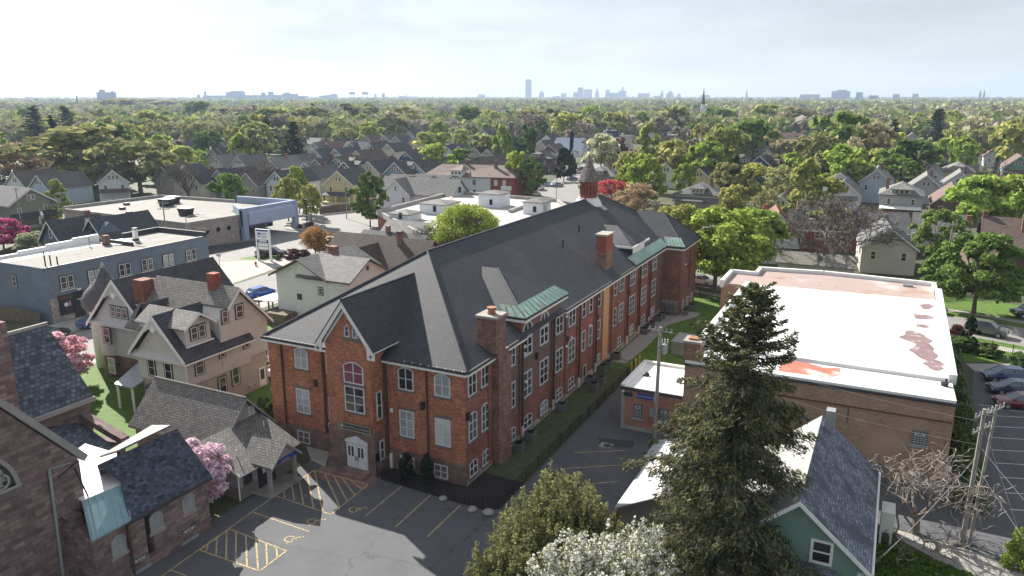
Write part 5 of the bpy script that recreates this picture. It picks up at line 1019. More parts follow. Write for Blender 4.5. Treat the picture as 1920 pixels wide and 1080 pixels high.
P = Pl((-75.0, 154.9, 2.6), nn); m = MB(['white_sign', 'metal_dark']); pbox(m, P, -1.6, 0, 1.6, 1.3, 0, .1); m.build('shop_sign', st)
m = MB('paint'); m.box(-92, 151.6, 6.2, -88.2, 154.5, 8.3); m.build('dormer_wall', st, color=(.65, .66, .66)); 
for k in range(3): window(st, (-91.3 + k * 1.2, 151.6, 6.9), 'y-', .8, .9, fm='white_trim', bars=(0, 0), split=False)
m = MB('shingle'); m.slab([(-92.4, 151.1, 8.2), (-87.8, 151.1, 8.2), (-90, 156, 9.6)], .1); m.slab([(-87.8, 151.1, 8.2), (-87.8, 156, 8.2), (-90, 156, 9.6)], .1); m.build('dormer_roof', st, color=(.2, .145, .12))
for q in ((-90.6, 158.7), (-80.5, 159)): MB('brick_old').box(q[0] - .4, q[1] - .4, 8, q[0] + .4, q[1] + .4, 11).build('chimney', st)
# ---- green house and sheds near the spruce
gh = thing('teal_cottage', 'teal cottage with worn slate roof and white gable trim', 'house', (24.9, 2, 0))
surf('teal_siding', (.165, .27, .225), pat='siding', bh=.14, vary=.12, noise=(1., .08))
m = MB('teal_siding'); gable_wall(m, 21.2, 28.4, -4.0, 8.9, 0, 3.9, 7.0, 'y'); m.build('wall', gh)
m = MB('slate_worn'); m.slab([(24.8, -4.5, 7.3), (28.9, -4.5, 3.75), (28.9, 9.1, 3.75), (24.8, 9.1, 7.3)], .18); rf = m.build('roof', gh)
surf('slope_lit_grey', (.30, .30, .29), noise=(.6, .12)); m = MB('slope_lit_grey'); m.slab([(24.8, -4.5, 7.3), (20.7, -4.5, 3.75), (20.7, 9.1, 3.75), (24.8, 9.1, 7.3)], .18); m.build('roof_slope', gh)  # sunward slope coloured paler than the slate, standing in for sunlight on it
m = MB('white_trim')
for s in (-1, 1): m.extrude([(24.8, -4.52, 7.28), (24.8 + s * 4.15, -4.52, 3.7), (24.8 + s * 4.15, -4.52, 3.42), (24.8, -4.52, 7.0)], (0, -.09, 0))
m.box(28.2, -4.75, 3.3, 29.05, -4.2, 3.55); m.tube((28.98, -4.5, 3.68), (28.98, 9.1, 3.68), .08); m.tube((29.0, -4.4, .1), (29.0, -4.4, 3.6), .06); m.build('trim', gh)
window(gh, (26.2, -4.0, 3.3), 'y-', 1.25, 1.55, fm='white_trim', bars=(0, 1), b=.16); MB('metal_grey').box(25.1, 7.6, 5.6, 25.7, 8.4, 8.3).build('chimney', gh)
m = MB('slate_worn'); m.slab([(24.6, -7.0, 2.3), (27.6, -6.6, 2.3), (27.2, -4.02, 3.1), (24.6, -4.02, 3.2)], .15); m.build('porch_roof', gh)
ga = thing('white_garage', 'garage with pale metal roof half hidden under the spruce', 'garage', (15, 4, 0))
surf('roof_metal_white', (.42, .42, .41), noise=(.8, .08))
m = MB('taupe_siding'); gable_wall(m, 13.0, 18.6, -1.2, 5.6, 0, 2.4, 3.7, 'y'); m.build('wall', ga); m = MB('roof_metal_white'); gable_slabs(m, 12.75, 18.9, -1.7, 5.9, 2.3, 3.9, 'y', .12); m.build('roof', ga)
gs = thing('garden_shed', 'small shed with striped grey metal roof beside the annex', 'shed', (13.8, 8.5, 0)); surf('roof_ribbed', (.42, .44, .45), pat='siding', bh=.3, vary=.4); m = MB('taupe_siding'); m.box(12.5, 7.2, 0, 15.2, 10.2, 2.1); m.build('wall', gs); m = MB('roof_ribbed'); m.slab([(12.2, 7.0, 2.1), (12.2, 10.5, 2.1), (15.4, 10.5, 3.0), (15.4, 7.0, 3.0)], .1); m.build('roof', gs)
t = thing('timber_curb', 'weathered timber edging beside the garage', 'curb', (11.9, 2, 0)); MB('wood_fence').box(11.75, -3, 0, 12.0, 9.2, .35).build('timber', t)
hb = thing('hvac_box', 'tall white outdoor cooling box on a stand by the teal cottage', 'cooling unit', (29.75, 6.4, 0)); m = MB('white_trim'); m.box(-.42, -.8, 1.0, .42, .8, 2.5); m.build('housing', hb, True); 
for x, y in ((-.32, -.7), (.32, -.7), (-.32, .7), (.32, .7)): MB('white_trim').box(x - .07, y - .07, 0, x + .07, y + .07, 1.0).build('leg', hb, True)
# ================================================================ trees
import numpy as np
def quads_mesh(name, C, U, V, mats, mi=None, extra=None):
    """many small leaf faces: centres C, half axes U and V; extra = MB with bark"""
    n = len(C); v = np.stack([C - U - V, C + U - V, C + U + V, C - U + V], axis=1).reshape(-1, 3)
    f = np.arange(n * 4).reshape(-1, 4)
    vs = v.tolist(); fs = f.tolist(); m = [0] * n if mi is None else list(mi)
    if extra is not None and extra.v:
        k = len(vs); vs += extra.v; fs += [[k + i for i in q] for q in extra.f]; m += [len(mats) - 1] * len(extra.f)
    me = bpy.data.meshes.new(name); me.from_pydata(vs, [], fs)
    for q in mats: me.materials.append(MATS[q])
    me.polygons.foreach_set('material_index', m); me.update(); return me
def leaf_axes(rg, N, size, jitter=.8):
    n = len(N); a = N + rg.normal(0, jitter, (n, 3)); a /= np.linalg.norm(a, axis=1)[:, None] + 1e-9
    t = rg.normal(0, 1, (n, 3)); u = np.cross(a, t); u /= np.linalg.norm(u, axis=1)[:, None] + 1e-9
    v = np.cross(a, u); s = size * rg.uniform(.6, 1.35, (n, 1)); return u * s, v * s * .8
def profile(shape, z):
    """relative crown radius at relative crown height 0..1"""
    if shape == 'dome': return np.sqrt(np.clip(1 - (np.clip(z - .22, 0, 1) / .78) ** 2, 0, 1)) * np.where(z < .22, .6 + .4 * z / .22, 1)
    if shape == 'vase': return np.sqrt(np.clip(1 - (np.clip(z - .6, 0, 1) / .4) ** 2, 0, 1)) * np.clip(.4 + z * 1.0, 0, 1)
    if shape == 'cone': return np.clip(1.02 - z, 0, 1) ** .75 * np.clip(.55 + z * 3, 0, 1)
    if shape == 'egg': return np.sin(np.pi * np.clip(z, 0, 1) ** .75) ** .65
    return np.sqrt(np.clip(1 - (2 * z - 1) ** 2, 0, 1))
def crown_points(rg, n, clumps, shape, z0=.25, cr=.13, fill=.35):
    zc = rg.uniform(.04, .97, clumps); th = rg.uniform(0, 2 * np.pi, clumps); rr = profile(shape, zc) * .5 * np.where(rg.uniform(0, 1, clumps) < fill, rg.uniform(.2, .75, clumps), rg.uniform(.74, .98, clumps))
    lob = 1 + .14 * np.sin(3 * th + rg.uniform(0, 6)) + .1 * np.sin(5 * th + 4 * zc + rg.uniform(0, 6)); rr = rr * lob
    cc = np.stack([rr * np.cos(th), rr * np.sin(th), z0 + (1 - z0) * zc], 1)
    w = rg.integers(0, clumps, n); d = rg.normal(0, 1, (n, 3)); d /= np.linalg.norm(d, axis=1)[:, None]
    d[:, 2] = np.where(d[:, 2] < -.3, -d[:, 2], d[:, 2])
    r = cr * rg.uniform(.7, 1.3, clumps)[w] * rg.uniform(.45, 1.05, n); p = cc[w] + d * r[:, None] * np.array([1, 1, .8])
    out = p - np.array([0, 0, z0 + (1 - z0) * .42]); out /= np.linalg.norm(out, axis=1)[:, None] + 1e-9
    return p, d * .6 + out * .6 + np.array([0, 0, .25]), cc
def limbs(rg, cc, z0, k, r0, n=6):
    mb = MB('bark'); top = z0 + .12; mb.tube((0, 0, 0), (0, 0, .05), r0 * 1.5, r0 * 1.1, n); mb.tube((0, 0, .05), (.004, 0, z0), r0 * 1.1, r0 * .85, n)
    mb.tube((.004, 0, z0), (0, .01, min(.8, z0 + .4)), r0 * .85, r0 * .25, n)
    for i in rg.choice(len(cc), min(k, len(cc)), False):
        a = Vector((0, 0, z0 + rg.uniform(-.04, .18))); b = Vector(cc[i]); m = a.lerp(b, .5) + Vector((rg.normal(0, .02), rg.normal(0, .02), .03)); mb.tube(a, m, r0 * .5, r0 * .3, 5, cap=False); mb.tube(m, b, r0 * .3, r0 * .08, 4, cap=False)
    return mb
CROWNS = {}
def crown(kind, i, lod):
    key = (kind, i, lod)
    if key in CROWNS: return CROWNS[key]
    rg = np.random.default_rng(abs(hash((len(kind) * 7 + ord(kind[0]), i, lod))) % 9999 + 1)
    shape, z0 = {'maple': ('round', .24), 'dome': ('dome', .2), 'vase': ('vase', .2), 'egg': ('egg', .12), 'cone': ('cone', .03), 'bush': ('dome', .0)}[kind]
    n, leaf, cl, cr = {0: (15000, .0165, 75, .10), 1: (4200, .031, 52, .115), 2: (950, .056, 30, .13)}[lod]
    if kind == 'cone': cr *= .6
    if kind in ('bush',): cr *= 1.2
    p, N, cc = crown_points(rg, n, cl, shape, z0, cr); U, V = leaf_axes(rg, N, leaf)
    tr = limbs(rg, cc, max(z0 + .03, .05), {0: 22, 1: 12, 2: 4}[lod], .022)
    if lod == 2: r = (quads_mesh('tree_far', p, U, V, ['leaf', 'bark'], None, tr), None)
    else: r = (quads_mesh('crown', p, U, V, ['leaf']), tr.mesh('trunk'))
    CROWNS[key] = r; return r
def branch_tree(seed, levels, spread, n0=5, thick=.022, mat='bark', side=4, up=.35, z0=.2, ratio=.66, twist=.22, rmin=0.0):
    rg = random.Random(seed); mb = MB(mat); tips = []
    def grow(p, d, L, r, lv):
        q = p; dd = d.copy(); k = 2 if lv < levels else 1
        for j in range(k):
            dd = (dd + Vector((rg.gauss(0, twist), rg.gauss(0, twist), rg.gauss(0, twist * .6)))).normalized(); e2 = q + dd * (L / k); mb.tube(q, e2, r * (1 - j * .25), r * (1 - (j + 1) * .3), side if lv < 3 else 3, cap=False); q = e2
        if lv >= levels: tips.append(q); return
        for i in range(3):
            t = rg.uniform(.45, 1.0) if i else 1.0; o = p.lerp(q, t); a = dd.orthogonal().normalized(); a.rotate(Matrix.Rotation(rg.uniform(0, 6.28), 3, dd)); nd = (dd * (1 - spread) + a * spread + Vector((0, 0, up * .3))).normalized(); grow(o, nd, L * rg.uniform(ratio - .1, ratio + .12), max(rmin, r * .58), lv + 1)
    mb.tube((0, 0, 0), (0, 0, z0), thick * 1.35, thick, 7); 
    for i in range(n0):
        a = 6.28 * i / n0 + rg.uniform(-.4, .4); s = rg.uniform(.25, .7); grow(Vector((0, 0, z0 * rg.uniform(.8, 1))), Vector((math.cos(a) * s, math.sin(a) * s, 1)).normalized(), .33, thick * .6, 1)
    zs = max(v[2] for v in mb.v); xs = max(max(abs(v[0]), abs(v[1])) for v in mb.v) * 2
    mb.v = [(a / xs, b / xs, c / zs) for a, b, c in mb.v]; tips = [Vector((t.x / xs, t.y / xs, t.z / zs)) for t in tips]
    return mb, tips
BARE = {}
def bare(i, lod, sparse):
    key = (i, lod, sparse)
    if key in BARE: return BARE[key]
    mb, tips = branch_tree(31 + i, {0: 7, 1: 6, 2: 4}[lod] - (1 if sparse and lod < 2 else 0), .46, 6, .03, rmin=.003)
    if not sparse: r = (mb.mesh('branches'), None)
    else:
        rg = np.random.default_rng(i + 77); n, lf, cl = {0: (9000, .0095, 70), 1: (3400, .017, 55), 2: (900, .038, 30)}[lod]
        C, N, cc = crown_points(rg, n, cl, ('maple', 'dome', 'vase', 'maple')[i % 4] if False else ('round', 'dome', 'vase', 'dome')[i % 4], .24, .13, .5); U, V = leaf_axes(rg, N, lf)
        r = (quads_mesh('crown', C, U, V, ['leaf']), mb.mesh('branches')) if lod < 2 else (quads_mesh('tree_far', C, U, V, ['leaf', 'bark'], None, mb), None)
    BARE[key] = r; return r
CONI = {}
def conifer(i, lod):
    key = (i, lod)
    if key in CONI: return CONI[key]
    rg = np.random.default_rng(500 + i); C, U, V = [], [], []
    nb, per = {1: (330, 16), 2: (150, 6)}[lod]
    for b in range(nb):
        z = 1 - (b / nb) ** .8 * .93; th = rg.uniform(0, 6.28); L = (.06 + (1 - z) * .5) * rg.uniform(.65, 1.1); dv = np.array([np.cos(th), np.sin(th), 0]); sd = np.array([-dv[1], dv[0], 0])
        for j in range(per):
            t = (j + rg.uniform(0, 1)) / per; p = dv * (L * t) + np.array([0, 0, z - .05 * t * (1.2 - z) + .05 * t * t]); w = L * (.26 if lod == 1 else .3) * (1.05 - t)
            C.append(p + sd * rg.normal(0, w * .5)); s = .03 if lod == 1 else .055
            U.append((dv + sd * rg.normal(0, .6)) * s * rg.uniform(.6, 1.2)); V.append((sd * rg.uniform(.3, .8) + np.array([0, 0, rg.uniform(-.5, .2)])) * s * .42)
    C, U, V = map(np.array, (C, U, V)); C[:, 2] *= 1
    tr = MB('bark').tube((0, 0, 0), (0, 0, .95), .02, .004, 6)
    r = (quads_mesh('crown', C, U, V, ['needle']), tr.mesh('trunk')) if lod == 1 else (quads_mesh('tree_far', C, U, V, ['needle', 'bark'], None, tr), None)
    CONI[key] = r; return r
COLS = {'yg': (.39, .41, .13), 'lime': (.31, .40, .09), 'green': (.17, .25, .07), 'deep': (.105, .165, .055), 'olive': (.34, .345, .155), 'tan': (.35, .32, .20), 'orange': (.50, .38, .24), 'red': (.26, .125, .11), 'redbright': (.5, .12, .11), 'dark': (.035, .052, .032), 'pale': (.42, .43, .28), 'grey': (.27, .235, .21), 'pink': (.86, .56, .60), 'magenta': (.48, .12, .24), 'blush': (.80, .58, .66), 'amber': (.42, .25, .10), 'white': (.62, .62, .56), 'plum': (.16, .06, .06), 'ochre': (.36, .30, .05)}
KIND_WORDS = {'yg': 'yellow green', 'lime': 'lime green', 'green': 'mid green', 'deep': 'deep green', 'olive': 'olive budding', 'tan': 'tan budding', 'orange': 'orange tinged', 'red': 'reddish', 'redbright': 'bright red', 'dark': 'dark', 'pale': 'pale leafed', 'grey': 'grey bare', 'pink': 'pink blossoming', 'magenta': 'magenta blossoming', 'blush': 'blush', 'amber': 'amber leafed', 'white': 'white blossoming', 'plum': 'plum leafed', 'ochre': 'golden'}
SHAPE_WORDS = {'maple': 'round crowned tree', 'dome': 'broad domed tree', 'vase': 'vase shaped tree', 'egg': 'egg shaped tree', 'cone': 'cone shaped tree', 'bush': 'bush', 'spruce': 'spruce', 'bare': 'branching tree', 'bud': 'wiry tree'}
AUTO = []   # things that get their label from their look and their neighbours
tcount = [0]
def tree(pos, w, h, shape, col, label=None, lod=None, name=None, group=None):
    tcount[0] += 1; i = tcount[0] % 4; D = dist(pos); pz = pos[2] if len(pos) > 2 else 0
    if lod is None: lod = 0 if D < 75 else (1 if D < 260 else 2)
    nm = name or {'spruce': 'spruce_tree', 'bush': 'bush', 'bare': 'bare_tree', 'cone': 'conical_tree', 'bud': 'budding_tree'}.get(shape, 'leafy_tree')
    cat = 'bush' if shape == 'bush' else 'tree'
    c = COLS[col]; k = rnd.uniform(.86, 1.14); c = (c[0] * k * rnd.uniform(.94, 1.06), c[1] * k, c[2] * k)
    if shape == 'spruce': a, b = conifer(i, max(1, lod))
    elif shape == 'bare': a, b = bare(i, lod, False)
    elif shape == 'bud': a, b = bare(i, lod, True)
    else: a, b = crown(shape, i, lod)
    rz = rnd.uniform(0, 6.28)
    if b is None:
        o = bpy.data.objects.new(nm, a); COL.objects.link(o); o.location = (pos[0], pos[1], pz); o.rotation_euler = (0, 0, rz); o.scale = (w, w, h); o.color = rgb(c); tag(o, label or '', cat, group, 'thing')
    else:
        o = bpy.data.objects.new(nm, None); COL.objects.link(o); o.location = (pos[0], pos[1], pz); o.rotation_euler = (0, 0, rz); tag(o, label or '', cat, group, 'thing')
        for me in (a, b):
            q = bpy.data.objects.new(me.name.split('.')[0], me); COL.objects.link(q); q.parent = o; q.scale = (w, w, h); q.color = rgb(c)
    if not label: AUTO.append((o, f'{KIND_WORDS[col]} {SHAPE_WORDS[shape]}', (pos[0], pos[1], h * .7)))
    return o
def T_(px, top, wpx, h, shape, col, label=None, **k):
    p = at(px, top, h * .97); D = (p - CAM).length; return tree((p.x, p.y), max(1.0, wpx * D / F), h, shape, col, label, **k)
MID = [
 (18, 272, 110, 15, 'bud', 'orange'), (150, 246, 190, 19, 'bud', 'olive'), (252, 258, 150, 18, 'bud', 'olive'), (100, 341, 66, 10, 'cone', 'yg'), (62, 203, 74, 24, 'spruce', 'dark'), (95, 222, 60, 22, 'spruce', 'dark'), (119, 203, 58, 23, 'spruce', 'dark'),
 (176, 236, 78, 15, 'dome', 'lime'), (246, 240, 76, 14, 'dome', 'lime'), (303, 270, 58, 12, 'maple', 'yg'), (242, 187, 112, 22, 'vase', 'olive'), (372, 194, 66, 22, 'dome', 'green'), (326, 189, 56, 20, 'bud', 'tan'), (336, 224, 50, 13, 'maple', 'red'), (150, 222, 60, 16, 'maple', 'olive'),
 (424, 331, 60, 9.5, 'maple', 'green'), (346, 296, 100, 13, 'bare', 'grey'), (482, 292, 105, 13, 'bare', 'grey'), (556, 316, 42, 12, 'egg', 'lime'), (536, 340, 46, 10, 'maple', 'yg'), (580, 352, 40, 9, 'maple', 'yg'), (499, 222, 62, 19, 'spruce', 'dark'), (549, 232, 70, 19, 'spruce', 'dark'), (456, 256, 56, 14, 'maple', 'lime'), (478, 250, 60, 15, 'maple', 'olive'), (425, 205, 70, 18, 'bud', 'tan'), (388, 250, 50, 13, 'maple', 'deep'), (275, 232, 50, 17, 'maple', 'olive'), (290, 250, 46, 15, 'bud', 'grey'),
 (690, 328, 62, 12.5, 'egg', 'green'), (818, 276, 66, 13, 'dome', 'lime'), (868, 284, 54, 10, 'dome', 'green'), (968, 290, 46, 13, 'maple', 'lime'), (996, 298, 48, 12, 'egg', 'green'), (945, 236, 44, 18, 'egg', 'lime'), (985, 242, 46, 17, 'maple', 'deep'), (660, 198, 90, 22, 'vase', 'olive'), (692, 233, 46, 14, 'maple', 'lime'), (823, 231, 36, 15, 'dome', 'lime'), (795, 252, 56, 12, 'dome', 'yg'), (822, 252, 40, 12, 'dome', 'lime'), (866, 247, 38, 13, 'maple', 'yg'), (905, 255, 46, 13, 'maple', 'olive'),
 (1073, 249, 20, 16, 'cone', 'dark'), (1058, 284, 40, 11, 'egg', 'dark'), (1128, 258, 74, 15, 'maple', 'pale'), (1066, 217, 66, 19, 'vase', 'yg'), (1218, 232, 66, 19, 'cone', 'yg'), (1262, 203, 70, 22, 'dome', 'olive'), (1312, 244, 44, 15, 'egg', 'deep'), (1358, 244, 66, 18, 'vase', 'yg'), (1330, 272, 80, 15, 'dome', 'lime'), (1270, 272, 76, 14, 'maple', 'yg'), (1212, 298, 72, 14, 'egg', 'lime'), (1415, 230, 90, 19, 'dome', 'green'), (1284, 312, 40, 10, 'maple', 'lime'), (1380, 297, 70, 13.5, 'spruce', 'dark'),
 (1145, 342, 76, 8, 'bud', 'redbright'), (1195, 347, 84, 9, 'bud', 'orange'), (1165, 262, 30, 10, 'maple', 'plum'),
 (1515, 302, 100, 16, 'cone', 'yg'), (1550, 338, 76, 11, 'maple', 'yg'), (1592, 280, 92, 15, 'dome', 'lime'), (1488, 262, 90, 15, 'bud', 'tan'), (1545, 258, 80, 17, 'vase', 'olive'), (1678, 228, 62, 18.5, 'spruce', 'dark'), (1762, 208, 70, 22.3, 'spruce', 'dark'), (1575, 222, 100, 22, 'vase', 'green'), (1640, 236, 80, 20, 'bud', 'tan'), (1710, 270, 90, 15, 'maple', 'deep'), (1800, 262, 56, 15, 'maple', 'lime'), (1660, 290, 60, 12, 'maple', 'green'), (1450, 245, 44, 14, 'bud', 'olive'), (1470, 320, 70, 12, 'bud', 'olive'), (1440, 360, 50, 9, 'bud', 'olive'),
 (1850, 340, 110, 13, 'maple', 'lime'), (1912, 338, 90, 13, 'maple', 'lime'), (1870, 288, 76, 14, 'bare', 'grey'), (1905, 240, 70, 18, 'maple', 'yg'), (1840, 243, 50, 16, 'bud', 'olive'),
 (1560, 395, 90, 8, 'bud', 'olive'), (1380, 352, 60, 8, 'maple', 'yg'), (1415, 400, 70, 7, 'maple', 'olive'),
 (460, 200, 60, 20, 'bud', 'tan'), (520, 205, 90, 20, 'dome', 'yg'), (590, 205, 60, 20, 'vase', 'olive'), (585, 198, 24, 22, 'cone', 'dark'), (760, 205, 60, 20, 'vase', 'olive'), (730, 212, 50, 19, 'bud', 'tan'), (880, 205, 60, 20, 'dome', 'green'), (1000, 210, 60, 19, 'vase', 'yg'), (1110, 203, 50, 20, 'dome', 'lime'), (1155, 215, 56, 18, 'dome', 'yg'), (1490, 205, 70, 20, 'bud', 'tan'), (1345, 205, 60, 20, 'maple', 'green'), (1440, 200, 60, 21, 'dome', 'yg'),
]
for q in MID: T_(*q)
# near and distinctive trees, each with its own words
T_(868, 388, 118, 11, 'bud', 'lime', 'half leafed lime tree between the school roof and the white flat roof', lod=0)
T_(868, 396, 110, 9.5, 'maple', 'lime', 'bushy lime green tree rising over the school ridge', lod=1)
T_(800, 418, 110, 8, 'bare', 'pink', 'mauve bare tree beside the dark brown roof', lod=1)
tree((4.2, 70.8), 15, 12.5, 'maple', 'lime', 'lime green street tree standing past the school wing', lod=0)
tree((-3, 76), 11, 12, 'dome', 'yg', 'yellow green street tree behind the school hip roof', lod=0)
tree((6.5, 84.5), 11, 11, 'maple', 'lime', 'lime green tree in front of the double garage', lod=1)
p = at(1560, 512); tree((p.x, p.y), 23, 14, 'bare', 'grey', 'huge spreading bare tree behind the white roofed gym', lod=0)
p = at(1748, 512); tree((p.x, p.y), 8.4, 10.5, 'maple', 'green', 'green tree before the grey house with satellite dishes', lod=0)
p = at(1825, 588); tree((p.x, p.y), 12.5, 11, 'dome', 'green', 'large bright green maple leaning over the street by the parked truck', lod=0)
tree((-48.5, -1.2), 7.2, 6.0, 'dome', 'pink', 'pink cherry tree in bloom between church roof and turreted house', lod=0)
tree((-44, -5.8), 3.5, 3.8, 'maple', 'pink', 'small pink flowering tree along the church path', lod=0, name='flowering_shrub')
tree((-16.7, -11.1), 4.9, 4.9, 'dome', 'blush', 'pale pink magnolia between the chapel and the hall', lod=0)
p = at(8, 470); tree((p.x, p.y), 9, 6.5, 'dome', 'magenta', 'magenta crabapple at the edge beside the wooden fence', lod=1)
p = at(70, 480); tree((p.x, p.y), 8, 4.5, 'dome', 'pale', 'pale green shrubby tree beside the blue cottage', lod=1)
p = at(592, 480); tree((p.x, p.y), 6.5, 5.5, 'bud', 'amber', 'amber twiggy shrub behind the white stucco house', lod=0)
p = at(600, 480); tree((p.x, p.y), 5.5, 5.0, 'vase', 'amber', 'amber orange bush at the roadside corner', lod=1, name='bush')
for q, w, h, c, l in (((-49, -7.2), 1.5, 1.2, 'plum', 'plum leafed low bush by the church path'), ((-47.2, -8.2), 1.6, 1.3, 'ochre', 'golden yellow bush by the church path'), ((-46, -2.5), 2.6, 2.4, 'green', 'green bush under the cherry tree'), ((-43.5, -3.6), 3, 2.6, 'deep', 'dark evergreen bush beside the brick turret base'), ((-40.5, -5), 2.5, 2.2, 'deep', 'dark round bush near the house porch'), ((-41.5, -8), 3.2, 2.4, 'dark', 'dark spreading bush on the shaded house lawn'), ((-45, -9.5), 2.2, 1.9, 'deep', 'dense green bush at the end of the church path'),
    ((-21.3, 0.5), 1.9, 3.2, 'deep', 'narrow evergreen bush behind the hall gable'), ((-20.4, 2.3), 1.6, 3.6, 'deep', 'dark evergreen hugging the school corner'), ((-5.0, -1.1), 1.2, 2.1, 'dark', 'climbing dark bush between the basement windows'), ((-2.9, -1.1), 1.1, 2.5, 'dark', 'tall dark bush near the school corner'),
    ((-79.3, 59.2), 1.7, 1.3, 'plum', 'dark plum bush first on the sign island'), ((-77.5, 58.3), 1.2, .9, 'deep', 'small green bush beside the sign post'), ((-74.4, 59.0), 1.2, .9, 'deep', 'small green bush between the sign posts'), ((-72.8, 61.2), 3.2, 1.8, 'plum', 'wide plum bush behind the tall sign'), ((-71.0, 62.3), 2.6, 1.6, 'plum', 'plum bush at the end of the sign island'),
    ((36.9, 61.0), 2.4, 1.6, 'plum', 'red leafed shrub before the parked grey utility car'), ((39.8, 55.0), 3.0, 1.3, 'deep', 'low dark bush at the lot corner'), ((36.8, 56.0), 3.4, 1.5, 'deep', 'dark bush beside the small blue spruce'), ((43.0, 52.6), 3.0, 1.4, 'deep', 'dark bush along the curved lot edge'),
    ((37.6, 6.6), 1.9, 2.6, 'lime', 'clipped bright green bush beside the leaning pole'), ((39.0, 1.5), 3.4, 2.2, 'lime', 'sprawling lime bush in the bottom corner'), ((12.2, 9.9), 1.2, 2.4, 'green', 'upright green bush by the striped shed'), ((31.4, 80.5), 2.2, 1.5, 'lime', 'lime bush by the garage drive')):
    tree(q, w, h, 'bush', c, l, lod=1)
tree((37.8, 56.8), 2.6, 4.2, 'cone', 'dark', 'small blue spruce on the lawn before the parked utility car', lod=1)
# hedges: one thing each
def hedge(label, pts, w, h, col, n, leaf=.14):
    rg = np.random.default_rng(int(abs(pts[0][0] * 10))); P = []
    for a, b in zip(pts[:-1], pts[1:]):
        k = n // (len(pts) - 1); t = rg.uniform(0, 1, (k, 1)); q = np.array([[a[0], a[1], 0]]) * (1 - t) + np.array([[b[0], b[1], 0]]) * t; th = rg.uniform(0, np.pi, k); d = np.array([b[0] - a[0], b[1] - a[1]]); d = d / np.linalg.norm(d)
        r = rg.uniform(.75, 1.05, k) * (1 + .22 * np.sin(t[:, 0] * 22 + 2)); q[:, 0] += -d[1] * np.cos(th) * r * w / 2; q[:, 1] += d[0] * np.cos(th) * r * w / 2; q[:, 2] = np.sin(th) ** .6 * r * h; P.append(q)
    P = np.concatenate(P); U, V = leaf_axes(rg, np.tile([0, 0, .5], (len(P), 1)), leaf); me = quads_mesh('hedge', P, U, V, ['leaf']); o = bpy.data.objects.new('hedge', me); COL.objects.link(o); o.color = rgb(COLS[col]); tag(o, label, 'hedge', None, 'thing')
hedge('long dark hedge down the side of the white roofed gym', [(35.2, 13), (35.4, 34), (35.0, 54)], 2.0, 1.7, 'deep', 9000)
hedge('golden clipped hedge behind the far parapet of the gym', [(24.0, 69.5), (33.5, 66.3)], 2.4, 1.8, 'ochre', 4500)
hedge('dark clipped hedge on the far side of the street', [(-6.5, 92.5), (3.5, 88.5)], 2.2, 1.6, 'dark', 4000)
# grass tufts over the sunny bottom corner
rg = np.random.default_rng(5); k = 9000; C = np.stack([rg.uniform(29, 44, k), rg.uniform(-6, 6.2, k), rg.uniform(.02, .16, k)], 1); C = C[(C[:, 1] < 6.0 - (C[:, 0] - 30) * .32) & (C[:, 0] + C[:, 1] * .3 > 29.5)]; U, V = leaf_axes(rg, np.tile([0., 0, .4], (len(C), 1)), .1); me = quads_mesh('grass_tufts', C, U, V, ['leaf_grass']); o = bpy.data.objects.new('grass_tufts', me); COL.objects.link(o); tag(o, 'rough grass and weeds at the bottom corner', 'grass', None, 'stuff')

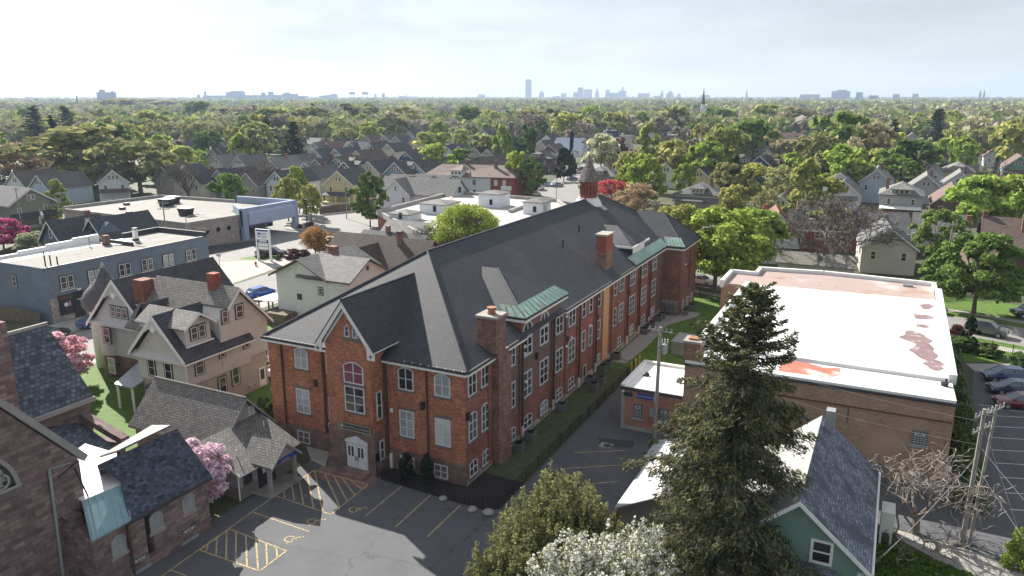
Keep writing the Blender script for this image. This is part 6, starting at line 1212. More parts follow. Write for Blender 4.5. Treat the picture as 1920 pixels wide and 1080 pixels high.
# ---- the big spruce in front
def big_spruce():
    t = thing('large_spruce', 'tall shaggy dark spruce standing before the white roofed gym', 'tree', (20.5, -2.9, 0)); Hh = 19.6
    rr = random.Random(3); rg = np.random.default_rng(3); wood = MB('bark'); wood.tube((0, 0, 0), (0, 0, 9), .34, .22, 9); wood.tube((0, 0, 9), (.75, .1, Hh - .2), .22, .03, 7)
    C, U, V, mi = [], [], [], []
    zz = .9
    while zz < Hh - .3:
        f = 1 - zz / Hh; Lmax = 7.1 * (f ** .72) + .3; sx = .75 * max(0, zz - 9) / 10.4; nb = 6 if f > .2 else 5
        for b in range(nb):
            th = rr.uniform(0, 6.283); L = Lmax * rr.uniform(.55, 1.12) * (1.25 if rr.random() < .08 else 1); z = zz + rr.uniform(-.2, .2)
            pts = []; lift = rr.uniform(.1, .5) if f < .35 else rr.uniform(-.18, .15)
            for j in range(9):
                s = j / 8; pts.append(Vector((sx + math.cos(th) * L * s, math.sin(th) * L * s, z + L * (lift * s - .42 * s * s * (1.1 if f > .3 else .4) + .26 * s ** 3.2))))
            for a, c in zip(pts[:-1], pts[1:]): wood.tube(a, c, .05 * (1 - .6 * (a - pts[0]).length / L), .035 * (1 - .6 * (c - pts[0]).length / L), 4, cap=False)
            side = Vector((-math.sin(th), math.cos(th), 0)); n = int(85 * L) + 30
            for k in range(n):
                s = (rr.random() ** .7) * .97 + .03; i = min(7, int(s * 8)); p = pts[i].lerp(pts[i + 1], s * 8 - i); wv = (.17 + .2 * L * .5 * (1 - abs(s - .55) * 1.2)) * rr.gauss(0, .6)
                q = p + side * wv + Vector((0, 0, -abs(rr.gauss(0, .22)) * (1.3 if f > .25 else .5) + .08)); fw = (pts[i + 1] - pts[i]).normalized()
                ax = (fw * rr.uniform(.3, 1) + side * rr.gauss(0, .8) + Vector((0, 0, -rr.uniform(.0, .9)))).normalized(); b2 = ax.cross(Vector((rr.gauss(0, 1), rr.gauss(0, 1), rr.gauss(0, 1)))).normalized()
                ln = rr.uniform(.055, .15); C.append(q); U.append(ax * ln); V.append(b2 * ln * rr.uniform(.16, .36)); mi.append(1 if rr.random() < .26 + .25 * s * (1 if q.z > 4 else .6) else 0)
        zz += .27 + .05 * f
    leaf_mat('needle_dark', trans=.12, objcol=False, base=(.072, .086, .056), amp=.6); leaf_mat('needle_tip', trans=.25, objcol=False, base=(.20, .20, .09), amp=.5)
    C, U, V = (np.array([tuple(x) for x in A]) for A in (C, U, V)); me = quads_mesh('crown', C, U, V, ['needle_dark', 'needle_tip'], mi); o = bpy.data.objects.new('crown', me); COL.objects.link(o); o.parent = t; wood.build('trunk', t, True)
big_spruce()
def shoot_tree(label, pos, w, h, seed, cols, shoots, per, leaf, blossom=None, name='leafy_tree', up=.9):
    """many upright leafy shoots fanning from a short forked trunk"""
    t = thing(name, label, 'tree', (pos[0], pos[1], 0)); rr = random.Random(seed); rg = np.random.default_rng(seed); mb = MB('bark'); mb.tube((0, 0, 0), (0, 0, h * .16), .2, .15, 8); P = []
    forks = []
    for k in range(9):
        a = 6.283 * k / 9 + rr.uniform(-.3, .3); e1 = Vector((math.cos(a) * w * .2 * rr.uniform(.5, 1.2), math.sin(a) * w * .2 * rr.uniform(.5, 1.2), h * rr.uniform(.3, .5))); mb.tube((0, 0, h * .14), e1, .1, .05, 6, cap=False); forks.append(e1)
    for k in range(shoots):
        th = rr.uniform(0, 6.283); ph = math.acos(1 - rr.random() * 1.05); lob = 1 + .16 * math.sin(3 * th + seed) + .1 * math.sin(5 * th + 2)
        tip = Vector((math.sin(ph) * math.cos(th) * w / 2 * lob, math.sin(ph) * math.sin(th) * w / 2 * lob, h * (.30 + .66 * max(-.3, math.cos(ph)) * lob))) * rr.uniform(.72, 1.03)
        root = min(forks, key=lambda f: (f - tip).length); mid = root.lerp(tip, .5) + Vector((0, 0, -.05 * h)); tip2 = tip + Vector((rr.gauss(0, .12), rr.gauss(0, .12), rr.uniform(.2, .9) * up))
        mb.tube(root, mid, .03, .022, 4, cap=False); mb.tube(mid, tip, .022, .014, 3, cap=False); mb.tube(tip, tip2, .014, .006, 3, cap=False)
        for j in range(per):
            s_ = rr.random() ** .8; p = mid.lerp(tip, s_ * 1.6) if s_ < .62 else tip.lerp(tip2, (s_ - .62) / .38); P.append((p.x + rr.gauss(0, .085), p.y + rr.gauss(0, .085), p.z + rr.gauss(0, .085)))
    mb.build('trunk', t, True); C = np.array(P); U, V = leaf_axes(rg, np.tile([0, 0, .6], (len(C), 1)), leaf); mats = []
    for i, (c, tr) in enumerate(cols): nm = f'{name}_{seed}_{i}'; leaf_mat(nm, trans=tr, objcol=False, base=c, amp=.35); mats.append(nm)
    mi = rg.integers(0, len(cols), len(C)) if blossom is None else (rg.uniform(0, 1, len(C)) > blossom).astype(int)
    me = quads_mesh('crown', C, U, V, mats, mi); o = bpy.data.objects.new('crown', me); COL.objects.link(o); o.parent = t
shoot_tree('olive green tree with upright shoots beside the school drive', (11.0, -7.0), 7.6, 6.4, 21, [((.19, .205, .075), .3), ((.28, .28, .14), .3)], 620, 60, .06, name='young_leafy_tree')
shoot_tree('smaller olive green tree at the lot edge below the taller one', (9.9, -11.6), 5.0, 4.6, 28, [((.17, .185, .07), .3), ((.25, .25, .12), .3)], 330, 55, .06, name='young_leafy_tree')
shoot_tree('white blossoming tree at the bottom of the view', (16.0, -11.8), 8.6, 6.6, 23, [((.66, .66, .6), .35), ((.19, .22, .08), .3)], 760, 62, .058, blossom=.72, name='blossoming_tree', up=.4)
# gnarled bare tree by the alley
t = thing('gnarled_bare_tree', 'gnarled bare tree with pale crooked twigs beside the alley', 'tree', (31.6, 8.3, 0)); mb, tips = branch_tree(58, 5, .62, 6, .03, 'bark', 5, .1, .2, .72, .36, .0022); n0 = len(mb.f)
mb.v = [(a * 10.5, b * 10.5, c * 6.4) for a, b, c in mb.v]; mb.build('trunk', t, True)
mb = MB('bark_pale'); rr = random.Random(9)
for q in tips[::2]:
    a = Vector((q.x * 10.5, q.y * 10.5, q.z * 6.4)); d = Vector((rr.gauss(0, 1), rr.gauss(0, 1), rr.gauss(.3, .7))).normalized()
    for j in range(3): d = (d + Vector((rr.gauss(0, .5), rr.gauss(0, .5), rr.gauss(.1, .4)))).normalized(); b = a + d * rr.uniform(.18, .42); mb.tube(a, b, .028 - j * .006, .022 - j * .006, 4, cap=False); a = b
mb.build('twigs', t, True)['kind'] = 'stuff'
# ================================================================ houses across the neighbourhood
WHT, CRM, TAN, GRY, BLU, YEL, TPE, PNK, LBL, BRN, RED, DKB, GRN = (.62, .64, .66), (.56, .52, .44), (.42, .36, .29), (.38, .385, .39), (.20, .26, .34), (.56, .48, .28), (.33, .30, .28), (.50, .43, .42), (.40, .47, .54), (.14, .10, .085), (.25, .08, .065), (.05, .09, .2), (.16, .27, .22)
RD, RG, RB, RL, RR_, RN = (.072, .074, .082), (.13, .13, .135), (.125, .10, .088), (.20, .196, .19), (.16, .10, .085), (.07, .075, .10)
HN = {id(WHT): 'white', id(CRM): 'cream', id(TAN): 'tan', id(GRY): 'grey', id(BLU): 'slate blue', id(YEL): 'pale yellow', id(TPE): 'taupe', id(PNK): 'pinkish grey', id(LBL): 'light blue', id(BRN): 'dark brown', id(RED): 'dark red', id(DKB): 'deep blue', id(GRN): 'green'}
RNM = {id(RD): 'charcoal', id(RG): 'grey', id(RB): 'brown', id(RL): 'pale grey', id(RR_): 'red brown', id(RN): 'navy'}
def H_(px, py, rh, w, l, wall, roof, rot=0, **k):
    p = at(px, py, rh); eh = k.pop('eh', rh - w * .42)
    t = house('', (p.x, p.y), R(rot + rnd.uniform(-2, 2)), w, l, eh, rh, wall, roof, **k)
    q = ' with dormer' if k.get('dormer') else ''
    AUTO.append((t, f"{HN[id(wall)]} house with {RNM[id(roof)]} {'hipped ' if k.get('front') == 'hip' else ''}roof", (p.x, p.y, rh)))
    return t
S1, S2 = 8.6, 7.6
HOUSES = [
 (210, 319, 8.8, 8, 17, WHT, RB, 55), (305, 312, 9.2, 8, 14, TPE, RN, 0), (356, 321, 8.6, 7.5, 13, CRM, RD, 0), (409, 318, 8.8, 7.5, 14, LBL, RD, 0), (462, 324, 8.2, 8, 13, TPE, RB, 0), (517, 321, 8.8, 8, 14, WHT, RD, 0), (578, 314, 8.6, 7, 13, GRY, RG, 4),
 (633, 320, 9.4, 8.6, 15, YEL, RD, 14), (403, 291, 8.4, 8.5, 14, WHT, RL, -6), (446, 293, 8.2, 8, 12, WHT, RG, 0), (505, 296, 8.6, 8, 13, CRM, RL, 0), (541, 291, 8.6, 7.5, 13, GRY, RG, 0), (592, 298, 8.8, 7.5, 14, RED, RD, 0), (635, 297, 8.6, 7.5, 14, TPE, RB, 0), (572, 303, 8.0, 7, 12, WHT, RL, 0), (70, 328, 8.6, 8, 13, LBL, RG, 0), (25, 322, 8.6, 9, 12, WHT, RB, 0),
 (397, 279, 8.8, 9, 14, TPE, RD, 0), (437, 281, 8.4, 8, 13, WHT, RD, 0), (416, 266, 8.8, 8, 13, GRY, RG, 0), (590, 279, 8.6, 8, 14, CRM, RD, 0), (628, 278, 8.6, 7.5, 14, WHT, RD, 0), (588, 267, 8.4, 7, 12, WHT, RG, 0), (612, 266, 8.4, 7, 12, TAN, RR_, 0),
 (668, 282, 8.8, 8, 15, YEL, RB, 0), (657, 267, 8.6, 7.5, 14, LBL, RN, 0), (692, 268, 8.8, 7.8, 14, WHT, RD, 0), (727, 269, 9.0, 8, 14, CRM, RD, 0), (760, 284, 7.4, 6.5, 12, DKB, RD, 0), (799, 272, 8.6, 7.5, 13, GRY, RB, 0), (835, 272, 8.6, 7.5, 13, WHT, RN, 0), (860, 273, 8.2, 7, 12, WHT, RD, 0), (691, 302, 9.2, 8.4, 15, PNK, RD, 0), (740, 304, 9.2, 8.6, 15, BLU, RD, 0), (777, 303, 9.0, 7.6, 14, LBL, RD, 3), (629, 278, 8.4, 7, 13, GRY, RD, 0), (630, 296, 8.8, 8, 13, GRY, RB, 0),
 (646, 303, 8.8, 8, 12, BRN, RD, 0), (720, 253, 8.4, 8, 12, LBL, RG, 0), (742, 255, 8.4, 8, 12, GRY, RN, 0), (768, 246, 8.6, 8, 13, LBL, RN, 0), (752, 234, 8.4, 8, 13, WHT, RN, 0), (793, 236, 8.4, 7.5, 12, WHT, RG, 0), (847, 244, 8.6, 9, 13, LBL, RN, 0), (880, 253, 8.6, 9, 13, GRY, RG, 0), (914, 279, 7.6, 8, 13, CRM, RD, 0), (718, 236, 8.4, 8, 13, WHT, RN, 0), (685, 253, 8.2, 9, 12, TPE, RR_, 0), (890, 276, 8, 8, 11, TAN, RB, 0), (906, 242, 8.4, 8, 13, GRY, RD, 0),
 (1025, 253, 9.6, 12, 15, WHT, RN, 0), (1030, 271, 8.4, 12, 12, BRN, RB, 0), (1250, 306, 8.2, 8, 13, WHT, RD, 0), (1312, 315, 8.0, 8, 14, YEL, RD, 0), (1416, 275, 8.2, 8, 12, WHT, RG, 0), (1440, 281, 8.0, 7, 11, WHT, RD, 0), (1461, 246, 8.6, 8, 13, WHT, RD, 0), (1462, 255, 7.4, 7, 9, WHT, RD, 0), (1487, 246, 8.6, 8, 13, WHT, RG, 0), (1506, 252, 8.4, 7.5, 13, GRY, RG, 0), (1541, 275, 8.2, 8, 12, WHT, RL, 0),
 (1425, 292, 9.4, 10, 15, DKB, RD, 0), (1576, 323, 8.8, 8.5, 14, WHT, RL, 0), (1583, 338, 7.6, 8, 12, WHT, RL, 0), (1645, 317, 9.6, 8.6, 16, LBL, RL, 0), (1740, 299, 9.6, 10, 15, WHT, RL, 0), (1762, 274, 9.4, 10, 14, BRN, RL, 0), (1815, 289, 7.6, 9, 13, TPE, RL, 0), (1739, 328, 8.2, 9, 13, GRY, RL, 0), (1791, 352, 8.6, 8.6, 15, BRN, RR_, 0), (1802, 322, 8.2, 10, 12, WHT, RL, 0), (1872, 277, 8.2, 9, 13, WHT, RR_, 0), (1915, 292, 8.6, 10, 14, GRN, RR_, 0), (1886, 332, 7.4, 9, 12, TAN, RR_, 0), (1465, 366, 7.4, 7.5, 10, WHT, RL, 0), (1335, 296, 8, 8, 12, TAN, RG, 0),
]
for i, q in enumerate(HOUSES):
    D = dist(at(q[0], q[1], q[2])); far_ = D > 230
    H_(*q[:7], rot=q[7], porch=not far_ or i % 3 == 0, dormer=((1, .4) if (i % 4 == 1 and D < 300) else None), chimney=((.25, .55) if i % 2 == 0 else None), win=2 + (i % 3 == 0), side=D < 230)
# four-square hipped houses
for (px_, py_, rh, w, l, wall, roof) in ((1798, 303, 8.8, 9, 12, YEL, RL), (1132, 311, 7.0, 12, 11, TAN, RG), (1184, 288, 8.4, 11, 11, BRN, RR_), (1018, 281, 8.6, 13, 12, BRN, RG), (1318, 341, 7.0, 12, 12, CRM, RG), (1170, 314, 6.4, 9, 11, WHT, RG), (1400, 290, 9.5, 7, 7, CRM, RD), (1120, 262, 9, 9, 10, WHT, RG)):
    p = at(px_, py_, rh); t = house('', (p.x, p.y - l / 2), 0, w, l, rh - 2.8, rh, wall, roof, front='hip', porch=True, chimney=(.4, .5), dormer=None, win=0)
    m = MB('siding'); m.box(-1.7, .2, rh - 2.6, 1.7, 3.2, rh - 1.2); m.build('dormer_wall', t, True, wall); m = MB('shingle'); m.slab([(-2.2, -.2, rh - 1.2), (2.2, -.2, rh - 1.2), (0, 3.6, rh - .1)], .1); m.slab([(2.2, -.2, rh - 1.2), (2.2, 3.6, rh - 1.2), (0, 3.6, rh - .1)], .1); m.slab([(-2.2, -.2, rh - 1.2), (-2.2, 3.6, rh - 1.2), (0, 3.6, rh - .1)], .1); m.build('dormer_roof', t, True, roof)
    for k in (-1, 0, 1): window(t, (k * 1.0, .2, rh - 2.4), 'y-', .75, .9, fm='white_trim', bars=(0, 0), local=True, split=False)
    AUTO.append((t, f"{HN[id(wall)]} house with {RNM[id(roof)]} hipped roof", (p.x, p.y, rh)))
p = at(1693, 342, 8.8); t = house('white and pink four square house with long white porch awning', (p.x, p.y - 5), 0, 9.5, 12, 6.2, 8.9, GRY, RL, front='hip', chimney=(-.7, .3), win=0, low=(.5, .2, .17)); m = MB('white_trim'); m.slab([(-4.6, -2.9, 3.1), (4.6, -2.9, 3.1), (4.6, -.4, 3.5), (-4.6, -.4, 3.5)], .1); m.build('awning', t, True)
m = MB('siding'); m.box(-2.2, .3, 6.3, 2.2, 3.2, 7.7); m.build('dormer_wall', t, True, GRY); m = MB('shingle'); m.slab([(-2.8, -.3, 7.6), (2.8, -.3, 7.6), (0, 3.4, 8.7)], .1); m.build('dormer_roof', t, True, RL)
for k in (-1.1, 0, 1.1): window(t, (k, .3, 6.5), 'y-', .85, .95, fm='white_trim', bars=(0, 0), local=True, split=False)
p = at(741, 336, 8.2); t = house('big white house with pale roof and blue shadowed cross gable', (p.x, p.y), R(2), 8.5, 9, 4.4, 8.2, WHT, RL, porch=False, win=1); m = MB('shingle'); gable_slabs(m, -7, 17, .8, 10.5, 4.2, 8.3, 'x', .2); m.build('main_roof', t, True, RL); m = MB('siding'); gable_wall(m, -6.6, 16.4, 1.2, 10, 0, 4.4, 8.1, 'x'); m.build('main_wall', t, True, WHT)
for x in (-3, 9, 13): window(t, (x, 1.2, 1.6), 'y-', 1.2, 1.6, fm='dark_trim', bars=(1, 1), local=True, split=False)
window(t, (16.4, 5.6, 4.8), 'x+', 1.6, 1.5, fm='dark_trim', bars=(1, 0), local=True, split=False)
p = at(805, 331, 7.2); house('tan bungalow with brown roof and front dormer beside the big white house', (p.x, p.y), R(90), 9, 13, 3.8, 7.4, TAN, RB, dormer=(-1, .35), win=0)
p = at(842, 329, 7.4); house('blue grey bungalow with grey roof next to the cream store house', (p.x, p.y), R(90), 9, 11, 3.8, 7.4, LBL, RG, dormer=(-1, .4), win=0)
# long low roofs
def long_house(label, px0, py0, px1, py1, rh, w, wall, roof, eh=3.2, name='long_house', n=4, wm='siding'):
    a, b = at(px0, py0, rh), at(px1, py1, rh); d = b - a; L = d.length; rot = math.atan2(d.y, d.x)
    t = thing(name, label, 'house', (a.x, a.y, 0), rot); m = MB(wm); gable_wall(m, 0, L, -w / 2, w / 2, 0, eh, rh - .1, 'x'); m.build('wall', t, True, wall); m = MB('shingle'); sl = (rh - eh) / (w / 2); gable_slabs(m, -.4, L + .4, -w / 2 - .5, w / 2 + .5, eh - sl * .5, rh + .05, 'x', .18); m.build('roof', t, True, roof)
    for k in range(n): window(t, (L * (k + .5) / n, -w / 2, eh - 2.0), 'y-', 1.0, 1.4, fm='white_trim', bars=(0, 1), local=True, split=False)
    m = MB('white_trim'); m.box(-.4, -w / 2 - .62, eh - sl * .5 - .22, L + .4, -w / 2 - .5, eh - sl * .5 - .02); m.build('gutter', t, True); return t
long_house('long blue metal roofed hall beside the white gabled house', 1045, 258, 1100, 259, 8.5, 22, WHT, (.10, .14, .22))
long_house('pale roofed hall behind the long blue roof', 1085, 251, 1145, 250, 9.5, 20, WHT, RL)
long_house('low brown roofed row house behind the cream store', 850, 302, 945, 301, 6.8, 9, TPE, RB); long_house('long brown roofed building under the budding trees', 898, 294, 1000, 288, 7.4, 10, TPE, RB)
t = long_house('dark red house with long charcoal roof and satellite dish', 1484, 392, 1600, 395, 7.6, 10, RED, RD, 4.6); MB('white_trim').lathe(3.6, -3.2, [(.05, 5.6), (.5, 6.1), (.55, 6.25)], 12).build('satellite_dish', t, True); MB('brick_old').box(1.0, -.4, 7, 1.8, .4, 9.2).build('chimney', t, True)
long_house('grey roofed house joined behind the huge bare tree', 1603, 396, 1700, 399, 7.4, 10, TAN, RG, 4.4)
t = long_house('grey house with two satellite dishes on its slate grey roof', 1716, 398, 1818, 404, 7.6, 11, GRY, RG, 4.8); 
for x in (13.5, 14.8): MB('white_trim').lathe(x, -3.6, [(.05, 5.7), (.5, 6.2), (.55, 6.35)], 12).build('satellite_dish', t, True)
MB('brick_rust').box(8.6, -3.4, 5.4, 9.5, -2.6, 8.0).build('chimney', t, True)
t = long_house('green house under a long dark brown roof with tall chimney', 1845, 405, 1960, 412, 8.2, 12, GRN, (.13, .09, .08), 4.6); MB('brick_old').box(5.8, -3.4, 5, 6.6, -2.6, 9.4).build('chimney', t, True); MB('brick_old').box(-.2, -.4, 7.5, .6, .4, 9.2).build('chimney', t, True)
p = at(1893, 441, 6.6); t = house('brown hipped bungalow below the long brown roof', (p.x, p.y - 4), R(8), 10, 11, 3.6, 6.6, BRN, (.17, .115, .10), front='hip', win=0, porch=False); m = MB('shingle'); gable_slabs(m, -2.6, 2.6, -2.2, 3, 3.4, 5.6, 'y', .15); m.build('gable_roof', t, True, (.17, .115, .10)); m = MB('siding'); m.extrude([(-2.2, -1.7, 0), (2.2, -1.7, 0), (2.2, -1.7, 3.4), (0, -1.7, 5.2), (-2.2, -1.7, 3.4)], (0, 2, 0)); m.build('gable_wall', t, True, BRN)
p = at(1672, 428, 8.0); house('tall cream house with a shaded gable right behind the gym', (p.x, p.y), R(6), 8.5, 13, 4.8, 8.0, CRM, RG, porch=False, win=1)
t = thing('low_wing', 'low cream outbuilding with white back wall behind the bare tree', 'house', tuple(at(1430 + 90, 520))); m = MB('paint'); m.box(-5.5, 0, 0, 6.5, 5, 2.3); m.build('wall', t, True, (.55, .54, .5)); m = MB('shingle'); gable_slabs(m, -5.9, 6.9, -.4, 5.4, 2.2, 3.8, 'x', .15); m.build('roof', t, True, (.30, .28, .25))
# gambrel garage house with red roof
g = at(1447, 495); t = thing('red_roof_garage', 'white gambrel carriage house with red roof over a double garage door', 'garage', (g.x, g.y, 0), R(12))
m = MB(['paint', 'brown_trim']); gam = [(-4.6, 0, 3.0), (4.6, 0, 3.0), (4.0, 0, 5.2), (0, 0, 7.6), (-4.0, 0, 5.2)]; m.extrude(gam, (0, 8, 0)); m.box(-4.6, .1, 0, 4.8, 8, 3.0, 1); m.build('wall', t, True, (.63, .66, .69))
m = MB('shingle')
for s in (-1, 1): m.slab([(0, -.4, 7.75), (s * 4.3, -.4, 5.15), (s * 4.3, 8.4, 5.15), (0, 8.4, 7.75)], .15); m.slab([(s * 4.3, -.4, 5.15), (s * 5.0, -.4, 2.9), (s * 5.0, 8.4, 2.9), (s * 4.3, 8.4, 5.15)], .15)
m.build('roof', t, True, (.21, .075, .065)); m = MB('siding'); gable_wall(m, -3.2, 5.8, 8.2, 18, 0, 4.4, 8.2, 'y'); m.build('rear_wall', t, True, WHT); m = MB('shingle'); gable_slabs(m, -3.8, 6.4, 8, 18.5, 4.1, 8.5, 'y', .18); m.build('rear_roof', t, True, (.20, .075, .065)); MB('brick_red').box(-1.4, 12, 7.4, -.6, 12.8, 9.3).build('chimney', t, True)
m = MB('white_trim'); m.box(-3.8, -.02, 0, 2.6, .1, 2.5); m.box(-3.55, -.06, .05, 2.35, -.02, 2.35); dd = m.build('garage_door', t, True)
for k in range(4): MB('glass').box(-3.3 + k * 1.45, -.085, 1.85, -2.3 + k * 1.45, -.061, 2.2).build('pane', dd, True)
for x in (-1.35, 0, 1.35): window(t, (x, 0, 3.7), 'y-', .95 if x == 0 else .7, 1.3, fm='white_trim', bars=(1, 0), local=True)
window(t, (0, 0, 5.9), 'y-', 1.0, .55, rise=.4, fm='white_trim', bars=(1, 0), local=True)

# church with steeple, block buildings, chimney stack
p = at(1318, 203, 17); t = thing('steeple_church', 'distant church with white belfry and dark spire', 'church', (p.x, p.y, 0)); m = MB('paint'); m.box(-2.2, -2.2, 0, 2.2, 2.2, 17); m.lathe(0, 0, [(2.0, 17), (1.8, 21)], 8); m.build('belfry', t, True, (.6, .62, .62)); m = MB('slate'); m.lathe(0, 0, [(2.2, 21), (1.2, 27), (.08, 37)], 8); m.build('spire', t, True); m = MB('shingle'); gable_slabs(m, -7, 7, -1, 28, 8, 15, 'y', .3); m.build('roof', t, True, RN); m = MB('siding'); gable_wall(m, -6.4, 6.4, 0, 27, 0, 8, 14.6, 'y'); m.build('wall', t, True, GRY)
def block(label, px0, px1, pyt, hgt, dep, col, roofc=(.5, .48, .45), name='block_building', cat='building', ang=None):
    a, b = at(px0, pyt, hgt), at(px1, pyt, hgt); d = b - a; rot = math.atan2(d.y, d.x); L = d.length
    t = thing(name, label, cat, (a.x, a.y, 0), rot); m = MB('city'); m.box(0, 0, 0, L, dep, hgt); m.build('wall', t, True, col); m = MB('city'); m.box(.4, .4, hgt, L - .4, dep - .4, hgt + .3); m.box(L * .2, dep * .3, hgt, L * .32, dep * .6, hgt + 1.8); m.build('roof', t, True, roofc); return t
block('grey church hall with flat roof under the distant steeple', 1288, 1345, 238, 7, 20, (.28, .27, .27)); block('low brown brick strip of shops beyond the trees', 1238, 1300, 254, 5, 14, (.22, .15, .12)); block('long blue grey warehouse beside the steeple', 1276, 1316, 222, 8, 25, (.20, .24, .34), (.35, .42, .5)); block('pale flat shop roof by the avenue', 1160, 1195, 256, 4.5, 12, (.3, .29, .28)); block('dark flat roofed hall beside the pale roofed hall', 1136, 1160, 246, 8, 14, (.06, .07, .10), (.07, .08, .1))
block('brown brick factory below the smoke stack', 112, 162, 197, 10, 30, (.15, .09, .08), (.2, .16, .15)); p = at(146, 200, 6); t = thing('smoke_stack', 'slender dark brick smoke stack on the skyline', 'chimney', (p.x, p.y, 0)); MB('brick_old').lathe(0, 0, [(2.2, 0), (1.3, 27), (1.5, 27.3), (1.5, 28.3)], 12).build('stack_shaft', t, True)
for (a, b, y, hh, dp, c, l) in ((738, 762, 200, 13, 40, (.55, .6, .62), 'first of two round white storage tanks'), (764, 800, 201, 12, 60, (.55, .6, .62), 'wide pale storage hall beside the white tanks'), (704, 728, 203, 9, 25, (.5, .52, .52), 'small pale warehouse before the storage tanks'), (758, 792, 215, 9, 25, (.30, .12, .09), 'red brick works among the middle trees'), (1600, 1650, 200, 9, 40, (.45, .42, .38), 'tan industrial roof before the medical blocks'), (1540, 1595, 192, 12, 60, (.42, .40, .37), 'long tan works roof on the far plain'), (1655, 1705, 191, 10, 60, (.42, .38, .34), 'red trimmed long works roof on the plain'), (1668, 1716, 199, 9, 50, (.25, .34, .40), 'teal industrial shed on the plain'), (1740, 1812, 195, 10, 60, (.48, .46, .42), 'pale long factory on the far side plain'), (1760, 1772, 200, 14, 20, (.55, .48, .38), 'square tan tower house of the pale factory'), (1602, 1616, 198, 11, 20, (.6, .58, .54), 'white small works block among the far trees'), (856, 890, 192, 12, 40, (.22, .2, .22), 'dark roofed plant before the arena'), (940, 962, 196, 9, 30, (.4, .36, .34), 'low brown shed beneath the tall tower'), (1046, 1080, 190, 14, 50, (.16, .17, .22), 'dark warehouse below the city towers')):
    block(l, a, b, y, hh, dp, c)

# ================================================================ the city on the horizon
def sky_block(label, px0, px1, pyt, D, dep=None, col=(.16, .18, .22), name='city_tower', cat='tower', steps=(), top=None):
    """one building of the skyline, its height read from the photo at distance D"""
    a, b = far(px0, HY, D), far(px1, HY, D); d = b - a; d.z = 0; L = d.length; rot = math.atan2(d.y, d.x); r = ray((px0 + px1) / 2, pyt); hz = CAM.z + r.z / math.hypot(r.x, r.y) * D
    t = thing(name, label, cat, (a.x, a.y, 0), rot); dep = dep or L * .8; m = MB('city'); m.box(0, 0, 0, L, dep, hz); m.build('tower_wall', t, True, col); n = max(2, int(hz / 14)); m = MB('city')
    for i in range(1, n): m.box(-.4, -.4, hz * i / n - 1.2, L + .4, 0, hz * i / n + .6)
    m.build('floor_band', t, True, tuple(c * .75 for c in col))
    m = MB('city'); k = 0
    for (f0, f1, pt) in steps:
        r = ray((px0 + px1) / 2, pt); h2 = CAM.z + r.z / math.hypot(r.x, r.y) * D; m.box(L * f0, dep * .2, hz, L * f1, dep * .8, h2); k += 1
    if top == 'dome': m.lathe(L / 2, dep / 2, [(L * .42 * math.cos(R(15 * i)), hz + L * .42 * math.sin(R(15 * i))) for i in range(6)] + [(.5, hz + L * .42)], 16); k = 1
    if top == 'mast': m.tube((L / 2, dep / 2, hz), (L / 2, dep / 2, hz + 50), 1.2, .5, 6); k = 1
    if top == 'point': m.lathe(L / 2, dep / 2, [(L * .5, hz), (L * .3, hz + L * .5), (.5, hz + L * 1.4)], 8); k = 1
    if k: m.build('tower_top', t, True, col)
    return t
C1, C2, C3 = (.14, .17, .24), (.20, .23, .28), (.32, .34, .36)
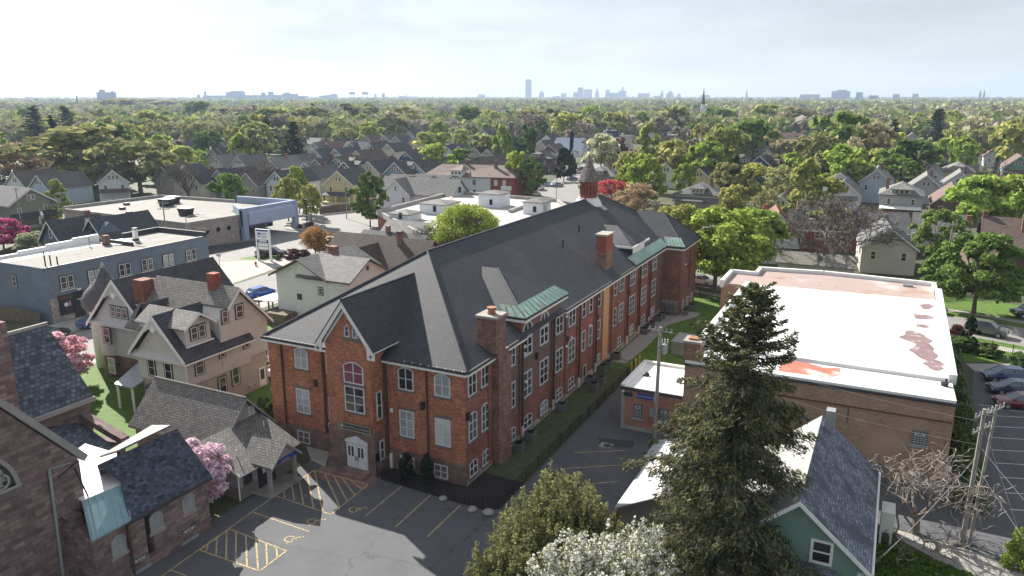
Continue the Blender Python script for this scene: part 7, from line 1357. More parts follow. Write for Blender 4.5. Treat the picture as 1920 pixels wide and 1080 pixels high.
SKY = [
 (985, 996.5, 150, 6500, C1, 'tallest slab tower alone on the skyline', ((.2, .8, 148.5),), None), (1011, 1020, 173, 6500, C1, 'lone tower right of the tallest slab', ((.2, .7, 171),), None), (1052, 1062, 175, 6300, C2, 'blocky tower before the city cluster', (), None), (1075, 1083, 173, 6400, C1, 'slim tower against the broad dark one', (), None), (1083, 1093.5, 164, 6500, C1, 'broad dark tower of the city cluster', (), None), (1094, 1110, 167.5, 6400, C3, 'wide pale slab tower in the city cluster', (), None), (1116, 1123, 172, 6600, C2, 'stepped spire tower of the city cluster', ((.25, .75, 166),), None), (1108, 1130, 184, 6300, C2, 'low block below the stepped spire tower', (), None),
 (1135, 1143, 168.5, 6500, C2, 'twin topped tower with thin mast', (), 'mast'), (1143, 1160, 174, 6400, C1, 'dark wide office slab by the twin tower', (), None), (1127, 1149, 182, 6200, C3, 'pale broad block at the foot of the twin tower', (), None), (1160, 1174, 170, 6500, C2, 'art deco tower with lantern top', ((.38, .62, 162.5),), 'mast'), (1196, 1218, 175, 6300, C1, 'dark rounded slab beside the art deco tower', (), None), (1226, 1240, 179.5, 6300, C3, 'pale block with open frame', (), None), (1238, 1244, 176, 6300, C3, 'tower with a pointed cap by the dome', (), 'point'), (1249, 1263, 176.5, 6200, C2, 'domed bank hall on the skyline', (), 'dome'), (1269, 1277, 178.5, 6200, C2, 'small round topped block past the dome', (), 'dome'), (1313, 1331, 178, 6000, C3, 'grey clinic block past the dome', (), None), (1175, 1180, 181, 6300, C2, 'small block between the art deco tower and the dark slab', (), None),
 (896, 909, 177, 5600, (.24, .38, .42), 'teal glass block left of the tallest slab', (), None), (1036, 1050, 180, 6300, C2, 'grey block row before the cluster', (), None), (1020, 1035, 183, 6300, C2, 'low grey block row by the lone tower', (), None), (1500, 1537, 177, 4300, C3, 'long pale medical block', (), None), (1559, 1594, 171, 4200, (.30, .36, .50), 'big blue medical tower block', ((.25, .8, 168.5),), None), (1605, 1618, 173, 4300, C2, 'small dark medical block', (), None), (1629, 1647, 179, 4200, C1, 'dark low block past the medical towers', (), None), (1674, 1687, 176.5, 4600, C2, 'castle like block with twin gables', (), None), (1711, 1722, 176, 4800, C2, 'far school block on the ridge', (), None),
 (181, 218, 173, 2900, (.22, .28, .38), 'rounded blue grey grain silo block', ((.15, .45, 168), (.75, .9, 171)), None), (369, 375, 177, 4300, C2, 'slim silo tower at the start of the elevators', (), None), (380, 424, 179, 4300, (.14, .20, .32), 'long low grain elevator with headhouse', ((.06, .15, 171),), None), (424, 460, 172.5, 4250, (.14, .20, .32), 'tall blocky grain elevator', ((.25, .95, 170.5),), None), (460, 500, 178.5, 4300, (.16, .22, .34), 'low grain elevator run', ((.75, .95, 173.5),), None), (500, 529, 178, 4350, (.16, .22, .34), 'grain elevator with twin headhouses', ((.1, .45, 172),), None), (529, 559, 176, 4300, (.14, .20, .32), 'dark grain elevator with sloped roof', ((.1, .5, 173.5),), None), (559, 578, 180, 4300, (.22, .26, .34), 'last low grain elevator', (), None), (598, 612, 179.5, 4600, C3, 'pale far elevator block', (), None), (607, 633, 178, 4600, (.26, .33, .42), 'pale far elevator with stepped roof', ((.5, .95, 176),), None),
 (702, 706, 175.5, 4800, C3, 'thin silo tower before the far mill', (), None), (716, 721.5, 175, 4700, C2, 'square mill tower rising above the dark mill block', (), None), (717, 729, 182, 4600, (.13, .17, .25), 'dark mill block under its tower', (), None), (747, 760, 180, 5000, C3, 'pale far silo row', ((.05, .2, 178),), None), (760, 784, 181, 5000, C3, 'long pale far silo row', ((.02, .1, 175.5),), None)]
for (a, b, y, D, c, l, st_, tp) in SKY: sky_block(l, a, b, y, D, None, c, 'grain_elevator' if 'elevator' in l or 'silo' in l or 'mill' in l else 'city_building', 'building', st_, tp)
for (x0, x1, l) in ((655, 665.5, 'first of two far lift bridge towers'), (679, 690, 'second of two far lift bridge towers')):
    a, b = far(x0, HY, 4300), far(x1, HY, 4300); t = thing('bridge_tower', l, 'bridge tower', (a.x, a.y, 0), math.atan2((b - a).y, (b - a).x)); L = (b - a).length; m = MB('city'); m.box(0, 0, 32, L, 12, 45); m.build('tower_cab', t, True, C2); m = MB('city')
    for x in (2, L - 2): m.tube((x, 6, 0), (x, 6, 33), 1.1, n=6)
    for z in (14, 24): m.tube((2, 6, z), (L - 2, 6, z + 5), .6, n=5)
    m.build('tower_leg', t, True, C2)
for (x, D, l) in ((1837.5, 4000, 'first of the twin basilica spires'), (1845, 4000, 'second of the twin basilica spires')):
    a = far(x, HY, D); t = thing('basilica_spire', l, 'spire', (a.x, a.y, 0)); m = MB('city'); m.box(-4, -4, 0, 4, 4, 34); m.lathe(0, 0, [(4, 34), (3, 42), (1.6, 45), (.3, 54)], 10); m.build('spire_shaft', t, True, C2)
a = far(1400, HY, 4600); t = thing('far_steeple', 'needle thin far church steeple', 'spire', (a.x, a.y, 0)); m = MB('city'); m.box(-4, -4, 0, 4, 4, 28); m.lathe(0, 0, [(4.4, 28), (.3, 60)], 8); m.build('spire_shaft', t, True, C1)
a = far(479, HY, 4200); t = thing('dock_crane', 'leaning dock crane jib above the grain elevators', 'crane', (a.x, a.y, 0), TH); MB('city').tube((0, 0, 10), (-16, 0, 68), 2.2, 1.0, 6).tube((0, 0, 0), (0, 0, 22), 3, n=6).build('jib', t, True, C1)

# ================================================================ far trees and far roofs
def in_view(x, y):
    q = pix((x, y, 6)); return -60 < q[0] < 1980
far_n = 0; rr = random.Random(77); grid = []
pal = ['yg'] * 7 + ['olive'] * 8 + ['lime'] * 6 + ['tan'] * 3 + ['green'] * 4 + ['grey'] * 3 + ['deep'] * 2 + ['pale'] * 2
apx = [(q[0], q[1], dist(at(q[0], q[1], q[2])), at(q[0], q[1], q[2])) for q in HOUSES]
def free(x, y, w, h, d):
    t0, b0 = pix((x, y, h)), pix((x, y, h * .25)); hw = w / 2 * F / d
    for (ax, ay, ad, ap) in apx:
        if (ap.x - x) ** 2 + (ap.y + 7 - y) ** 2 < (5.5 + w * .4) ** 2: return False
        if ad > d - 5 and abs(ax - t0[0]) < hw + 9 and t0[1] - 6 < ay + 8 < b0[1] + 20: return False
    return True
tries = 0
while far_n < 165 and tries < 30000:
    tries += 1; near_ = far_n < 48; d = rr.uniform(215, 345) if near_ else 330 + 420 * rr.random() ** 1.1; px_ = rr.uniform(-40, 1960); r = ray(px_, HY + 10); k = d / math.hypot(r.x, r.y); x, y = CAM.x + r.x * k, CAM.y + r.y * k
    if 930 < px_ < 1190 and d < 400: continue
    if near_ and (390 < px_ < 960 and d < 290 or pix((x, y, 6))[1] > (322 if px_ < 400 else 360)): continue
    c = rr.choice(pal); s = rr.random(); shape = 'spruce' if s < .06 else ('bud' if c in ('tan', 'grey', 'orange') or s > .8 else rr.choice(['dome', 'maple', 'vase', 'egg'])); hh = rr.uniform(9, 14) if near_ else rr.uniform(12, 20); w_ = hh * rr.uniform(.65, 1.05) * (.5 if shape == 'spruce' else 1)
    if any((x - a) ** 2 + (y - b) ** 2 < 7 ** 2 for a, b in grid) or not free(x, y, w_, hh, d): continue
    grid.append((x, y)); far_n += 1; tree((x, y), w_, hh, shape, 'dark' if shape == 'spruce' else c, None)
wc = [WHT, CRM, GRY, TPE, LBL, TAN, PNK]; rcs = [RD, RG, RB, RL, RN, RR_]
for i in range(70):
    d = 340 + 480 * rr.random(); px_ = rr.uniform(0, 1920); r = ray(px_, HY + 10); k = d / math.hypot(r.x, r.y); x, y = CAM.x + r.x * k, CAM.y + r.y * k
    if any((x - a) ** 2 + (y - b) ** 2 < 8 ** 2 for a, b in grid): continue
    grid.append((x, y)); w, rf_ = rr.choice(wc), rr.choice(rcs); t = house('', (x, y), R(rr.choice((0, 0, 90))), rr.uniform(7, 9), rr.uniform(11, 15), 5.2, rr.uniform(8, 9.4), w, rf_, porch=False, win=0, side=False); AUTO.append((t, f'{HN[id(w)]} house with {RNM[id(rf_)]} roof', (x, y, 8)))
# the woods beyond: one mass of crowns
def far_woods():
    rg = np.random.default_rng(8); names = ['wood_olive', 'wood_green', 'wood_tan', 'wood_grey', 'wood_lime']; cols = [(.33, .33, .17), (.20, .26, .09), (.33, .30, .2), (.27, .25, .215), (.34, .38, .13)]
    for n_, c in zip(names, cols): leaf_mat(n_, trans=.2, objcol=False, base=c, amp=.4)
    C, U, V, M = [], [], [], []
    N = 6200; d = 520 + 6900 * rg.uniform(0, 1, N) ** 1.9; th = rg.uniform(-20, 1940, N)
    for i in range(N):
        r = ray(th[i], HY + 5); k = d[i] / math.hypot(r.x, r.y); x, y = CAM.x + r.x * k, CAM.y + r.y * k; n = 90 if d[i] < 1000 else (40 if d[i] < 1900 else 16)
        h = rg.uniform(9, 17); w = h * rg.uniform(.45, .75) * (1 if d[i] < 1600 else 1.5); q = rg.normal(0, 1, (n, 3)); q /= np.linalg.norm(q, axis=1)[:, None]; q[:, 2] = np.abs(q[:, 2]) * rg.uniform(.2, 1, n)
        p = q * np.array([w, w, h * .62]) + np.array([x, y, h * .4]); u, v = leaf_axes(rg, q, w * (.19 if d[i] < 1000 else .29)); C.append(p); U.append(u); V.append(v); M.append(np.full(n, rg.choice(5, p=[.33, .18, .12, .17, .20])))
    me = quads_mesh('far_woods', np.concatenate(C), np.concatenate(U), np.concatenate(V), names, np.concatenate(M)); o = bpy.data.objects.new('far_woods', me); COL.objects.link(o); tag(o, 'hazy wooded plain stretching to the horizon', 'woods', None, 'stuff')
far_woods()
sheet('lake_water', [tuple(far(-300, HY, 9300))[:2], tuple(far(700, HY, 9300))[:2], tuple(far(700, HY, 8200))[:2], tuple(far(-300, HY, 8200))[:2]], 'metal_grey', .5)

# ================================================================ vehicles
def car_mesh(kind):
    """body profile lofted in sections, cabin glass, wheels; nose towards +X"""
    L, W_, Hh = {'sedan': (4.8, 1.82, 1.45), 'suv': (4.9, 1.95, 1.85), 'hatch': (4.4, 1.8, 1.55)}[kind]
    if kind == 'sedan': prof = [(-2.4, .45, .92), (-2.3, .3, 1.0), (-1.7, .25, 1.04), (-1.1, .25, 1.0), (.5, .25, .98), (.95, .25, .96), (1.7, .25, .88), (2.2, .28, .76), (2.4, .4, .62)]; cab = [(-1.95, 1.0), (-1.15, 1.42), (.0, 1.45), (.35, 1.42), (1.15, .97)]
    elif kind == 'suv': prof = [(-2.45, .5, 1.1), (-2.38, .35, 1.18), (-1.2, .33, 1.18), (.6, .33, 1.16), (1.2, .33, 1.14), (1.9, .35, 1.06), (2.35, .38, .98), (2.45, .5, .8)]; cab = [(-2.32, 1.16), (-2.05, 1.78), (.1, 1.82), (.5, 1.76), (1.25, 1.14)]
    else: prof = [(-2.2, .45, 1.0), (-2.12, .3, 1.06), (-1.1, .26, 1.06), (.6, .26, 1.02), (1.3, .28, .95), (1.95, .3, .8), (2.2, .42, .66)]; cab = [(-2.1, 1.04), (-1.6, 1.48), (.0, 1.54), (.4, 1.5), (1.2, 1.0)]
    b = MB('car_paint'); n = len(prof); rings = []
    for i, (x, z0, z1) in enumerate(prof):
        e_ = .82 if i in (0, n - 1) else (.94 if i in (1, n - 2) else 1); hw = W_ / 2 * e_; zm = z0 + (z1 - z0) * .55
        rings.append([(x, -hw * .9, z0), (x, hw * .9, z0), (x, hw, zm), (x, hw * .9, z1), (x, hw * .5, z1 + .03), (x, -hw * .5, z1 + .03), (x, -hw * .9, z1), (x, -hw, zm)])
    for r_ in rings: b.v += r_
    for i in range(n - 1):
        for j in range(8): b.f.append((i * 8 + j, i * 8 + (j + 1) % 8, (i + 1) * 8 + (j + 1) % 8, (i + 1) * 8 + j)); b.m.append(0)
    b.f += [tuple(range(7, -1, -1)), tuple((n - 1) * 8 + j for j in range(8))]; b.m += [0, 0]
    roof = MB('car_paint'); c = cab; hw0, hw1 = W_ / 2 * .86, W_ / 2 * .70
    roof.slab([(c[1][0], -hw1, c[1][1] + .02), (c[2][0], -hw1, c[2][1] + .02), (c[3][0], -hw1, c[3][1] + .02), (c[3][0], hw1, c[3][1] + .02), (c[2][0], hw1, c[2][1] + .02), (c[1][0], hw1, c[1][1] + .02)], .05)
    for s in (-1, 1):
        for (p_, q_) in ((c[0], c[1]), (c[3], c[4])): roof.tube((p_[0], s * hw0, p_[1]), (q_[0], s * hw1, q_[1]) if q_[1] > p_[1] else (q_[0], s * hw0, q_[1]), .05, n=5) if q_[1] > p_[1] else roof.tube((p_[0], s * hw1, p_[1]), (q_[0], s * hw0, q_[1]), .05, n=5)
        xm = (c[1][0] + c[3][0]) / 2; roof.tube((xm, s * hw0, c[0][1]), (xm, s * hw1, c[2][1]), .045, n=5)
    g = MB('glass_car'); bot = [(c[0][0], -hw0, c[0][1]), (c[4][0], -hw0, c[4][1]), (c[4][0], hw0, c[4][1]), (c[0][0], hw0, c[0][1])]; tp = [(c[1][0], -hw1, c[1][1]), (c[3][0], -hw1, c[3][1]), (c[3][0], hw1, c[3][1]), (c[1][0], hw1, c[1][1])]
    g.add(bot + tp, [(0, 1, 5, 4), (1, 2, 6, 5), (2, 3, 7, 6), (3, 0, 4, 7), (4, 5, 6, 7)])
    w = MB('rubber'); rim = MB('metal_grey'); rad = .36 if kind == 'suv' else .33
    w.tube((0, -.11, 0), (0, .11, 0), rad, n=16); rim.tube((0, -.12, 0), (0, .12, 0), rad * .62, n=10)
    wx = (-L * .3, L * .31); hl = MB('white_sign'); hl.box(-.04, -.2, -.07, .04, .2, .07); tl = MB('red_paint'); tl.box(-.03, -.2, -.09, .03, .2, .09); pl = MB('black'); pl.box(-.03, -.4, -.1, .03, .4, .1); mi = MB('car_paint'); mi.box(-.08, -.1, -.06, .08, .1, .08)
    return dict(body=b.mesh('body'), roof=roof.mesh('roof_panel'), glass=g.mesh('window'), wheel=w.mesh('tyre'), rim=rim.mesh('rim'), wx=wx, W=W_, L=L, rad=rad, hl=hl.mesh('headlight'), tl=tl.mesh('tail_light'), pl=pl.mesh('grille'), mi=mi.mesh('mirror'), zc=c[4][1], zl=prof[-2][2])
CARS = {k: car_mesh(k) for k in ('sedan', 'suv', 'hatch')}
def car(kind, pos, rot, col, label, name=None, group=None, far_=False):
    d = CARS[kind]; t = thing(name or {'sedan': 'parked_car', 'suv': 'parked_suv', 'hatch': 'parked_car'}[kind], label, 'car', (pos[0], pos[1], .02), rot, group)
    def put(me, par, loc=(0, 0, 0)):
        o = bpy.data.objects.new(me.name.split('.')[0], me); COL.objects.link(o); o.parent = par; o.location = loc; o.color = rgb(col); return o
    put(d['body'], t); put(d['roof'], t); put(d['glass'], t)
    for x in d['wx']:
        for s in (-1, 1): o = put(d['wheel'], t, (x, s * (d['W'] / 2 - .08), d['rad'])); o.name = 'wheel'; put(d['rim'], o)
    if not far_:
        for s in (-1, 1): put(d['hl'], t, (d['L'] / 2 - .06, s * d['W'] * .33, d['zl'] - .14)); put(d['tl'], t, (-d['L'] / 2 + .03, s * d['W'] * .34, .85)); put(d['mi'], t, (d['wx'][1] - .62, s * (d['W'] / 2 + .06), d['zc'] + .02))
        put(d['pl'], t, (d['L'] / 2 - .02, 0, d['zl'] - .24))
    return t
st = math.atan2(-.29, 1)
car('sedan', (1.0, 75.3), st, (.75, .75, .74), 'white sedan parked by the lawn behind the school'); car('suv', (40.3, 64.4), st, (.14, .155, .135), 'grey green utility car parked along the diagonal street')
car('hatch', (40.6, 46.1), R(180 + 18), (.035, .07, .17), 'blue car first of three in the side lot', group='cars in the side lot'); car('sedan', (41.0, 42.2), R(180 + 17), (.03, .04, .08), 'dark navy car between the blue and red cars', group='cars in the side lot'); car('sedan', (41.2, 38.2), R(180 + 16), (.16, .02, .025), 'dark red car last of three in the side lot', group='cars in the side lot')
car('suv', (46.5, 76.5), R(205), (.02, .021, .024), 'black truck in the driveway beside the big maple'); car('sedan', (33.9, 73.5), st, (.05, .05, .055), 'dark car peeking past the gym corner')
car('hatch', (-57.6, 37.4), R(80), (.02, .10, .45), 'bright blue hatchback driving up the avenue'); car('suv', (-77.6, 61.0), R(28), (.02, .022, .022), 'black boxy car behind the tall store sign'); car('sedan', (-69.6, 33.5), R(92), (.12, .2, .45), 'white and blue car past the end of the commercial block'); car('sedan', (-88.5, 52.5), R(-20), (.5, .5, .5), 'pale car in the shade beside the store wall')
q = at(517, 672); car('suv', (q.x, q.y), R(95), (.72, .73, .74), 'white car parked between the cream house and the school'); q = at(524, 690); car('sedan', (q.x + 1.5, q.y - 1), R(95), (.7, .7, .7), 'second white car nosed behind the school corner')
car('sedan', (-66.3, 15.9), R(90), (.05, .12, .25), 'blue car parked before the storefront'); car('sedan', (-66.2, 9.5), R(90), (.03, .03, .03), 'black car parked before the storefront')
for i, (x, y, c, l) in enumerate(((1073, 338, (.10, .12, .2), 'dark blue car driving on the far avenue'), (1027, 349, (.3, .36, .5), 'pale blue car parked on the far avenue'), (1045, 350, (.15, .18, .28), 'dark car beside the pale blue one on the avenue'), (1013, 356, (.6, .62, .65), 'white van parked by the corner store'), (982, 366, (.1, .2, .3), 'teal car in the corner store lot'), (1003, 367, (.5, .5, .52), 'silver car in the corner store lot'), (1082, 325, (.6, .6, .6), 'white car under the dark column tree'), (1090, 319, (.04, .04, .05), 'black car parked by the tall hedge'), (1175, 289, (.6, .6, .6), 'white car by the distant shops'))):
    p = at(x, y); car('suv' if 'van' in l else 'sedan', (p.x, p.y), R(66 if i < 3 else rnd.uniform(40, 110)), c, l, far_=True)

# ================================================================ poles, wires, street things
def pole(label, pos, h, lean=(0, 0), arms=1, arm_dir=0.0, r=.17, transformer=False, name='utility_pole'):
    t = thing(name, label, 'utility pole', (pos[0], pos[1], 0)); top = Vector((pos[0] + lean[0], pos[1] + lean[1], h)); MB('wood_pole').tube((pos[0], pos[1], 0), top, r, r * .68, 10).build('shaft', t)
    for k in range(arms):
        z = h - .35 - k * 1.1; c = Vector((pos[0], pos[1], 0)).lerp(top, z / h); c.z = z; u = Vector((math.cos(arm_dir), math.sin(arm_dir), 0)); m = MB(['wood_pole', 'metal_grey']); m.tube(c - u * 1.15, c + u * 1.15, .07, n=6)
        for s in (-1, -.5, .5, 1): q = c + u * s * 1.05; m.tube(q + Vector((0, 0, .05)), q + Vector((0, 0, .3)), .05, n=6, m=1)
        m.build('crossarm', t)
    if transformer:
        c = Vector((pos[0], pos[1], 0)).lerp(top, .82); m = MB('metal_grey'); m.lathe(c.x + .42, c.y + .1, [(.18, c.z - .5), (.26, c.z - .45), (.26, c.z + .3), (.1, c.z + .38)], 12); m.build('transformer', t)
        m = MB('white_trim'); 
        for s in (0, .25, .5): m.tube((c.x + .2 + s, c.y, c.z + .5), (c.x + .2 + s, c.y, c.z + .85), .06, n=6)
        m.build('insulator', t)
    return top
P1_ = pole('grey utility pole standing at the annex corner', (10.75, 15.3), 10.4, (.05, .1), 1, R(-10), .19, True)
P2_ = pole('weathered double utility pole behind the gnarled bare tree', (34.5, 8.0), 10.0, (.1, .2), 2, R(60), .18); 
P2b = pole('paler second pole strapped beside the weathered one', (34.95, 8.35), 10.2, (.35, .4), 1, R(60), .13)
q = at(1762, 578); P3_ = pole('tall utility pole in front of the big green maple', (q.x, q.y), 12.5, (.2, .2), 1, st, .17, True); q = at(1341, 512); pole('short wooden post by the street behind the school', (q.x, q.y), 3.2, arms=0, r=.12, name='wooden_post')
q = at(1645, 465); pole('thin dark pole beside the tall cream house', (q.x, q.y), 8.5, arms=0, r=.1)
q = at(316, 480); pole('utility pole with double crossarm against the store wall', (q.x, q.y), 10.5, arms=2, arm_dir=R(20), r=.15); q = at(85, 465); pole('pale pole with transformer beside the conical tree', (q.x, q.y), 8, arms=0, transformer=True); q = at(42, 435); pole('pale pole in front of the olive grey house', (q.x, q.y), 10, arms=1, r=.15)
q = at(650, 410); pole('utility pole before the pale yellow house', (q.x, q.y), 9, arms=1, r=.13); q = at(567, 390); pole('thin pale pole among the lime trees', (q.x, q.y), 9, arms=0, r=.12); q = at(405, 370); pole('thin pole beside the light blue house', (q.x, q.y), 9, arms=1, r=.12); q = at(1075, 325); pole('pole by the tall dark column tree', (q.x, q.y), 9, arms=1, r=.13); q = at(1043, 375); pole('street pole at the far avenue corner', (q.x, q.y), 8, arms=0, r=.1); q = at(390, 520); pole('corner pole at the end of the commercial block', (q.x, q.y), 8.5, arms=1, r=.15)
def wire(label, a, b, sag=.5, r=.009, grp='overhead wires'):
    a, b = Vector(a), Vector(b); pts = [a.lerp(b, i / 14) - Vector((0, 0, sag * 4 * (i / 14) * (1 - i / 14))) for i in range(15)]; m = MB('wire'); m.path(pts, r, 4); o = m.build('overhead_wire'); tag(o, label, 'wire', grp, 'thing')
wire('overhead wire from the annex pole to the double pole', P1_ + Vector((.9, -.3, -.2)), P2_ + Vector((-.4, -.8, -.6)), .7); wire('lower overhead wire from the annex pole towards the double pole', P1_ + Vector((.2, 0, -2.2)), P2_ + Vector((0, -.4, -2.4)), .9); wire('wire from the annex pole to the gym roof', P1_ + Vector((0, .1, -1.6)), (15.5, 17.0, 8.4), .5); wire('wire from the annex pole to the annex wall', P1_ + Vector((0, 0, -2.4)), (10.3, 16.0, 3.0), .15)
wire('wire from the double pole running to the bottom edge', P2_ + Vector((0, 0, -2.6)), (46, -14, 3.5), .8); wire('second wire from the double pole down to the bottom edge', P2_ + Vector((0, 0, -4)), (41, -8, 2.6), .5); wire('service wire from the double pole to the teal cottage', P2_ + Vector((0, 0, -3.2)), (28.6, -3.8, 3.6), .6); wire('low service wire over the bottom lawn', P2_ + Vector((0, 0, -3.4)), (24, -14, 3.0), .9); wire('guy wire beside the double pole', P2_ + Vector((0, 0, -1)), (38.5, 3.2, .1), 0, .02); wire('wire from the double pole past the side lot', P2_ + Vector((.5, .9, -.2)), (62, 22, 9.4), .8)
wire('wire crossing before the garage and the bare tree', P3_ + Vector((-.6, .1, -.4)), (-12, 96, 9.5), 1.0); wire('lower wire crossing before the garage', P3_ + Vector((0, 0, -2.4)), (-12, 96, 8.2), 1.0)
# street light, sign, hydrant, fences
t = thing('street_light', 'curved arm street light above the commercial block roof', 'street light', (-86, 49, 0)); m = MB('metal_grey'); m.tube((-86, 49, 0), (-86, 49, 8.4), .12, .08).path([(-86, 49, 8.4), (-85.4, 49.3, 9.0), (-83.6, 50.3, 9.2)], .05); m.build('lamp_post', t); MB('white_trim').box(-83.9, 50.1, 9.1, -83.2, 50.6, 9.25).build('lamp_head', t)
q = at(728, 2) if False else at(577, 437); t = thing('lot_light', 'thin dark lamp post in the store parking lot', 'lamp post', (q.x, q.y, 0)); m = MB('metal_dark'); m.tube((0, 0, 0), (0, 0, 7.5), .09); m.build('lamp_post', t, True); MB('metal_dark').box(-.5, -.25, 7.4, .5, .25, 7.6).build('lamp_head', t, True)
q = at(416, 528); t = thing('street_sign', 'thin street sign leaning at the avenue corner', 'sign', (q.x, q.y, 0)); MB('metal_grey').tube((0, 0, 0), (-.3, .1, 4.6), .05).build('sign_post', t, True); MB('white_sign').box(-.8, .05, 4.2, .2, .1, 4.7).build('sign_plate', t, True)
q = at(480, 499); t = thing('fire_hydrant', 'red fire hydrant on the avenue pavement', 'hydrant', (q.x, q.y, 0)); m = MB('red_paint'); m.lathe(0, 0, [(.2, 0), (.2, .08), (.14, .1), (.14, .6), (.19, .64), (.15, .8), (.05, .88)], 12); m.build('barrel', t, True); m = MB('red_paint'); m.tube((-.24, 0, .5), (.24, 0, .5), .08).tube((0, 0, .5), (0, -.24, .5), .09); m.build('nozzle', t, True)
q = at(557, 432); t = thing('planter_island', 'rounded concrete planter island in the store lot', 'planter', (q.x - 1, q.y + 4, 0)); m = MB('concrete'); m.lathe(0, 0, [(4.6, 0), (4.6, .18), (4.3, .2)], 24); m.build('kerb_ring', t, True)
for i, (dx, dy, w_) in enumerate(((0, 1.5, 2.2), (-1.6, -1.8, 1.3), (.2, -2.2, 1.4), (1.8, -1.4, 1.4))): tree((q.x - 1 + dx, q.y + 4 + dy, .15), w_, .9, 'bush', 'plum', ('large plum bush on the planter island', 'first small bush along the planter edge', 'second small bush along the planter edge', 'third small bush along the planter edge')[i], lod=1)
def wood_fence(label, a, b, h=1.8):
    t = thing('wooden_fence', label, 'fence', (a[0], a[1], 0)); d = Vector((b[0] - a[0], b[1] - a[1], 0)); L = d.length; t.rotation_euler = (0, 0, math.atan2(d.y, d.x)); m = MB('wood_fence'); n = int(L / .16)
    for i in range(n): m.box(i * .16, -.02, .05, i * .16 + .145, .02, h + .06 * ((i * 7) % 3))
    m.build('boards', t, True)
    for i in range(int(L / 2.4) + 1): MB('wood_fence').box(i * 2.4 - .05, .02, 0, i * 2.4 + .05, .12, h + .1).build('fence_post', t, True)
wood_fence('weathered plank fence below the commercial block side wall', (-86, 11.4), (-72.8, 12.6)); wood_fence('dark plank fence behind the commercial block', (-100, 18), (-88, 34), 2.0); wood_fence('red brown fence behind the white roofed gym', tuple(at(1665, 485))[:2], tuple(at(1760, 478))[:2], 1.8); wood_fence('fence at the edge beside the magenta tree', tuple(at(0, 488))[:2], tuple(at(72, 462))[:2], 1.7); wood_fence('wooden fence beneath the pale yellow house', tuple(at(600, 402))[:2], tuple(at(700, 392))[:2], 2.0)
iron_fence([(34.7, 17), (36.2, 32), (36.0, 52)], 'wire fence along the dark hedge by the side lot', 1.5, 1.2, 'metal_grey')
iron_fence([(36.2, 58.6), (44.5, 55.8)], 'iron fence along the small corner lawn', 1.2, .2)
for i, (x, y, s) in enumerate(((2.2, -3.0, .35), (3.5, -2.9, .4), (-.6, -2.6, .3))):
    rg2 = random.Random(i); m = MB('concrete'); m.lathe(0, 0, [(.05, 0), (s, .06), (s * 1.05, s * .5), (s * .6, s * .9), (.05, s)], 9); m.v = [(a * rg2.uniform(.85, 1.15), b * rg2.uniform(.85, 1.15), c) for a, b, c in m.v]; o = m.build('boulder'); o.location = (x, y, 0); tag(o, ('pale boulder at the flower bed edge by the drive', 'larger pale boulder at the bed corner', 'small white stone by the iron fence')[i], 'boulder', None, 'thing')

# ================================================================ labels of the many: look, neighbours, order
MARKS = [(0, 300, 225, 300, 'the smoke stack trees'), (0, 330, 300, 420, 'the low store roof'), (330, 660, 255, 345, 'the store canopy'), (300, 660, 185, 255, 'the grain elevators'), (660, 960, 225, 345, 'the corner store'), (660, 960, 185, 225, 'the white storage tanks'), (960, 1240, 225, 345, 'the school cupola'), (960, 1240, 185, 225, 'the tallest tower'), (1240, 1480, 185, 400, 'the steeple'), (1480, 1700, 225, 420, 'the huge bare tree'), (1480, 1920, 185, 225, 'the medical blocks'), (1700, 1920, 225, 480, 'the big street maple')]
ORD = ['first', 'second', 'third', 'fourth', 'fifth', 'sixth', 'seventh', 'eighth', 'ninth', 'tenth', 'eleventh', 'twelfth', 'thirteenth', 'fourteenth', 'fifteenth', 'sixteenth', 'seventeenth', 'eighteenth', 'nineteenth', 'twentieth']
groups = {}
for o, what, p in AUTO:
    x, y = pix(p); mk = min(MARKS, key=lambda m: max(m[0] - x, 0, x - m[1]) + 1.5 * max(m[2] - y, 0, y - m[3]))[4]
    groups.setdefault((what, mk), []).append((x, o))
for (what, mk), v in groups.items():
    v.sort(key=lambda q: q[0])
    for i, (x, o) in enumerate(v):
        o['label'] = f'{what} near {mk}' if len(v) == 1 else f'{what}, {ORD[min(i, 19)]} from left near {mk}'

# ================================================================ air, light, camera
if HAZE:
    m = bpy.data.materials.new('air'); m.use_nodes = True; nt = m.node_tree; nt.nodes.clear(); out = nt.nodes.new('ShaderNodeOutputMaterial'); pv = nt.nodes.new('ShaderNodeVolumePrincipled'); pv.inputs['Color'].default_value = (.62, .78, 1, 1); pv.inputs['Density'].default_value = HAZE; pv.inputs['Anisotropy'].default_value = .2; nt.links.new(pv.outputs[0], out.inputs['Volume'])
    hz = MB('city'); hz.box(-8600, -1500, -1, 5500, 9300, 215); hz.mats = []; me = bpy.data.meshes.new('haze'); me.from_pydata(hz.v, [], hz.f); me.materials.append(m); o = bpy.data.objects.new('haze', me); COL.objects.link(o); o['kind'] = 'stuff'; o['label'] = 'thin bluish haze over the whole plain'
w = bpy.data.worlds.new('World'); scene.world = w; w.use_nodes = True; nt = w.node_tree; bg = nt.nodes['Background']
sky = nt.nodes.new('ShaderNodeTexSky'); sky.sky_type = 'NISHITA'; sky.sun_disc = False
SUN_EL = R(32); LD = Vector((.877 * math.cos(SUN_EL), -.48 * math.cos(SUN_EL), -math.sin(SUN_EL)))
sky.sun_elevation = SUN_EL; sky.sun_rotation = math.atan2(-LD.x, -LD.y); sky.air_density = 1.0; sky.dust_density = .6; sky.ozone_density = 1.5; sky.altitude = 100
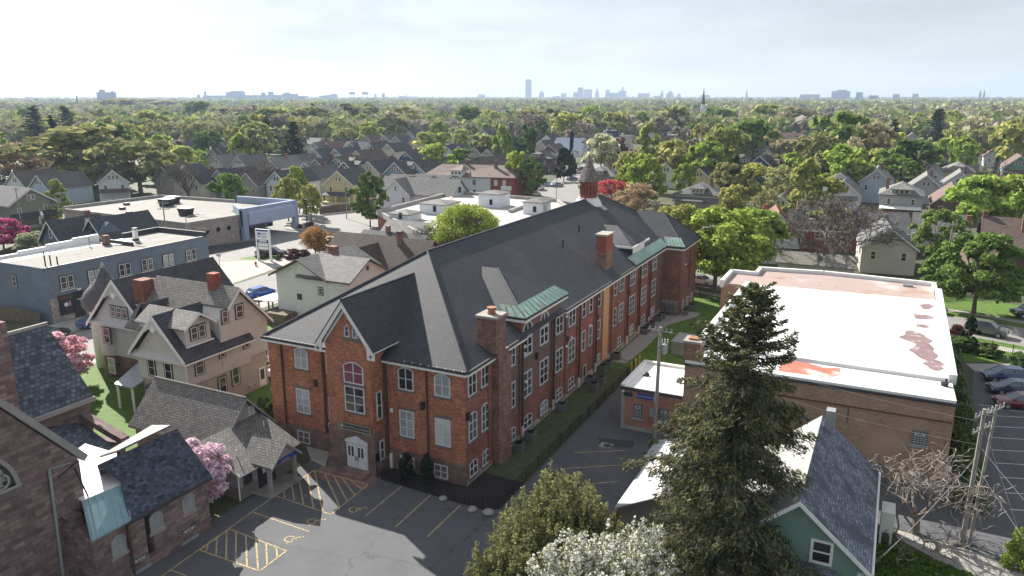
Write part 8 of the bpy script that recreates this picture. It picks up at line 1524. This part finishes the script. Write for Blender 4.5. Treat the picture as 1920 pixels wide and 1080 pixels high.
tc = nt.nodes.new('ShaderNodeTexCoord'); mp = nt.nodes.new('ShaderNodeMapping'); mp.inputs['Scale'].default_value = (2.2, 2.2, 9); nt.links.new(tc.outputs['Generated'], mp.inputs[0])
ns = nt.nodes.new('ShaderNodeTexNoise'); ns.inputs['Scale'].default_value = 1.6; ns.inputs['Detail'].default_value = 7; ns.inputs['Roughness'].default_value = .62; nt.links.new(mp.outputs[0], ns.inputs[0])
mr = nt.nodes.new('ShaderNodeMapRange'); mr.inputs[1].default_value = .38; mr.inputs[2].default_value = .78; mr.inputs[3].default_value = CLOUD[0]; mr.inputs[4].default_value = CLOUD[1]; nt.links.new(ns.outputs[0], mr.inputs[0])
mx = nt.nodes.new('ShaderNodeMix'); mx.data_type = 'RGBA'; nt.links.new(mr.outputs[0], mx.inputs[0]); nt.links.new(sky.outputs[0], mx.inputs[6]); mx.inputs[7].default_value = (CLOUD[2], CLOUD[2] * 1.03, CLOUD[2] * 1.07, 1)
nt.links.new(mx.outputs[2], bg.inputs['Color']); bg.inputs['Strength'].default_value = SKY_S
sl = bpy.data.lights.new('sun', 'SUN'); sl.energy = SUN_S; sl.angle = R(.5); sl.color = (1, .95, .87); so = bpy.data.objects.new('sun', sl); COL.objects.link(so); so.location = (0, 0, 100); so.rotation_euler = LD.to_track_quat('-Z', 'Y').to_euler()
cam = bpy.data.cameras.new('camera'); co = bpy.data.objects.new('camera', cam); COL.objects.link(co); co.location = CAM; co.rotation_euler = (R(90) - PITCH, 0, TH); cam.sensor_fit = 'HORIZONTAL'; cam.sensor_width = 36; cam.lens = 36 * F / 1920; cam.clip_start = .5; cam.clip_end = 20000; scene.camera = co
vs = scene.view_settings; vs.view_transform = 'Standard'; vs.look = 'None'; vs.gamma = 1; vs.exposure = EXPO
cy = scene.cycles; cy.use_denoising = True; cy.max_bounces = 6; cy.diffuse_bounces = 3; cy.glossy_bounces = 2; cy.transmission_bounces = 4; cy.transparent_max_bounces = 8; cy.volume_bounces = 0; cy.use_adaptive_sampling = True; cy.adaptive_threshold = .02; cy.sample_clamp_indirect = 6
